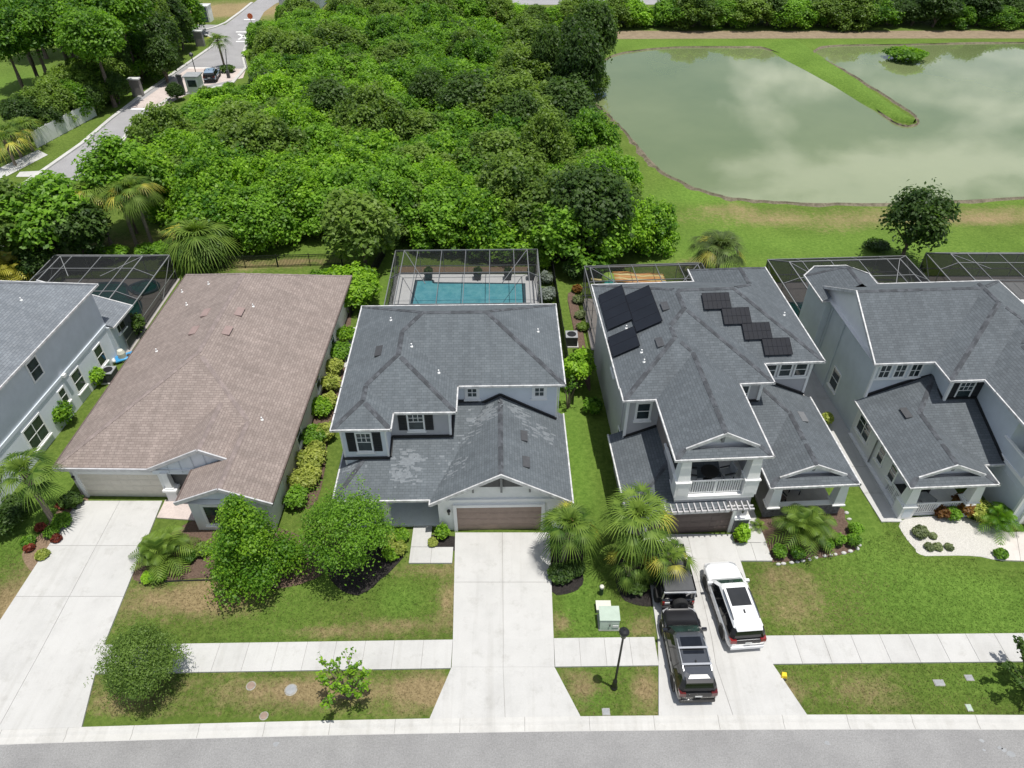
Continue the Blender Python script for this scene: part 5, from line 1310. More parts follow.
P5 = [('shrub', 'low dark shrub at the foot of the yellowish fan palm', (560, 578), .75, .8, 'leaf_dark'), ('shrub', 'second low dark shrub at the foot of the yellowish fan palm', (575, 572), .6, .7, 'leaf_dark'), ('shrub', 'dark shrub in the shade below the largest fan palm', (634, 588), .8, .8, 'leaf_dark'), ('shrub', 'dark shrub next to the off-road car below the palms', (652, 580), .7, .8, 'leaf_dark'), ('croton_bush', 'yellow and copper croton bush in the white gravel bed', (962, 512), .85, 1.1, 'leaf_copper'), ('croton_bush', 'bright yellow green bush in front of the low porch', (978, 519), .95, 1.15, 'leaf_yellow'), ('shrub', 'green shrub at the back of the white gravel bed', (950, 518), .55, .8, 'leaf_mid'),
      ('cordyline', 'dark red spiky plant by the porch railing', (940, 517), .5, .8, 'leaf_copper'), ('shrub', 'grey green tufted plant alone in the left of the white gravel', (919, 536), .48, .6, 'leaf_grey'), ('shrub', 'tiny round plant behind the pair in the white gravel', (932, 538), .22, .3, 'leaf_grey'),
      ('shrub', 'left one of a pair of small round plants in the white gravel', (928, 549), .27, .35, 'leaf_grey'), ('shrub', 'right one of a pair of small round plants in the white gravel', (936.5, 549), .27, .35, 'leaf_grey'), ('shrub', 'small flat plant in the middle of the white gravel', (948, 549), .25, .3, 'leaf_grey'), ('shrub', 'round plant at the right front corner of the white gravel', (999, 557), .38, .5, 'leaf_mid'),
      ('shrub', 'leafy shrub in the small bed beside the middle garage', (443, 538), .42, 1.1, 'leaf_bright'), ('shrub', 'low yellow green plant in the small bed beside the middle garage', (433, 545), .3, .4, 'leaf_yellow'), ('shrub', 'round shrub beside the garden path on the black mulch', (402, 540), .5, .75, 'leaf_bright'), ('shrub', 'yellow leaved shrub beside the garden path', (399, 553), .5, .7, 'leaf_yellow'), ('shrub', 'yellow green shrub under the olive green tree', (386, 545), .6, .8, 'leaf_yellow'), ('shrub', 'bright shrub at the foot of the multi stemmed tree', (391, 558), .5, .7, 'leaf_bright'),
      ('shrub', 'dark round shrub beside the tan bark by the bungalow garage', (74, 506), .7, .9, 'leaf_dark'), ('flowering_plant', 'red flowering plant beside the bungalow garage wall', (63, 508), .32, .42, 'leaf_red'), ('flowering_plant', 'red flowering plant in the middle of the tan bark', (42, 530), .32, .42, 'leaf_red'), ('flowering_plant', 'red flowering plant at the edge of the driveway', (58, 541), .32, .42, 'leaf_red'), ('flowering_plant', 'red flowering plant at the lower left of the tan bark', (31, 550), .32, .42, 'leaf_red'),
      ('shrub', 'green shrub above the lowest red flowers', (54, 535), .5, .6, 'leaf_mid'), ('shrub', 'yellow green shrub at the bottom of the tan bark', (44, 557), .42, .4, 'leaf_yellow'), ('shrub', 'green shrub behind the palm trunk on the tan bark', (64, 525), .6, .7, 'leaf_mid'), ('shrub', 'green shrub left of the lowest red flowers', (30, 545), .45, .55, 'leaf_mid'),
      ('shrub', 'dark hedge shrub at the left edge beside the lawn strip', (8, 530), 1.2, 1.5, 'leaf_dark'), ('shrub', 'second dark hedge shrub at the left edge', (22, 512), .9, 1.2, 'leaf_dark'),
      ('shrub', 'dark green shrub under the feather palm by the bungalow driveway', (160, 577), .6, .6, 'leaf_mid'), ('shrub', 'small green shrub at the front of the bungalow bed', (150, 580), .42, .45, 'leaf_bright'), ('shrub', 'round shrub right of the feather palm clump', (190, 560), .5, .6, 'leaf_mid'), ('shrub', 'low shrub by the bungalow window', (205, 553), .55, .6, 'leaf_oak'), ('shrub', 'shrub on the mulch between the bright and the olive tree', (292, 560), .8, .9, 'leaf_dark'),
      ('shrub', 'round clipped bush against the wall of the left edge house', (65, 424), 1.0, 1.8, 'leaf_bright'), ('shrub', 'smaller clipped bush beside the air conditioner', (99, 384), .8, 1.3, 'leaf_bright'), ('shrub', 'leafy bush between the bungalow roof and the left pool cage', (136, 335), 1.1, 1.9, 'leaf_oak'),
      ('shrub', 'small dark shrub in the side yard by the taupe wall', (592, 413), .7, 1.2, 'leaf_mid'), ('shrub', 'clipped round bush beside the taupe house pool cage', (574, 279), 1.1, 1.9, 'leaf_dark'), ('shrub', 'pale flowering shrub beside the middle pool cage', (546, 283), .7, 1.0, 'bluegrey_flower'), ('shrub', 'pale flowering shrub at the corner of the middle pool cage', (547, 300), .8, 1.1, 'bluegrey_flower'), ('shrub', 'green shrub behind the pale ones at the middle pool cage', (543, 268), .9, 1.1, 'leaf_bright'),
      ('potted_shrub', 'yellow green shrub at the top of the side path', (762, 395), .6, 1.0, 'leaf_yellow'), ('potted_shrub', 'yellow green plant squeezed beside the low porch eave', (825, 424), .45, .9, 'leaf_yellow'),
      ('shrub', 'low dark shrub on the grass behind the right pool cage', (876, 249), 1.3, .7, 'leaf_dark')]
for i, (nm, lb, (px, py), r, h, mt) in enumerate(P5):
    make_shrub(nm, lb, at(px, py), r, h, mt, int(900 + 900 * r), .075 if r < .7 else .1, 100 + i)
HG = [(347, 341, .9, 'leaf_bright'), (341, 358, 1.0, 'leaf_mid'), (336, 374, .75, 'leaf_yellow'), (332, 390, .8, 'leaf_yellow'), (322, 414, .95, 'leaf_bright'), (331, 408, .6, 'leaf_yellow'), (316, 443, 1.0, 'leaf_mid'), (327, 440, .75, 'leaf_yellow'), (313, 466, 1.0, 'leaf_yellow'), (318, 458, .7, 'leaf_yellow'), (305, 487, 1.0, 'leaf_yellow'), (313, 480, .7, 'leaf_yellow'), (298, 505, .8, 'leaf_mid')]
HL = ['green clipped shrub nearest the back in the strip between bungalow and black shutter house', 'dark green clipped shrub second from the back beside the bungalow wall', 'yellow green shrub third from the back beside the bungalow wall', 'yellow green shrub just before the round green one beside the bungalow wall', 'round green shrub halfway along the bungalow side wall', 'small yellow shrub against the black shutter house, halfway along', 'larger dark green shrub in the middle of the variegated hedge', 'pale variegated shrub right of the larger dark green one', 'big pale variegated shrub behind the olive tree', 'small pale variegated shrub on the lawn side of the hedge', 'pale variegated shrub near the front end of the bungalow wall', 'small variegated shrub beside the front end of the hedge', 'green shrub at the front end of the bungalow side hedge']
for i, (px, py, r, mt) in enumerate(HG): make_shrub('hedge_shrub', HL[i], at(px, py), r, 1.25, mt, 2200, .085, 160 + i, 'shrubs along the bungalow side wall')
for i, (px, py, r) in enumerate(((577, 292, .5), (578, 303, .55), (580, 318, .5), (583, 330, .55))): make_shrub('rock_plant', ['brownish plant at the back of the narrow rock bed', 'brownish plant second from the back in the narrow rock bed', 'brownish plant third from the back in the narrow rock bed', 'brownish plant at the front of the narrow rock bed'][i], at(px, py), r, .6, ['leaf_copper', 'leaf_grey', 'leaf_grey', 'leaf_oak'][i], 700, .09, 200 + i)
make_tree('small_tree', 'small bright green tree in the side yard left of the taupe house', 'tree', at(578, 366, 1.9), 1.9, 1.25, 1.15, 'leaf_bright', 3000, .12, 9, 41, .06)
vase_shrub('nearly bare sapling on the grass between the two grey houses', at(568, 408), 2.6, .7, 13, 'leaf_mid', 5, 8)

# ---- behind the houses
make_tree('oak_tree', 'dark grey green oak standing alone on the back lawn behind the bungalow', 'tree', at(360, 228, 4.0), 4.0, 3.3, 3.3, 'leaf_oak', 9000, .22, 18, 43, .2)
make_shrub('hedge_shrub', 'big dome shaped clipped hedge at the back corner of the bungalow', at(352, 302), 2.9, 2.9, 'leaf_bright', 7000, .14, 44, shell=(.85, 1.02))
make_shrub('shrub', 'lower dome shrub left of the big clipped hedge', at(325, 293), 1.6, 1.9, 'leaf_mid', 3000, .13, 45)
make_fan_palm('bushy fan palm touching the back edge of the bungalow roof', at(206, 262), 2.6, 3.9, 46, 44, yellow=.12, nb=17)
for i, (px, py, h, lb) in enumerate(((112, 246, 5.6, 'left one of the three fan palms behind the left pool cage'), (137, 246, 5.2, 'middle one of the three fan palms behind the left pool cage'), (153, 246, 5.9, 'right one of the three fan palms behind the left pool cage'))):
    make_fan_palm(lb, at(px, py), h, 2.7, 47 + i, 30, 'fan palms behind the left pool cage', yellow=.2)
make_fan_palm('second tuft of the palm group, behind the left pool cage', at(98, 240), 4.2, 2.4, 52, 24, yellow=.25)
make_tree('tall_tree', 'slender tall feathery tree rising behind the three fan palms', 'tree', at(112, 165, 7.0), 6.2, 2.7, 4.4, 'leaf_mid', 6000, .2, 16, 53, .16, shell=(.3, 1.15))
make_tree('tall_tree', 'feathery tree between the slender tall tree and the thicket', 'tree', at(140, 165, 5.5), 5.0, 2.5, 3.4, 'leaf_bright', 5000, .2, 14, 54, .16, shell=(.3, 1.15))
make_tree('oak_tree', 'broad dark tree left of the palms at the left edge', 'tree', at(42, 215, 4.2), 4.2, 4.6, 3.7, 'leaf_mid', 9000, .24, 20, 55, .22)
make_tree('oak_tree', 'dark glossy tree beside the left pool cage and the palms', 'tree', at(72, 226, 3.6), 3.6, 2.9, 3.2, 'leaf_dark', 6000, .2, 14, 56, .18)
make_tree('oak_tree', 'tree cut by the left edge above the yellow palm', 'tree', at(2, 225, 4.2), 4.2, 4.0, 3.6, 'leaf_oak', 7000, .24, 16, 57, .18)
make_shrub('shrub', 'dark dense shrub at the left end of the left pool cage', at(42, 276), 1.9, 3.0, 'leaf_dark', 4000, .13, 58)
make_feather_palm('golden yellow palm at the left edge beside the pool cage', at(13, 282), 1.2, 3.0, 59, 40, 'leaf_palm_yellow', stems=4)
make_feather_palm('green feather palm behind the golden yellow one', at(5, 262), 2.0, 2.6, 61, 30, 'leaf_palm', stems=3)
for i, (px, py) in enumerate(((95, 262), (108, 260), (120, 258), (148, 256), (160, 255), (172, 262))): make_shrub('hedge_shrub', 'low hedge shrub along the back of the left pool cage', at(px, py), 1.1, 1.1, 'leaf_mid', 1200, .13, 210 + i, 'low hedge behind the left pool cage')
make_fan_palm('fan palm with a dead yellow frond behind the solar panel roof', at(722, 246, 3.8), 3.6, 2.7, 62, 36, yellow=.12, nb=17, mat='leaf_palm_dark')
make_fan_palm('smaller fan palm crown crowding the one behind the solar panel roof', at(709, 240, 3.3), 3.1, 2.0, 63, 24, yellow=.05, mat='leaf_palm_dark')
make_tree('oak_tree', 'dark rounded tree standing alone on the grass between the two right pool cages', 'tree', at(917, 220, 4.4), 4.3, 3.1, 3.3, 'leaf_dark', 6000, .17, 26, 64, .2, lr=.33, shell=(.2, 1.3), up=.5)
make_shrub('shrub', 'round bush growing out of the pond water', at(904, 60), 3.3, 1.7, 'leaf_mid', 3500, .22, 65)
make_shrub('shrub', 'small round bush at the edge of the thicket near the grass', at(659, 247), 1.3, 1.7, 'leaf_mid', 1500, .16, 66)

# ---- the thicket: every bush a thing, copied from eight kinds
def inpoly(x, y, poly):
    c = False; n = len(poly)
    for i in range(n):
        (x0, y0), (x1, y1) = poly[i - 1], poly[i]
        if (y0 > y) != (y1 > y) and x < (x1 - x0) * (y - y0) / (y1 - y0) + x0: c = not c
    return c
TH = [at(*p, 2) for p in ((215, 222), (250, 222), (330, 217), (420, 219), (480, 227), (553, 234), (600, 238), (656, 226), (638, 206), (612, 172), (585, 145), (572, 115), (580, 85), (560, 58), (520, 50), (480, 40), (410, 22), (330, 22), (290, 35), (285, 70), (266, 95), (224, 102), (192, 119), (164, 142), (150, 170), (182, 212))]
KIND = [('leaf_bright', 2.3, 4.2, 'bright yellow green bush of the dense thicket behind the houses'), ('leaf_mid', 2.5, 4.6, 'mid green bush of the dense thicket behind the houses'), ('leaf_mid', 2.1, 3.8, 'mid green bush of the dense thicket behind the houses'), ('leaf_bright', 2.6, 4.8, 'bright yellow green bush of the dense thicket behind the houses'), ('leaf_oak', 2.6, 5.2, 'olive green small tree of the dense thicket behind the houses'), ('leaf_dark', 2.8, 5.6, 'dark green tree of the dense thicket behind the houses')]
def canopy(seed, r, h):
    """broken shrub canopy: many small leafy shoots over a wide pad, with a skirt down to the ground"""
    q = random.Random(seed); out = [(0, 0, h * .45, r * .7, r * .7, h * .32)]
    for i in range(85):
        d = math.sqrt(q.random()); a = q.uniform(0, 6.283); z = h * (.80 - .34 * d ** 3) + q.gauss(0, .32); s = q.uniform(.34, .68)
        out.append((r * d * math.cos(a), r * d * math.sin(a), z, s, s, s * q.uniform(.8, 1.5)))
    for i in range(26):
        a = q.uniform(0, 6.283); s = q.uniform(.4, .7); out.append((r * .95 * math.cos(a), r * .95 * math.sin(a), h * q.uniform(.12, .55), s, s, s))
    return out
protos = []
for i, (mt, r, h, lb) in enumerate(KIND):
    protos.append(make_tree('thicket_bush', lb, 'bush', (0, 0), h * .52, r, h * .48, mt if i not in (0, 3) else 'leaf_thick', 15000, .12 if i < 4 else .125, 60, 300 + i, .12, ['bright bushes of the thicket', 'green bushes of the thicket', 'green bushes of the thicket', 'bright bushes of the thicket', 'olive trees of the thicket', 'dark trees of the thicket'][i], fork=.2, stems=2, lr=.26, limbs=7, aspect=.75, shell=(.42, 1.22), up=.66, lobes=canopy(500 + i, r * 1.18, h) if i < 5 else None))
g = random.Random(77); spots = []
x0, x1 = min(p[0] for p in TH), max(p[0] for p in TH); y0, y1 = min(p[1] for p in TH), max(p[1] for p in TH)
for tries in range(30000):
    x, y = g.uniform(x0, x1), g.uniform(y0, y1)
    if not inpoly(x, y, TH): continue
    mind = 3.0 + (y - y0) * .012
    if all((x - a) ** 2 + (y - b) ** 2 > mind ** 2 for a, b in spots): spots.append((x, y))
    if len(spots) >= 270: break
used = set()
for px, py in ((586, 66), (600, 78), (592, 92), (570, 60), (604, 60), (560, 84)):
    X, Y = at(px - 14, py + 14, 1.0); spots.append((X, Y))
nmain = len(spots) - 6
for px, py in ((455, 38), (470, 52), (300, 58), (352, 70), (395, 55), (430, 95), (330, 105), (372, 128), (470, 105), (520, 120), (545, 100), (545, 150), (500, 160), (235, 130), (265, 150), (590, 215), (560, 200), (420, 165)):
    spots.append(at(px, py, 4.0))
nem = len(spots) - 18
px_rand = random.Random(3)
for si, (x, y) in enumerate(spots):
    n = fbm(x, y, .09, 2.2); e = (x + 5) / 25
    if e > .35 and 85 < y and n > -.25: k = 5 if g.random() < .7 else 4
    elif e > .1 and y > 62 and n > .05: k = g.choice((4, 4, 1, 5))
    else: k = (0, 3, 0, 1)[g.randrange(4)] if n > .10 else g.choice((1, 2, 1, 4)) if n < -.08 else g.choice((1, 1, 2, 3, 2, 0))
    if si >= nmain: k = 5 if si < nem or px_rand.random() < .35 else 4
    p = protos[k]
    if k not in used: o = p; used.add(k)
    else: o = copy_tree(p)
    s = g.uniform(.95, 1.5); o.location = (x, y, 0); o.rotation_euler = (0, 0, g.uniform(0, 6.28)); o.scale = (s, s * g.uniform(.85, 1.15), g.uniform(.72, 1.42) * (1.5 if nem > si >= nmain else 1.12 if si >= nem else 1))
# ---- tree belt beyond the pond
BL = [(424, 14), (447, 14), (470, 12), (492, 14), (515, 18), (534, 20), (553, 22), (575, 17), (596, 12), (612, 10), (628, 16), (650, 22), (672, 16), (690, 13), (708, 14), (728, 13), (746, 12), (765, 13), (785, 12), (806, 13), (826, 12), (846, 13), (868, 14), (889, 13), (910, 12), (931, 13), (952, 12), (973, 13), (994, 12), (1016, 13), (1036, 13), (840, 6), (880, 5), (920, 6), (960, 4), (1000, 5)]
for i, (px, py) in enumerate(BL):
    far_dark = px > 760; k = g.choice((1, 4)) if not far_dark else g.choice((1, 5, 4))
    if px in (553, 628, 515): k = 0
    o = copy_tree(protos[k]); o.name = 'belt_tree'; X, Y = at(px, 26 - (4 if py < 8 else 0) + g.uniform(-2, .5)); s = g.uniform(.9, 1.2)
    if py > 17: s *= .75
    o.location = (X, Y, 0); o.scale = (s * 1.4, s * 1.2, s * g.uniform(.8, 1.0)); o.rotation_euler = (0, 0, g.uniform(0, 6.28))
    o['label'] = 'tree of the far belt between the pond bank and the highway' ; o['group'] = 'trees of the far belt beyond the pond'; o['category'] = 'tree'
# ---- woods and hedge on the far left
def far_tree(px, py, zc, s, k, label, group=None, name='forest_tree', cat='tree', sz=1.0):
    o = copy_tree(protos[k]); o.name = name; X, Y = at(px, py, zc); o.location = (X, Y, 0); o.scale = (s, s, s * sz); o.rotation_euler = (0, 0, g.uniform(0, 6.28))
    o['label'] = label; o['category'] = cat
    if group: o['group'] = group
    elif 'group' in o: del o['group']
    return o
tallp = make_tree('forest_tree', 'tall shade tree with a bare trunk in the grassy park at the upper left', 'tree', at(30, 32, 9), 9.6, 4.5, 3.6, 'leaf_mid', 18000, .21, 40, 71, .3, 'tall shade trees of the upper left park', fork=.7, shell=(.3, 1.25), lr=.32, up=.6)
for px, py, s in ((62, 26, 1.0), (92, 40, .95), (12, 14, 1.1), (48, 8, 1.1), (85, 10, 1.1), (4, 42, .9), (118, 14, 1.05), (100, -8, 1.1), (20, -10, 1.1), (60, -14, 1.1)):
    o = copy_tree(tallp); X, Y = at(px, py, 9 * s); o.location = (X, Y, 0); o.scale = (s,) * 3; o.rotation_euler = (0, 0, g.uniform(0, 6.28))
for px, py, s, k in ((122, 30, 1.5, 5), (142, 36, 1.6, 4), (160, 28, 1.6, 5), (158, 40, 1.2, 5), (150, 14, 1.7, 5), (172, 12, 1.6, 1), (174, 24, 1.2, 5), (132, 52, 1.2, 1), (112, 58, 1.1, 5), (158, 54, 1.0, 5), (170, 8, 1.3, 5), (128, 4, 1.8, 4), (155, 0, 1.8, 5), (108, 40, 1.3, 5)):
    far_tree(px, py, 4, s, k, 'dark tree of the wood on the left of the entrance road', 'dark wood left of the entrance road', sz=1.25)
for px, py, s, k in ((140, 52, 1.25, 4), (155, 62, 1.0, 4), (128, 70, 1.05, 4), (115, 82, 1.05, 4), (103, 92, .95, 1), (90, 86, .95, 4), (78, 98, 1.0, 4), (66, 106, .95, 4), (52, 112, .95, 1), (122, 94, .8, 5), (56, 122, .7, 5), (98, 104, .75, 5)):
    far_tree(px - 9, py - 6, 2.2, s, k, 'bushy hedge plant along the left verge of the entrance road', 'hedge along the entrance road', 'hedge_bush', 'bush')
for px, py, s, k in ((38, 112, .95, 4), (52, 105, 1.0, 4), (66, 99, 1.0, 1), (80, 92, 1.0, 4), (92, 84, 1.05, 4), (24, 118, .9, 5)):
    far_tree(px, py, 2.4, s, k, 'bushy hedge plant along the left verge of the entrance road', 'hedge along the entrance road', 'hedge_bush', 'bush')
for i, (px, py) in enumerate(((10, 132), (22, 126), (4, 140))):
    make_fan_palm(['fan palm in front of the hedge at the left edge of the entrance road', 'fan palm right of the one at the left edge of the entrance road', 'nearest fan palm at the left edge of the entrance road'][i], at(px, py, 3), 3.0, 2.8, 80 + i, 22, nb=11, yellow=.3)
for px, py, s, k, lb in ((278, 58, 1.25, 4, 'grey green feathery tree right of the gate road'), (262, 32, .9, 1, 'small tree beside the stop sign'), (283, 38, 1.1, 1, 'tree behind the stop sign on the right verge'), (302, 20, 1.1, 4, 'tree at the top right of the gate road'), (290, 12, .9, 1, 'upper tree by the far blue building'), (318, 34, 1.1, 0, 'bright tree behind the grey green feathery tree'), (345, 20, 1.2, 4, 'sparse olive tree below the far blue building'), (372, 12, 1.2, 4, 'brownish tree left of the far belt'), (396, 12, 1.2, 1, 'tree at the left end of the far belt'), (172, 82, .45, 5, 'small dark conifer shaped bush by the guard booth'), (204, 84, .4, 4, 'small shrub right of the guard booth'), (226, 74, .3, 1, 'small shrub under the road palm'), (268, 92, 1.0, 5, 'dark glossy tree at the upper left corner of the thicket')):
    far_tree(px, py, 2.5, s, k, lb)
make_fan_palm('single fan palm on the traffic island of the gate road', at(225, 69), 4.2, 2.3, 90, 30, nb=12, yellow=.1)
make_shrub('shrub', 'round shrub on the traffic island', at(228, 72), 1.2, .9, 'leaf_dark', 500, .2, 91)
make_shrub('shrub', 'row of low verge planting at the right curb of the gate road', at(252, 56), 1.6, .8, 'leaf_bright', 600, .2, 92)
# ------------------------------------------------------------------ pool cages and pools
def cage(label, loc, rz, x0, x1, y0, y1, zw, zr, nb, ins=1.2, mat='alu', ny=3, name='pool_cage', scr='screen'):
    t = thing(name, label, 'pool cage', loc, rz); f = MB(); s = MB(); W = .045
    xs_ = [x0 + (x1 - x0) * i / nb for i in range(nb + 1)]; ys_ = [y0 + (y1 - y0) * i / ny for i in range(ny + 1)]
    for x in xs_:
        f.beam((x, y1, 0), (x, y1, zw), W, W)
        xr = min(max(x, x0 + ins), x1 - ins)
        if x in (x0, x1): continue
        f.beam((x, y1, zw), (x, y1 - ins, zr), W, .1); f.beam((x, y1 - ins, zr), (x, y0, zr), W, .08)
    for x, sx in ((x0, 1), (x1, -1)):
        for y in ys_[:-1]:
            f.beam((x, y, 0), (x, y, zw), W, W); f.beam((x, y, zw), (x + sx * ins, y, zr), W, .1)
        f.beam((x, y0, zw), (x, y1, zw), .07, .07); f.beam((x + sx * ins, y0, zr), (x + sx * ins, y1 - ins, zr), .07, .08); f.beam((x, y1, zw), (x + sx * ins, y1 - ins, zr), W, .1)
        f.beam((x, y0, .9), (x, y1, .9), .05, .05); f.beam((x, y0, .05), (x, y1, .05), .06, .08)
        f.beam((x, ys_[-2], 0.1), (x, y1, zw), .05, .05); f.beam((x + sx * ins, y1 - ins, zr), (x + sx * (ins + 2.2), y0 + (y1 - y0) * .55, zr), .05, .06)
    for z in (.05, .9, zw): f.beam((x0, y1, z), (x1, y1, z), .06, .07 if z < zw else .1)
    f.beam((x0 + ins, y1 - ins, zr), (x1 - ins, y1 - ins, zr), .08, .1)
    for y in ys_[1:-1]: f.beam((x0 + ins, y, zr + .003), (x1 - ins, y, zr + .003), .05, .07)
    f.build('frame', M[mat], t)
    e = .0
    def pan(*p): s.add(p, [tuple(range(len(p)))])
    pan((x0, y1, 0), (x1, y1, 0), (x1, y1, zw), (x0, y1, zw)); pan((x0, y0, 0), (x0, y1, 0), (x0, y1, zw), (x0, y0, zw)); pan((x1, y1, 0), (x1, y0, 0), (x1, y0, zw), (x1, y1, zw))
    pan((x0, y1, zw), (x1, y1, zw), (x1 - ins, y1 - ins, zr), (x0 + ins, y1 - ins, zr)); pan((x0, y0, zw), (x0, y1, zw), (x0 + ins, y1 - ins, zr), (x0 + ins, y0, zr)); pan((x1, y1, zw), (x1, y0, zw), (x1 - ins, y0, zr), (x1 - ins, y1 - ins, zr))
    pan((x0 + ins, y0, zr), (x0 + ins, y1 - ins, zr), (x1 - ins, y1 - ins, zr), (x1 - ins, y0, zr))
    s.build('screen', M[scr], t)
    return t
def deck(pts, z, mat, th=.12):
    b = MB(); b.prism(pts, z - th, z); return tag(b.build('pool_deck', mat), kind='structure')
def pool(label, poly, z, water):
    t = thing('swimming_pool', label, 'swimming pool', (0, 0, 0)); n = len(poly)
    cx = sum(p[0] for p in poly) / n; cy = sum(p[1] for p in poly) / n
    def off(d): return [(x + (x - cx) / math.hypot(x - cx, y - cy) * d, y + (y - cy) / math.hypot(x - cx, y - cy) * d) for x, y in poly]
    a, b_ = poly, off(.3); m = MB()
    m.add([(x, y, z + .05) for x, y in a] + [(x, y, z + .05) for x, y in b_] + [(x, y, z - .1) for x, y in b_] + [(x, y, z - .2) for x, y in a], [q for i in range(n) for q in ((i, (i + 1) % n, n + (i + 1) % n, n + i), (n + i, n + (i + 1) % n, 2 * n + (i + 1) % n, 2 * n + i), (3 * n + i, 3 * n + (i + 1) % n, (i + 1) % n, i))])
    m.build('coping', M['tile'], t)
    w = off(-.01); mesh_obj('water', [(x, y, z + .02) for x, y in w], [tuple(range(n))], M[water], t)
    return t
cage('flat topped dark pool cage over the blue rectangular pool', (-10, 30, 0), R(1.1), .25, 12.7, 12.3, 26.3, 2.45, 2.95, 6, .9, 'alu', scr='screen_light')
deck([(-10.4, 42), (2.3, 42), (2.3, 56.3), (-10.5, 56.3)], .06, M['deck'])
pool('rectangular blue pool behind the house with black shutters', [(-8.5, 48), (1.0, 48), (.9, 54.6), (-6.9, 54.7), (-6.9, 55.1), (-8.4, 55.1)], .06, 'pool')
tag(MB().box(-10.3, 2.3, 56.6, 57.6, 0, .08).build('mulch_bed', M['mulch_tan']), kind='structure')
for i, px in enumerate((429.5, 478, 508, 531)):
    X, Y = at(px, 277); t = thing('planter', ['dark square planter nearest the left corner of the blue pool deck', 'dark square planter behind the middle of the blue pool', 'dark square planter right of the pool middle by the back screen', 'dark square planter at the right back corner of the blue pool deck'][i], 'planter', (X, Y - .4, .06), 0, 'planters along the back screen')
    p = MB(); p.hexa([(-.26, -.26, 0), (.26, -.26, 0), (.26, .26, 0), (-.26, .26, 0), (-.34, -.34, .62), (.34, -.34, .62), (.34, .34, .62), (-.34, .34, .62)]); p.box(-.37, .37, -.37, .37, .62, .68); p.build('pot', M['dark_grey'], t)
    leaf_mesh('foliage', [(0, 0, .85, .35, .35, .3)], 160, .12, M['leaf_dark'], t, 400 + i)
cage('left pool cage over a green kidney shaped pool', (0, 0, 0), 0, -39.9, -29.9, 45.0, 55.5, 2.45, 3.2, 4, 1.5, 'alu_white')
deck([(-40.2, 44.5), (-29.7, 44.5), (-29.7, 55.6), (-40.2, 55.6)], .05, M['deck_tan'])
pool('green kidney shaped pool inside the left cage', smooth_poly([(-38.5, 52.0), (-37, 54.4), (-34.3, 54.5), (-33.3, 52.6), (-32.0, 51.8), (-31.2, 50.0), (-31.8, 48.8), (-33.5, 49.6), (-36, 51.4)], 4), .05, 'pool_green')
pool('small round spa at the end of the green kidney shaped pool', smooth_poly([(-33.4, 54.0), (-32.4, 54.9), (-31.4, 54.4), (-31.2, 53.6), (-32.2, 53.0)], 4), .16, 'pool_green')
cage('low pool cage with an inflatable slide inside, behind the solar panel roof', (10, 30, 0), R(3.3), -2.6, 7.3, 15.2, 22.95, 2.95, 3.05, 5, .4, 'alu', scr='screen_light')
deck([(6.2, 45), (16.2, 45.5), (15.8, 52.6), (6.0, 52.3)], .05, M['deck_tan'])
cage('dark pool cage behind the blue grey house with the white gravel bed', (26, 30, 0), R(3.0), -2.6, 9.6, 13.2, 24.9, 2.45, 2.95, 5, 1.3, 'alu_white')
deck([(21.5, 43), (33.5, 43), (33, 55), (21.6, 55)], .05, M['deck_tan'])
pool('dark pool glimpsed between the two right houses', [(23.3, 47.5), (27.5, 47.5), (27.5, 51.5), (23.3, 51.5)], .05, 'pool_green')
cage('pool cage cut by the right edge of the picture', (0, 0, 0), 0, 36.3, 50.0, 47.5, 55.9, 2.45, 3.1, 5, 1.3, 'alu_white')
deck([(36.2, 43), (50, 43), (50, 56), (36.2, 56)], .05, M['deck_tan'])
t = thing('patio_cover', 'flat white patio roof at the right edge behind the blue grey house', 'patio cover', (44.5, 46.5, 0))
p = MB(); p.box(-4.8, 5, -3, 3.6, 2.9, 3.05)
for k in range(14): p.box(-4.7 + k * .74, -4.66 + k * .74, -3, 3.6, 3.05, 3.09)
p.build('roof', M['white'], t)
for x in (-4.5, 4.7): MB().box(x - .06, x + .06, 3.35, 3.47, 0, 2.9).build('post', M['white'], t)

# inflatable slide in the taupe house's cage
t = thing('inflatable_slide', 'striped orange and yellow inflatable slide inside the low pool cage', 'inflatable slide', (10.4, 52.1, .25), R(2))
for k, (c, y) in enumerate((('orange', -.62), ('cream', -.3), ('orange', .02), ('cream', .34), ('orange', .62))):
    pts = [(-1.9 + .62 * i, y + .06 * math.sin(i * 1.3), 2.1 - .05 * i + .05 * math.sin(i * 2.1 + k)) for i in range(8)]
    MB().tube(pts, [.17] * 8, 10).build('stripe', M[c], t, True)
MB().box(-2.2, 2.35, -.75, .75, 0, 1.9).build('base_wall', M['cream'], t)
b = MB(); b.sphere((-2.3, .1, 1.85), (.6, .65, .6), 12, 8); b.build('arch', M['limegreen'], t, True)
b = MB(); b.sphere((-2.1, -.55, 1.6), (.75, .35, .6), 12, 8); b.build('splash_wall', M['teal'], t, True)
b = MB(); b.sphere((-1.4, -.8, 1.5), (.7, .3, .5), 12, 8); b.sphere((2.2, -.75, 1.55), (.45, .3, .5), 12, 8); b.build('water_pool', M['blue'], t, True)
b = MB(); b.sphere((.7, -.85, 1.55), (.5, .25, .5), 12, 8); b.build('side_bolster', M['pink'], t, True)
b = MB(); b.tube([(-2.6, 0, 1.8), (-3.1, .15, 1.75), (-3.7, .4, 1.7)], .1, 8); b.build('air_hose', M['cream'], t, True)

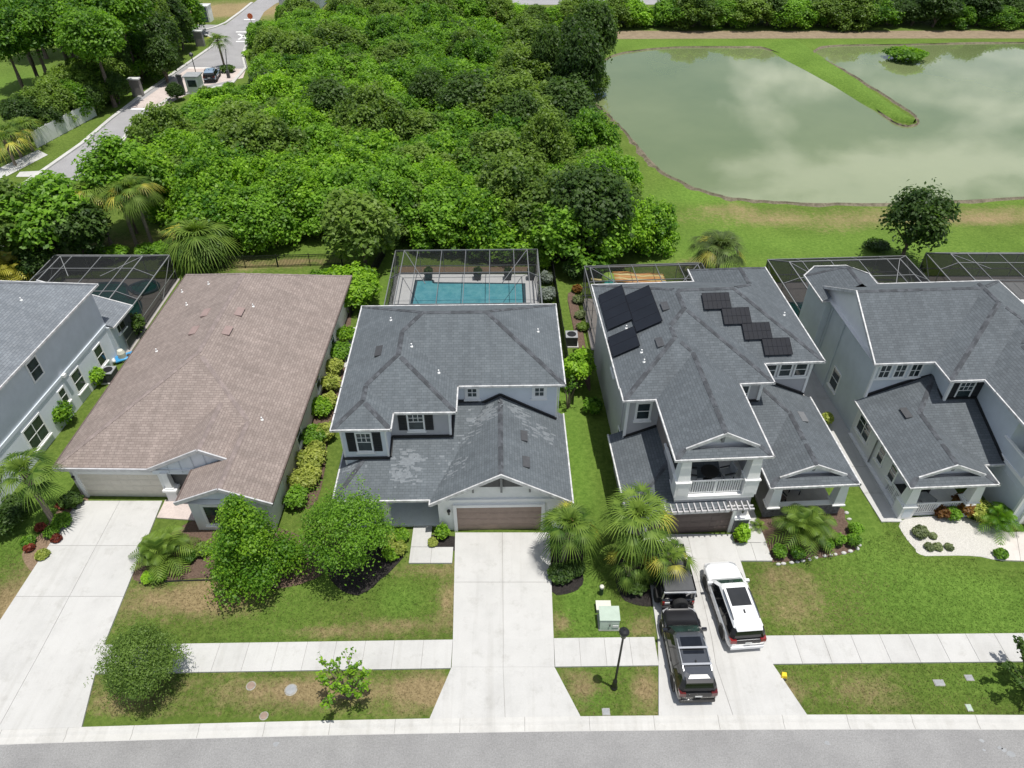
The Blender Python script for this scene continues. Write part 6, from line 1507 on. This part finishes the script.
# ------------------------------------------------------------------ fences
def fence(label, pts, h, mat, step=.13):
    t = thing('fence', label, 'fence', (pts[0][0], pts[0][1], 0)); o = Vector((*pts[0], 0)); pk = MB(); n_post = 0
    for p, q in zip(pts[:-1], pts[1:]):
        p = Vector((*p, 0)) - o; q = Vector((*q, 0)) - o; L = (q - p).length; d = (q - p) / L
        for z in (.18, h - .22, h - .04): pk.beam(p + Vector((0, 0, z)), q + Vector((0, 0, z)), .035, .045)
        n = int(L / step)
        for k in range(n): c = p + d * (L * (k + .5) / n); pk.box(c.x - .016, c.x + .016, c.y - .016, c.y + .016, .06, h)
        m = max(1, int(L / 2.4))
        for k in range(m + 1): c = p + d * L * k / m; MB().box(c.x - .04, c.x + .04, c.y - .04, c.y + .04, -.05, h + .08).build('post', M[mat], t)
    pk.build('picket_panel', M[mat], t)
    return t
fence('black picket fence across the back lawn of the bungalow', [(-27.3, 57.3), (-15.6, 58.0)], 1.25, 'black')
fence('black picket fence in the shade of the lone oak, running towards the houses', [(-11.9, 59.6), (-13.4, 49.5)], 1.25, 'black', .09)
fence('black picket fence between the two grey houses', [(3.55, 58.6), (4.35, 38.6)], 1.35, 'black', .055)
fence('dark fence at the end of the thicket behind the solar panel house', [(3.6, 58.7), (7.5, 58.3)], 1.3, 'black', .1)
ft = thing('privacy_fence', 'white vinyl panel fence along the verge of the entrance road', 'fence', (0, 0, 0))
W0, W1 = Vector((*at(38, 148), 0)), Vector((*at(97, 116), 0)); nb = 9
pm = MB()
for k in range(nb):
    a, b = W0.lerp(W1, k / nb), W0.lerp(W1, (k + 1) / nb); pm.beam((a.x, a.y, 1.0), (b.x, b.y, 1.0), .08, 1.9)
    MB().box(a.x - .08, a.x + .08, a.y - .08, a.y + .08, 0, 2.03).build('post', M['plate'], ft)
pm.build('panel', M['plate'], ft)

# ------------------------------------------------------------------ vehicles
M['roof_sky_sheen'] = surf('black roof paint with sky sheen', (.055, .06, .07), .25, .05, coat=1.0)  # sky reflection on the black roof, put into a lighter base colour
M['tail_dark'] = surf('smoked lamp lens', (.09, .006, .006), .15, .1, coat=1.0)
def loft(sections, n=24, e=5.0):
    V, F = [], []
    for y, hw, zb, zt in sections:
        zc, hh = (zb + zt) / 2, (zt - zb) / 2
        for k in range(n):
            a = 2 * math.pi * (k + .5) / n; c, s = math.cos(a), math.sin(a)
            V.append((hw * math.copysign(abs(c) ** (2 / e), c), y, zc + hh * math.copysign(abs(s) ** (2 / e), s)))
    for i in range(len(sections) - 1):
        for k in range(n): F.append((i * n + k, i * n + (k + 1) % n, (i + 1) * n + (k + 1) % n, (i + 1) * n + k))
    F.append(tuple(range(n))); F.append(tuple(range((len(sections) - 1) * n, len(sections) * n))[::-1])
    return V, F
def wheel(t, x, y, r, w):
    tb = MB(); prof = [(r * .55, -w / 2), (r * .92, -w / 2), (r, -w * .32), (r, w * .32), (r * .92, w / 2), (r * .55, w / 2)]
    def to(m): m.v = [(x + q[2], y + q[0], r + q[1]) for q in m.v]; return m
    ty = to(MB().lathe(prof, 0, 0, 0, 20)).build('wheel', M['tyre'], t)
    rm = MB().lathe([(r * .2, -w * .42), (r * .58, -w * .46), (r * .6, 0), (r * .58, w * .46), (r * .2, w * .42)], 0, 0, 0, 16)
    to(rm).build('rim', M['silver'], ty)
    return ty
def rring(z, y0, y1, hw, r):
    return [(hw, y0 + r, z), (hw, y1 - r, z), (hw - r, y1, z), (-hw + r, y1, z), (-hw, y1 - r, z), (-hw, y0 + r, z), (-hw + r, y0, z), (hw - r, y0, z)]
def make_suv(label, loc, rz, L, Wd, H, paint, hood=None, bars=False, sunroof=(.0, .0), roofmat=None, glass='car_glass', front_glass='car_glass_green', name='suv', cat='car'):
    t = thing(name, label, cat, (loc[0], loc[1], .10), rz); l, w = L / 2, Wd / 2
    belt = .58 * H
    V, F = loft([(-l, w * .84, .42, belt - .16), (-l + .06, w * .93, .34, belt - .05), (-l + .30, w * .985, .29, belt), (-l * .5, w, .27, belt + .01), (0, w, .27, belt + .01), (l * .40, w, .27, belt), (l * .58, w * .985, .28, belt - .01), (l * .80, w * .95, .30, belt - .08), (l - .10, w * .86, .34, belt - .20), (l, w * .74, .42, belt - .32)])
    mesh_obj('body', V, F, M[paint], t, smooth=True)
    ya, yb = -l + .10, l - 1.22
    Ls = [rring(belt - .06, ya, yb, w * .955, .16), rring(belt + .28, ya + .06, yb - .34, w * .875, .16), rring(H - .17, ya + .22, yb - .74, w * .775, .16), rring(H - .05, ya + .32, yb - .86, w * .70, .16), rring(H, ya + .50, yb - 1.05, w * .58, .16)]
    def qs(idx, lv): return [(Ls[a][i], Ls[a][(i + 1) % 8], Ls[a + 1][(i + 1) % 8], Ls[a + 1][i]) for a in lv for i in idx]
    def build(nm, quads, mat):
        m = MB()
        for q in quads: m.add(q, [(0, 1, 2, 3)])
        return m.build(nm, mat, t)
    build('windscreen', qs((2,), (0, 1)), M[front_glass]); build('rear_window', qs((6,), (0, 1)), M[glass])
    for i in (0, 4):
        for (u0, u1) in ((.02, .30), (.33, .62), (.65, .97)):
            q = []
            for a in (0, 1):
                A, B, C_, D = [Vector(p) for p in (Ls[a][i], Ls[a][(i + 1) % 8], Ls[a + 1][(i + 1) % 8], Ls[a + 1][i])]
                q.append((A.lerp(B, u0), A.lerp(B, u1), D.lerp(C_, u1), D.lerp(C_, u0)))
            build('side_window', q, M[glass])
        q = []
        for (u0, u1) in ((0, .02), (.30, .33), (.62, .65), (.97, 1)):
            for a in (0, 1):
                A, B, C_, D = [Vector(p) for p in (Ls[a][i], Ls[a][(i + 1) % 8], Ls[a + 1][(i + 1) % 8], Ls[a + 1][i])]
                q.append((A.lerp(B, u0), A.lerp(B, u1), D.lerp(C_, u1), D.lerp(C_, u0)))
        [build('pillar', [q_], M['black']) for q_ in q]
    [build('pillar', qs((c_,), (0, 1)), M[paint if c_ < 4 else 'black']) for c_ in (1, 3, 5, 7)]
    m = MB()
    for q in qs(range(8), (2, 3)): m.add(q, [(0, 1, 2, 3)])
    m.add(Ls[4], [tuple(range(8))])
    rp = m.build('roof_panel', M[roofmat or paint], t, True)
    m = MB(); sp = Ls[2]; m.hexa([(-w * .66, ya + .10, H - .16), (w * .66, ya + .10, H - .16), (w * .72, ya + .5, H - .10), (-w * .72, ya + .5, H - .10), (-w * .64, ya + .13, H - .11), (w * .64, ya + .13, H - .11), (w * .66, ya + .62, H - .025), (-w * .66, ya + .62, H - .025)])
    m.build('spoiler', M[paint], t)
    if sunroof[1]: MB().box(-w * .52, w * .52, sunroof[0], sunroof[1], H - .02, H + .012).build('sunroof', M['car_glass'], rp)
    for s in (-1, 1):
        MB().tube([(s * w * .68, ya + .7, H - .02), (s * w * .69, ya + .95, H + .05), (s * w * .69, yb - 1.5, H + .05), (s * w * .67, yb - 1.2, H - .03)], .025, 6).build('roof_rail', M['black' if not bars else 'silver'], rp)
    if bars:
        for y in (yb - 1.75, yb - 2.6): MB().box(-w * .73, w * .73, y - .05, y + .05, H + .07, H + .11).build('cross_bar', M['silver'], rp)
    MB().box(-.03, .03, ya + 1.0, ya + 1.2, H, H + .08).build('roof_aerial', M['black'], rp)
    if hood:
        m = MB(); n = 8
        for j in range(6):
            pass
        Vh, Fh = loft([(yb - .05, w * .84, belt - .2, belt + .022), (l * .62, w * .82, belt - .25, belt + .012), (l * .82, w * .78, belt - .3, belt - .062), (l - .16, w * .66, belt - .4, belt - .18)], 24, 5); mesh_obj('hood', Vh, Fh, M[hood], t, smooth=True)
    for s in (-1, 1):
        mb = MB(); mb.box(s * (w - .10) - (.0 if s > 0 else .24), s * (w - .10) + (.24 if s > 0 else 0), yb - .42, yb - .28, belt + .0, belt + .17); mb.build('mirror', M[paint], t)
        tl = MB(); tl.hexa([(s * w * .93, -l + .02, belt - .19), (s * w * .62, -l - .015, belt - .19), (s * w * .62, -l + .15, belt - .19), (s * w * .95, -l + .35, belt - .19), (s * w * .92, -l + .05, belt + .02), (s * w * .62, -l + .015, belt + .02), (s * w * .62, -l + .15, belt + .02), (s * w * .95, -l + .35, belt + .02)]); tl.build('tail_light', M['tail' if paint == 'car_white' else 'tail_dark'], t)
        hl = MB(); hl.hexa([(s * w * .55, l - .06, belt - .33), (s * w * .86, l - .22, belt - .33), (s * w * .86, l - .5, belt - .33), (s * w * .55, l - .3, belt - .33), (s * w * .55, l - .10, belt - .19), (s * w * .86, l - .27, belt - .17), (s * w * .86, l - .5, belt - .14), (s * w * .55, l - .3, belt - .16)]); hl.build('headlight', M['silver'], t)
        for y in (-L * .30, L * .295): wheel(t, s * (w - .10), y, .36, .24)
    for s in (-1, 1):
        MB().box(min(s * w * .93, s * (w + .008)), max(s * w * .93, s * (w + .008)), -L * .21, L * .21, .25, .42).build('sill_trim', M['black'], t)
        for y in (-.55, .55): MB().box(min(s * w * .97, s * (w + .02)), max(s * w * .97, s * (w + .02)), y - .1, y + .08, belt - .17, belt - .13).build('door_handle', M['black' if paint == 'paint_black' else 'silver'], t)
        for y in (-L * .30, L * .295):
            ar = MB().lathe([(.37, -.06), (.44, -.06), (.44, .06), (.37, .06)], 0, 0, 0, 22); ar.v = [(s * (w - .045) + q[2], y + q[0], .37 + q[1]) for q in ar.v]; ar.build('wheel_arch', M['black'], t)
    m = MB(); m.box(-w * .86, w * .86, -l - .05, -l + .12, .34, .52); m.build('rear_bumper', M['black' if paint != 'car_white' else 'car_white'], t)
    m = MB(); m.box(-w * .62, w * .62, -l - .012, -l + .08, belt - .22, belt - .03); m.build('tailgate_panel', M['black'], t)
    MB().box(-.17, .17, -l - .03, -l - .012, belt - .21, belt - .12).build('number_plate', M['plate'], t)
    return t
make_suv('white car with a dark glass roof parked on the right of the driveway', (11.66, 21.95), R(4.5), 5.0, 1.98, 1.74, 'car_white', None, False, (-.95, .12))
make_suv('black car with silver roof rails and cross bars parked across the sidewalk', (8.74, 19.15), R(1.5), 4.9, 1.96, 1.74, 'paint_black', 'paint_hood', True, (-.8, .1), 'roof_sky_sheen')

def make_offroad(label, loc, rz):
    t = thing('offroad_car', label, 'car', (loc[0], loc[1], .10), rz); w = .88
    V, F = loft([(-2.0, w * .92, .5, 1.05), (-1.95, w, .48, 1.1), (.35, w, .48, 1.12), (.4, w * .86, .5, 1.12), (1.75, w * .72, .55, 1.06), (1.82, w * .7, .6, 1.02)], 24, 9); mesh_obj('body', V, F, M['paint_black'], t)
    MB().box(-w * .9, w * .9, -1.93, -.0, 1.1, 1.12).build('tub_floor', M['black'], t)
    m = MB(); m.hexa([(-w * .92, -1.92, 1.66), (w * .92, -1.92, 1.66), (w * .90, .1, 1.70), (-w * .90, .1, 1.70), (-w * .88, -1.88, 1.78), (w * .88, -1.88, 1.78), (w * .86, .05, 1.82), (-w * .86, .05, 1.82)]); m.build('soft_top', M['dark_grey'], t)
    m = MB()
    for s in (-1, 1):
        for y in (-1.88, -.85, .12): m.beam((s * w * .95, y, 1.08), (s * w * .9, y - .03, 1.68), .07, .07)
    m.beam((-w * .95, -1.92, 1.66), (w * .95, -1.92, 1.66), .09, .09); m.beam((-w * .95, .35, 1.1), (-w * .86, .12, 1.74), .08, .08); m.beam((w * .95, .35, 1.1), (w * .86, .12, 1.74), .08, .08)
    m.build('roll_cage', M['silver'], t)
    MB().hexa([(-w * .86, .36, 1.12), (w * .86, .36, 1.12), (w * .86, .34, 1.12), (-w * .86, .34, 1.12), (-w * .82, .13, 1.7), (w * .82, .13, 1.7), (w * .82, .11, 1.7), (-w * .82, .11, 1.7)]).build('windscreen', M['car_glass_green'], t)
    MB().box(-w * .8, w * .8, -1.94, -1.92, 1.14, 1.62).build('rear_window', M['car_glass'], t)
    for s in (-1, 1):
        MB().box(s * w - .01 if s > 0 else -w - .01, s * w + .02 if s > 0 else -w + .01, -1.8, .05, 1.12, 1.64).build('side_window', M['car_glass'], t)
        for y in (-1.2, 1.25):
            wheel(t, s * (w + .02), y, .40, .28); MB().box(min(s * (w - .1), s * (w + .2)), max(s * (w - .1), s * (w + .2)), y - .5, y + .5, .86, .92).build('fender', M['black'], t)
        MB().box(min(s * .72, s * .84), max(s * .72, s * .84), -2.06, -1.99, .75, .98).build('tail_light', M['tail'], t)
        MB().box(min(s * (w - .08), s * (w + .16)), max(s * (w - .08), s * (w + .16)), .1, .22, 1.15, 1.35).build('mirror', M['black'], t)
    sp = MB().lathe([(.16, -.14), (.36, -.14), (.40, -.09), (.40, .09), (.36, .14), (.16, .14)], 0, 0, 0, 20); sp.v = [(.05 + q[0], -2.2 + q[2], 1.02 + q[1]) for q in sp.v]
    so = sp.build('spare_wheel', M['tyre'], t)
    hb = MB().lathe([(.02, -.1), (.17, -.1), (.17, .1), (.02, .1)], 0, 0, 0, 12); hb.v = [(.05 + q[0], -2.24 + q[2], 1.02 + q[1]) for q in hb.v]; hb.build('rim', M['dark_grey'], so)
    MB().box(-w * .95, w * .95, -2.14, -1.96, .52, .66).build('rear_bumper', M['black'], t); MB().box(-w * .9, w * .9, 1.8, 2.0, .55, .72).build('front_bumper', M['black'], t)
    MB().box(-.75, -.45, -2.03, -2.0, .78, .92).build('number_plate', M['plate'], t)
    return t
make_offroad('black open off-road car with a spare wheel, parked nose to the garage under the palms', (8.68, 23.75), R(1.5))
make_suv('silver blue car waiting at the entrance gate', at(213, 79), R(8), 4.4, 1.85, 1.5, 'car_blue', None, False, (0, 0), name='sedan')

# ------------------------------------------------------------------ street furniture and small things
M['lid_ring'] = surf('worn cover rim', (0.30, 0.29, 0.26), .9, .2)
X, Y = at(614, 688); t = thing('street_lamp', 'black street lamp post with a round top on the grass strip', 'street lamp', (X, Y, 0))
MB().lathe([(.17, -.05), (.17, .12), (.13, .2), (.11, .7), (.085, .78), (.06, .9), (.05, 4.5), (.065, 4.52), (.03, 4.6)], 0, 0, 0, 12).build('pole', M['black'], t)
MB().lathe([(.06, 4.55), (.12, 4.6), (.17, 4.95), (.2, 5.0), (.05, 5.02)], 0, 0, 0, 14).build('lantern', M['lamp_lens'], t)
MB().lathe([(.23, 4.98), (.24, 5.02), (.18, 5.12), (.06, 5.2), (.02, 5.28)], 0, 0, 0, 18).build('cap', M['black'], t)
X, Y = at(609, 631); t = thing('transformer_cabinet', 'pale green utility cabinet on the grass behind the street lamp', 'utility box', (X, Y, 0))
MB().box(-.55, .55, -.02, .95, -.05, .08).build('pad', M['lid_ring'], t)
b = MB(); b.hexa([(-.5, .0, .08), (.5, .0, .08), (.5, .85, .08), (-.5, .85, .08), (-.5, .12, .82), (.5, .12, .82), (.5, .85, .92), (-.5, .85, .92)]); b.build('body', M['utility_green'], t)
b = MB(); b.hexa([(-.53, .08, .80), (.53, .08, .80), (.53, .88, .90), (-.53, .88, .90), (-.53, .08, .84), (.53, .08, .84), (.53, .88, .95), (-.53, .88, .95)]); b.build('lid', M['utility_green'], t)
MB().box(.15, .45, -.005, .02, .3, .5).build('notice_plate', M['plate'], t); MB().box(-.03, .03, -.03, .02, .45, .6).build('latch', M['dark_grey'], t)
X, Y = at(603, 609); t = thing('cable_pedestal', 'low cream cable box just behind the green cabinet', 'utility box', (X, Y, 0)); MB().box(-.36, .36, -.25, .25, 0, .30).build('body', M['box_tan'], t); MB().box(-.4, .4, -.29, .29, .30, .37).build('lid', M['box_tan'], t)
X, Y = at(601, 594); t = thing('cable_pedestal', 'slim dark green marker post with a pale cap in the palm shade', 'marker post', (X, Y, 0)); MB().lathe([(.12, 0), (.12, .6), (.1, .62)], 0, 0, 0, 10).build('post', M['post_green'], t); MB().lathe([(.13, .62), (.12, .72), (.04, .76)], 0, 0, 0, 10).build('cap', M['box_tan'], t)
def lid(label, px, py, rect_=None, mat='lid', r=.25):
    X, Y = at(px, py); t = thing('meter_cover', label, 'utility cover', (X, Y, 0))
    if rect_: MB().box(-rect_[0], rect_[0], -rect_[1], rect_[1], -.05, .03).build('frame', M['lid_ring'], t); MB().box(-rect_[0] * .85, rect_[0] * .85, -rect_[1] * .85, rect_[1] * .85, .03, .045).build('lid', M[mat], t)
    else: MB().lathe([(r * 1.2, -.05), (r * 1.2, .02), (r, .03)], 0, 0, 0, 18).build('frame', M['lid_ring'], t); MB().lathe([(r * .95, .035), (r * .95, .05), (r * .3, .055)], 0, 0, 0, 16).build('lid', M[mat], t)
lid('grey utility lid with a pale ring on the grass strip left of the bare sapling', 291, 690, None, 'lid', .26)
lid('rusty round lid on the grass strip beside the round tree', 251, 686, None, 'lid_brown', .2)
lid('dark worn lid near the curb below the rusty round one', 264, 716, None, 'lid_brown', .18)
lid('rectangular grey cover on the right grass strip, left of its pair', 939, 683, (.26, .17)); lid('rectangular grey cover on the right grass strip, nearer the sidewalk', 969, 678, (.2, .16)); lid('narrow pale cover at the curb on the right grass strip', 969, 708, (.14, .18), 'utility_green')
lid('square grey meter cover at the curb below the street lamp', 606, 712, (.19, .18))
X, Y = at(783, 677); t = thing('sprinkler_marker', 'small yellow plastic marker on the corner of the grass by the driveway', 'marker', (X, Y, 0)); b = MB(); b.hexa([(-.16, -.12, .02), (.14, -.16, .02), (.2, .14, .02), (-.08, .18, .02), (-.13, -.08, .26), (.1, -.12, .28), (.15, .1, .25), (-.05, .14, .24)]); b.build('shell', M['yellow'], t); MB().box(-.17, .1, -.2, -.1, 0, .1).build('foot', M['black'], t)
def aircon(label, px, py):
    X, Y = at(px, py); t = thing('air_conditioner', label, 'air conditioner', (X, Y, .0)); MB().box(-.55, .55, -.55, .55, 0, .1).build('pad', M['kerb'], t)
    b = MB(); b.box(-.45, .45, -.45, .45, .1, .9)
    for k in range(14):
        z = .16 + k * .05; b.box(-.46, .46, -.46, .46, z, z + .02)
    b.build('housing', M['dark_grey'], t); MB().box(-.47, .47, -.47, .47, .9, .97).build('top_panel', M['lid'], t)
    MB().lathe([(.36, .97), (.36, .99), (.06, 1.0)], 0, 0, 0, 18).build('fan_guard', M['black'], t)
aircon('air conditioner against the left edge house beside a clipped bush', 112, 380); aircon('air conditioner in the side yard of the taupe house', 571, 344)
X, Y = at(124, 360); t = thing('pool_pump', 'grey pool pump by the left edge house wall', 'pool pump', (X, Y, 0)); MB().lathe([(.3, 0), (.3, .7), (.2, .95), (.08, 1.0)], 0, 0, 0, 14).build('tank', M['box_tan'], t); MB().tube([(.3, .2, .3), (.8, .2, .3)], .14, 10).build('motor', M['dark_grey'], t)
X, Y = at(126, 353); t = thing('pool_float', 'blue pool float lying beside the pool pump', 'pool float', (X + .3, Y - .8, .1), .6); b = MB(); 
for k in range(4): b.tube([(-.7, -.3 + k * .2, .12), (.7, -.3 + k * .2, .12)], .11, 8)
b.build('mattress', M['blue'], t, True); MB().tube([(-.78, -.35, .2), (-.78, .4, .2)], .13, 8).build('pillow', M['plate'], t, True)
X, Y = at(131, 330); t = thing('water_heater', 'grey wall box on a stand beside the leafy bush', 'utility box', (X, Y, 0)); MB().box(-.3, .3, -.25, .25, 0, 1.1).build('body', M['alu_white'], t); MB().box(-.33, .33, -.28, .28, 1.1, 1.16).build('lid', M['alu_white'], t)
def edging(label, pts, name, mat, step=.32, r=.11):
    t = thing(name, label, 'garden edging', (0, 0, 0)); rnd = random.Random(5)
    for p, q in zip(pts[:-1], pts[1:]):
        p, q = Vector((*p, 0)), Vector((*q, 0)); n = max(1, int((q - p).length / step))
        for k in range(n): c = p.lerp(q, (k + rnd.uniform(.3, .7)) / n); MB().sphere((c.x, c.y, .04), (r * rnd.uniform(.9, 1.5), r * rnd.uniform(.8, 1.2), r * rnd.uniform(.7, 1)), 7, 5).build('stone', M[mat], t)
    return t
edging('pale edging stones round the mulch bed with the clipped ball shrubs', bp((845, 510), (850, 522), (858, 538), (860, 548), (846, 553), (820, 557), (800, 562), (775, 565), (767, 556), (758, 535), (752, 520)), 'stone_edging', 'kerb', .36)
edging('terracotta edging bricks along the black shutter house wall', [(3.45, 34), (3.5, 30), (3.55, 27.2)], 'brick_edging', 'brick_edge', .3, .12)
tag(MB().tube([(*p, .03) for p in bp((139, 583), (180, 581), (215, 580), (245, 581), (275, 590))], .045, 6).build('lawn_edging', M['black']), 'thin black edging along the front of the bungalow mulch bed', 'garden edging')
# furniture on the balcony and porches
def chair(label, loc, rz, group=None, mat='cushion'):
    t = thing('patio_chair', label, 'chair', loc, rz, group); MB().box(-.32, .32, -.32, .32, .34, .46).build('seat', M[mat], t); MB().hexa([(-.32, .26, .46), (.32, .26, .46), (.32, .36, .46), (-.32, .36, .46), (-.32, .34, .95), (.32, .34, .95), (.32, .42, .95), (-.32, .42, .95)]).build('backrest', M[mat], t)
    for sx in (-.3, .3):
        for sy in (-.3, .3): MB().box(sx - .025, sx + .025, sy - .025, sy + .025, 0, .36).build('leg', M['black'], t)
        MB().box(sx - .03, sx + .03, -.3, .36, .6, .66).build('armrest', M['black'], t)
    return t
def table(label, loc, r, h, mat='black'):
    t = thing('patio_table', label, 'table', loc); MB().lathe([(r, h - .05), (r, h)], 0, 0, 0, 20).build('tabletop', M[mat], t); MB().lathe([(.28, 0), (.06, .06), (.05, h - .05)], 0, 0, 0, 12).build('pedestal', M[mat], t)
BX, BY = 11.35, 28.3
table('dark round table on the balcony over the garage', (BX - .1, BY, 3.3), .52, .74)
chair('left patio chair at the balcony table', (BX - 1.1, BY + .1, 3.3), R(80), None, 'lid'); chair('right patio chair at the balcony table', (BX + .95, BY + .15, 3.3), R(-75), None, 'lid')
chair('dark patio chair on the stone porch', (16.3, 29.4, .18), R(25), None, 'cushion'); chair('second patio chair deeper on the stone porch', (17.6, 30.3, .18), R(-20), None, 'lid')
t = thing('patio_sofa', 'dark brown sofa on the low railed porch', 'sofa', (24.6, 30.2, .18), R(3)); MB().box(-.95, .95, -.4, .4, .05, .42).build('seat', M['black'], t); MB().box(-.95, .95, .3, .5, .42, .85).build('backrest', M['black'], t)
for s in (-1, 1): MB().box(min(s * .95, s * 1.1), max(s * .95, s * 1.1), -.42, .5, .05, .65).build('armrest', M['black'], t)
t = thing('coffee_table', 'square low table with a pale top in front of the brown sofa', 'table', (25.3, 29.35, .18), R(30)); MB().box(-.45, .45, -.45, .45, .32, .38).build('tabletop', M['lid'], t)
for s in (-.4, .4):
    for q in (-.4, .4): MB().box(s - .04, s + .04, q - .04, q + .04, 0, .32).build('leg', M['black'], t)
t = thing('barbecue_grill', 'covered dark grill on the deck between the two right houses', 'grill', (22.9, 46.3, .05)); MB().box(-.6, .6, -.3, .3, 0, .85).build('cabinet', M['dark_grey'], t); MB().box(-.55, .55, -.3, .3, .85, 1.15).build('hood', M['black'], t)

M['taupe_pier'] = surf('taupe pier paint', (.2, .19, .18), .8, .1)
# ------------------------------------------------------------------ entrance gate, far left
X, Y = at(197, 92); t = thing('guard_booth', 'small grey guard booth at the entrance gate', 'booth', (X, Y, 0)); MB().box(-.9, .9, -.9, .9, 0, 2.3).build('wall', M['stucco_grey'], t); MB().box(-1.1, 1.1, -1.1, 1.1, 2.3, 2.45).build('roof', M['lid'], t)
w_ = MB().box(-.6, .6, -.94, -.9, 1.0, 1.9).build('window', M['glass'], t)
for i, (px, py, rot) in enumerate(((229, 108 - 30, 1.1), (252, 88, 1.9))):
    X, Y = at(px, py); t = thing('gate_barrier', ['raised gate barrier beside the waiting car', 'raised gate barrier on the exit lane'][i], 'gate barrier', (X, Y, 0)); MB().box(-.2, .2, -.2, .2, 0, 1.1).build('housing', M['dark_grey'], t); MB().beam((0, 0, 1.0), (.8 * math.cos(rot), .4, 4.0), .09, .09).build('arm', M['alu'], t)
X, Y = at(184, 95); t = thing('gate_pier', 'dark gate pier beside the guard booth', 'pier', (X, Y, 0)); MB().box(-.25, .25, -.25, .25, 0, 2.6).build('shaft', M['dark_grey'], t); MB().box(-.32, .32, -.32, .32, 2.6, 2.7).build('cap', M['black'], t)
for i, (px, py, lb) in enumerate(((139, 96, 'pale wall pier with a white cap beside the entrance road hedge'), (201, 46, 'grey wall pier with a white cap at the dark wood edge'))):
    X, Y = at(px, py); t = thing('wall_pier', lb, 'pier', (X, Y, 0)); MB().box(-.7, .7, -.35, .35, 0, 2.3).build('shaft', M['taupe_pier'], t); MB().box(-.8, .8, -.45, .45, 2.3, 2.45).build('cap', M['plate'], t)
for i, (px, py, lb) in enumerate(((167, 72, 'slim street lamp with a white head on the left verge of the gate road'), (200, 88, 'dark lamp pole between the booth and the car'))):
    X, Y = at(px, py); t = thing('street_lamp', lb, 'street lamp', (X, Y, 0)); MB().tube([(0, 0, 0), (0, 0, 4.3)], .06, 6).build('pole', M['black'], t); MB().lathe([(.05, 4.3), (.28, 4.4), (.3, 4.7), (.05, 4.9)], 0, 0, 0, 10).build('lantern', M['white' if i == 0 else 'dark_grey'], t)
X, Y = at(206, 21); t = thing('utility_cabinet', 'large dark blue cabinet with white sides on the dry verge across the gate road', 'utility box', (X, Y, 0)); MB().box(-1.3, .9, -1, 1, 0, 2.6).build('body', M['blue_cab'], t); MB().box(.905, 1.2, -1, 1, 0, 2.62).build('side_panel', M['white'], t); MB().box(-1.4, 1.3, -1.1, 1.1, 2.62, 2.75).build('roof', M['plate'], t)
X, Y = at(253, 30); t = thing('stop_sign', 'orange red octagonal sign on a post by the gate road', 'road sign', (X, Y, 0)); MB().tube([(0, 0, 0), (0, 0, 2.3)], .05, 6).build('post', M['alu_white'], t)
b = MB().lathe([(.5, -.03), (.5, .03)], 0, 0, 0, 8); b.v = [(q[0], q[2] - .06, q[1] + 2.3) for q in b.v]; b.build('sign_plate', M['red_sign'], t)
X, Y = at(304, 6); t = thing('far_building', 'small blue grey building half hidden by trees at the top', 'building', (X, Y, 0)); MB().box(-4, 4, -3, 3, 0, 3).build('wall', M['stucco_blue'], t)
b = MB(); b.add([(-4.6, -3.6, 3), (4.6, -3.6, 3), (4.6, 3.6, 3), (-4.6, 3.6, 3), (-4.6, 0, 4.8), (4.6, 0, 4.8)], [(0, 1, 5, 4), (2, 3, 4, 5), (1, 2, 5), (3, 0, 4), (3, 2, 1, 0)]); b.build('roof', M['blue_cab'], t)
for x in (-2, 1.5): MB().box(x - .6, x + .6, -3.05, -3, 1, 2.2).build('window', M['glass'], t)
# ------------------------------------------------------------------ light, sky, camera
SUN = Vector((.70, -.42, 4.6)).normalized()
elev = math.asin(SUN.z); azim = math.atan2(SUN.x, SUN.y)
w = bpy.data.worlds.new('World'); SC.world = w; w.use_nodes = True
nt = w.node_tree; bg = nt.nodes['Background']
sky = nt.nodes.new('ShaderNodeTexSky'); sky.sky_type = 'NISHITA'; sky.sun_disc = False
sky.sun_elevation = elev; sky.sun_rotation = azim; sky.altitude = 10; sky.dust_density = 1.2
tc = nt.nodes.new('ShaderNodeTexCoord'); mp = nt.nodes.new('ShaderNodeMapping'); mp.inputs['Scale'].default_value = (1.0, 1.0, 2.6)
nt.links.new(tc.outputs['Generated'], mp.inputs[0])
nz = nt.nodes.new('ShaderNodeTexNoise'); nz.inputs['Scale'].default_value = 3.1; nz.inputs['Detail'].default_value = 9; nz.inputs['Roughness'].default_value = .58; nz.inputs['Distortion'].default_value = .3
nt.links.new(mp.outputs[0], nz.inputs['Vector'])
cl = ramp(nt, nz.outputs[0], [(.50, (0, 0, 0)), (.60, (1, 1, 1))])
nt.links.new(mixc(nt, cl, sky.outputs[0], (11.5, 11.7, 12.0)), bg.inputs['Color'])
bg.inputs['Strength'].default_value = .092
sl = bpy.data.lights.new('Sun', 'SUN'); sl.energy = 4.7; sl.angle = R(.53); sl.color = (1, .965, .90)
so = bpy.data.objects.new('Sun', sl); COL.objects.link(so); so.rotation_euler = SUN.to_track_quat('Z', 'Y').to_euler()
cam = bpy.data.cameras.new('Camera'); cam.sensor_width = 36; cam.lens = FPX / 1024 * 36; cam.clip_end = 5000; cam.clip_start = .5
co = bpy.data.objects.new('Camera', cam); COL.objects.link(co); co.location = (0, 0, CAM_H); co.rotation_euler = (math.pi / 2 - PITCH, 0, 0)
SC.camera = co
SC.view_settings.view_transform = 'Standard'; SC.view_settings.look = 'None'; SC.view_settings.exposure = 0.0; SC.view_settings.gamma = 1.0; SC.view_settings.use_curve_mapping = False
SC.cycles.max_bounces = 6; SC.cycles.transparent_max_bounces = 16
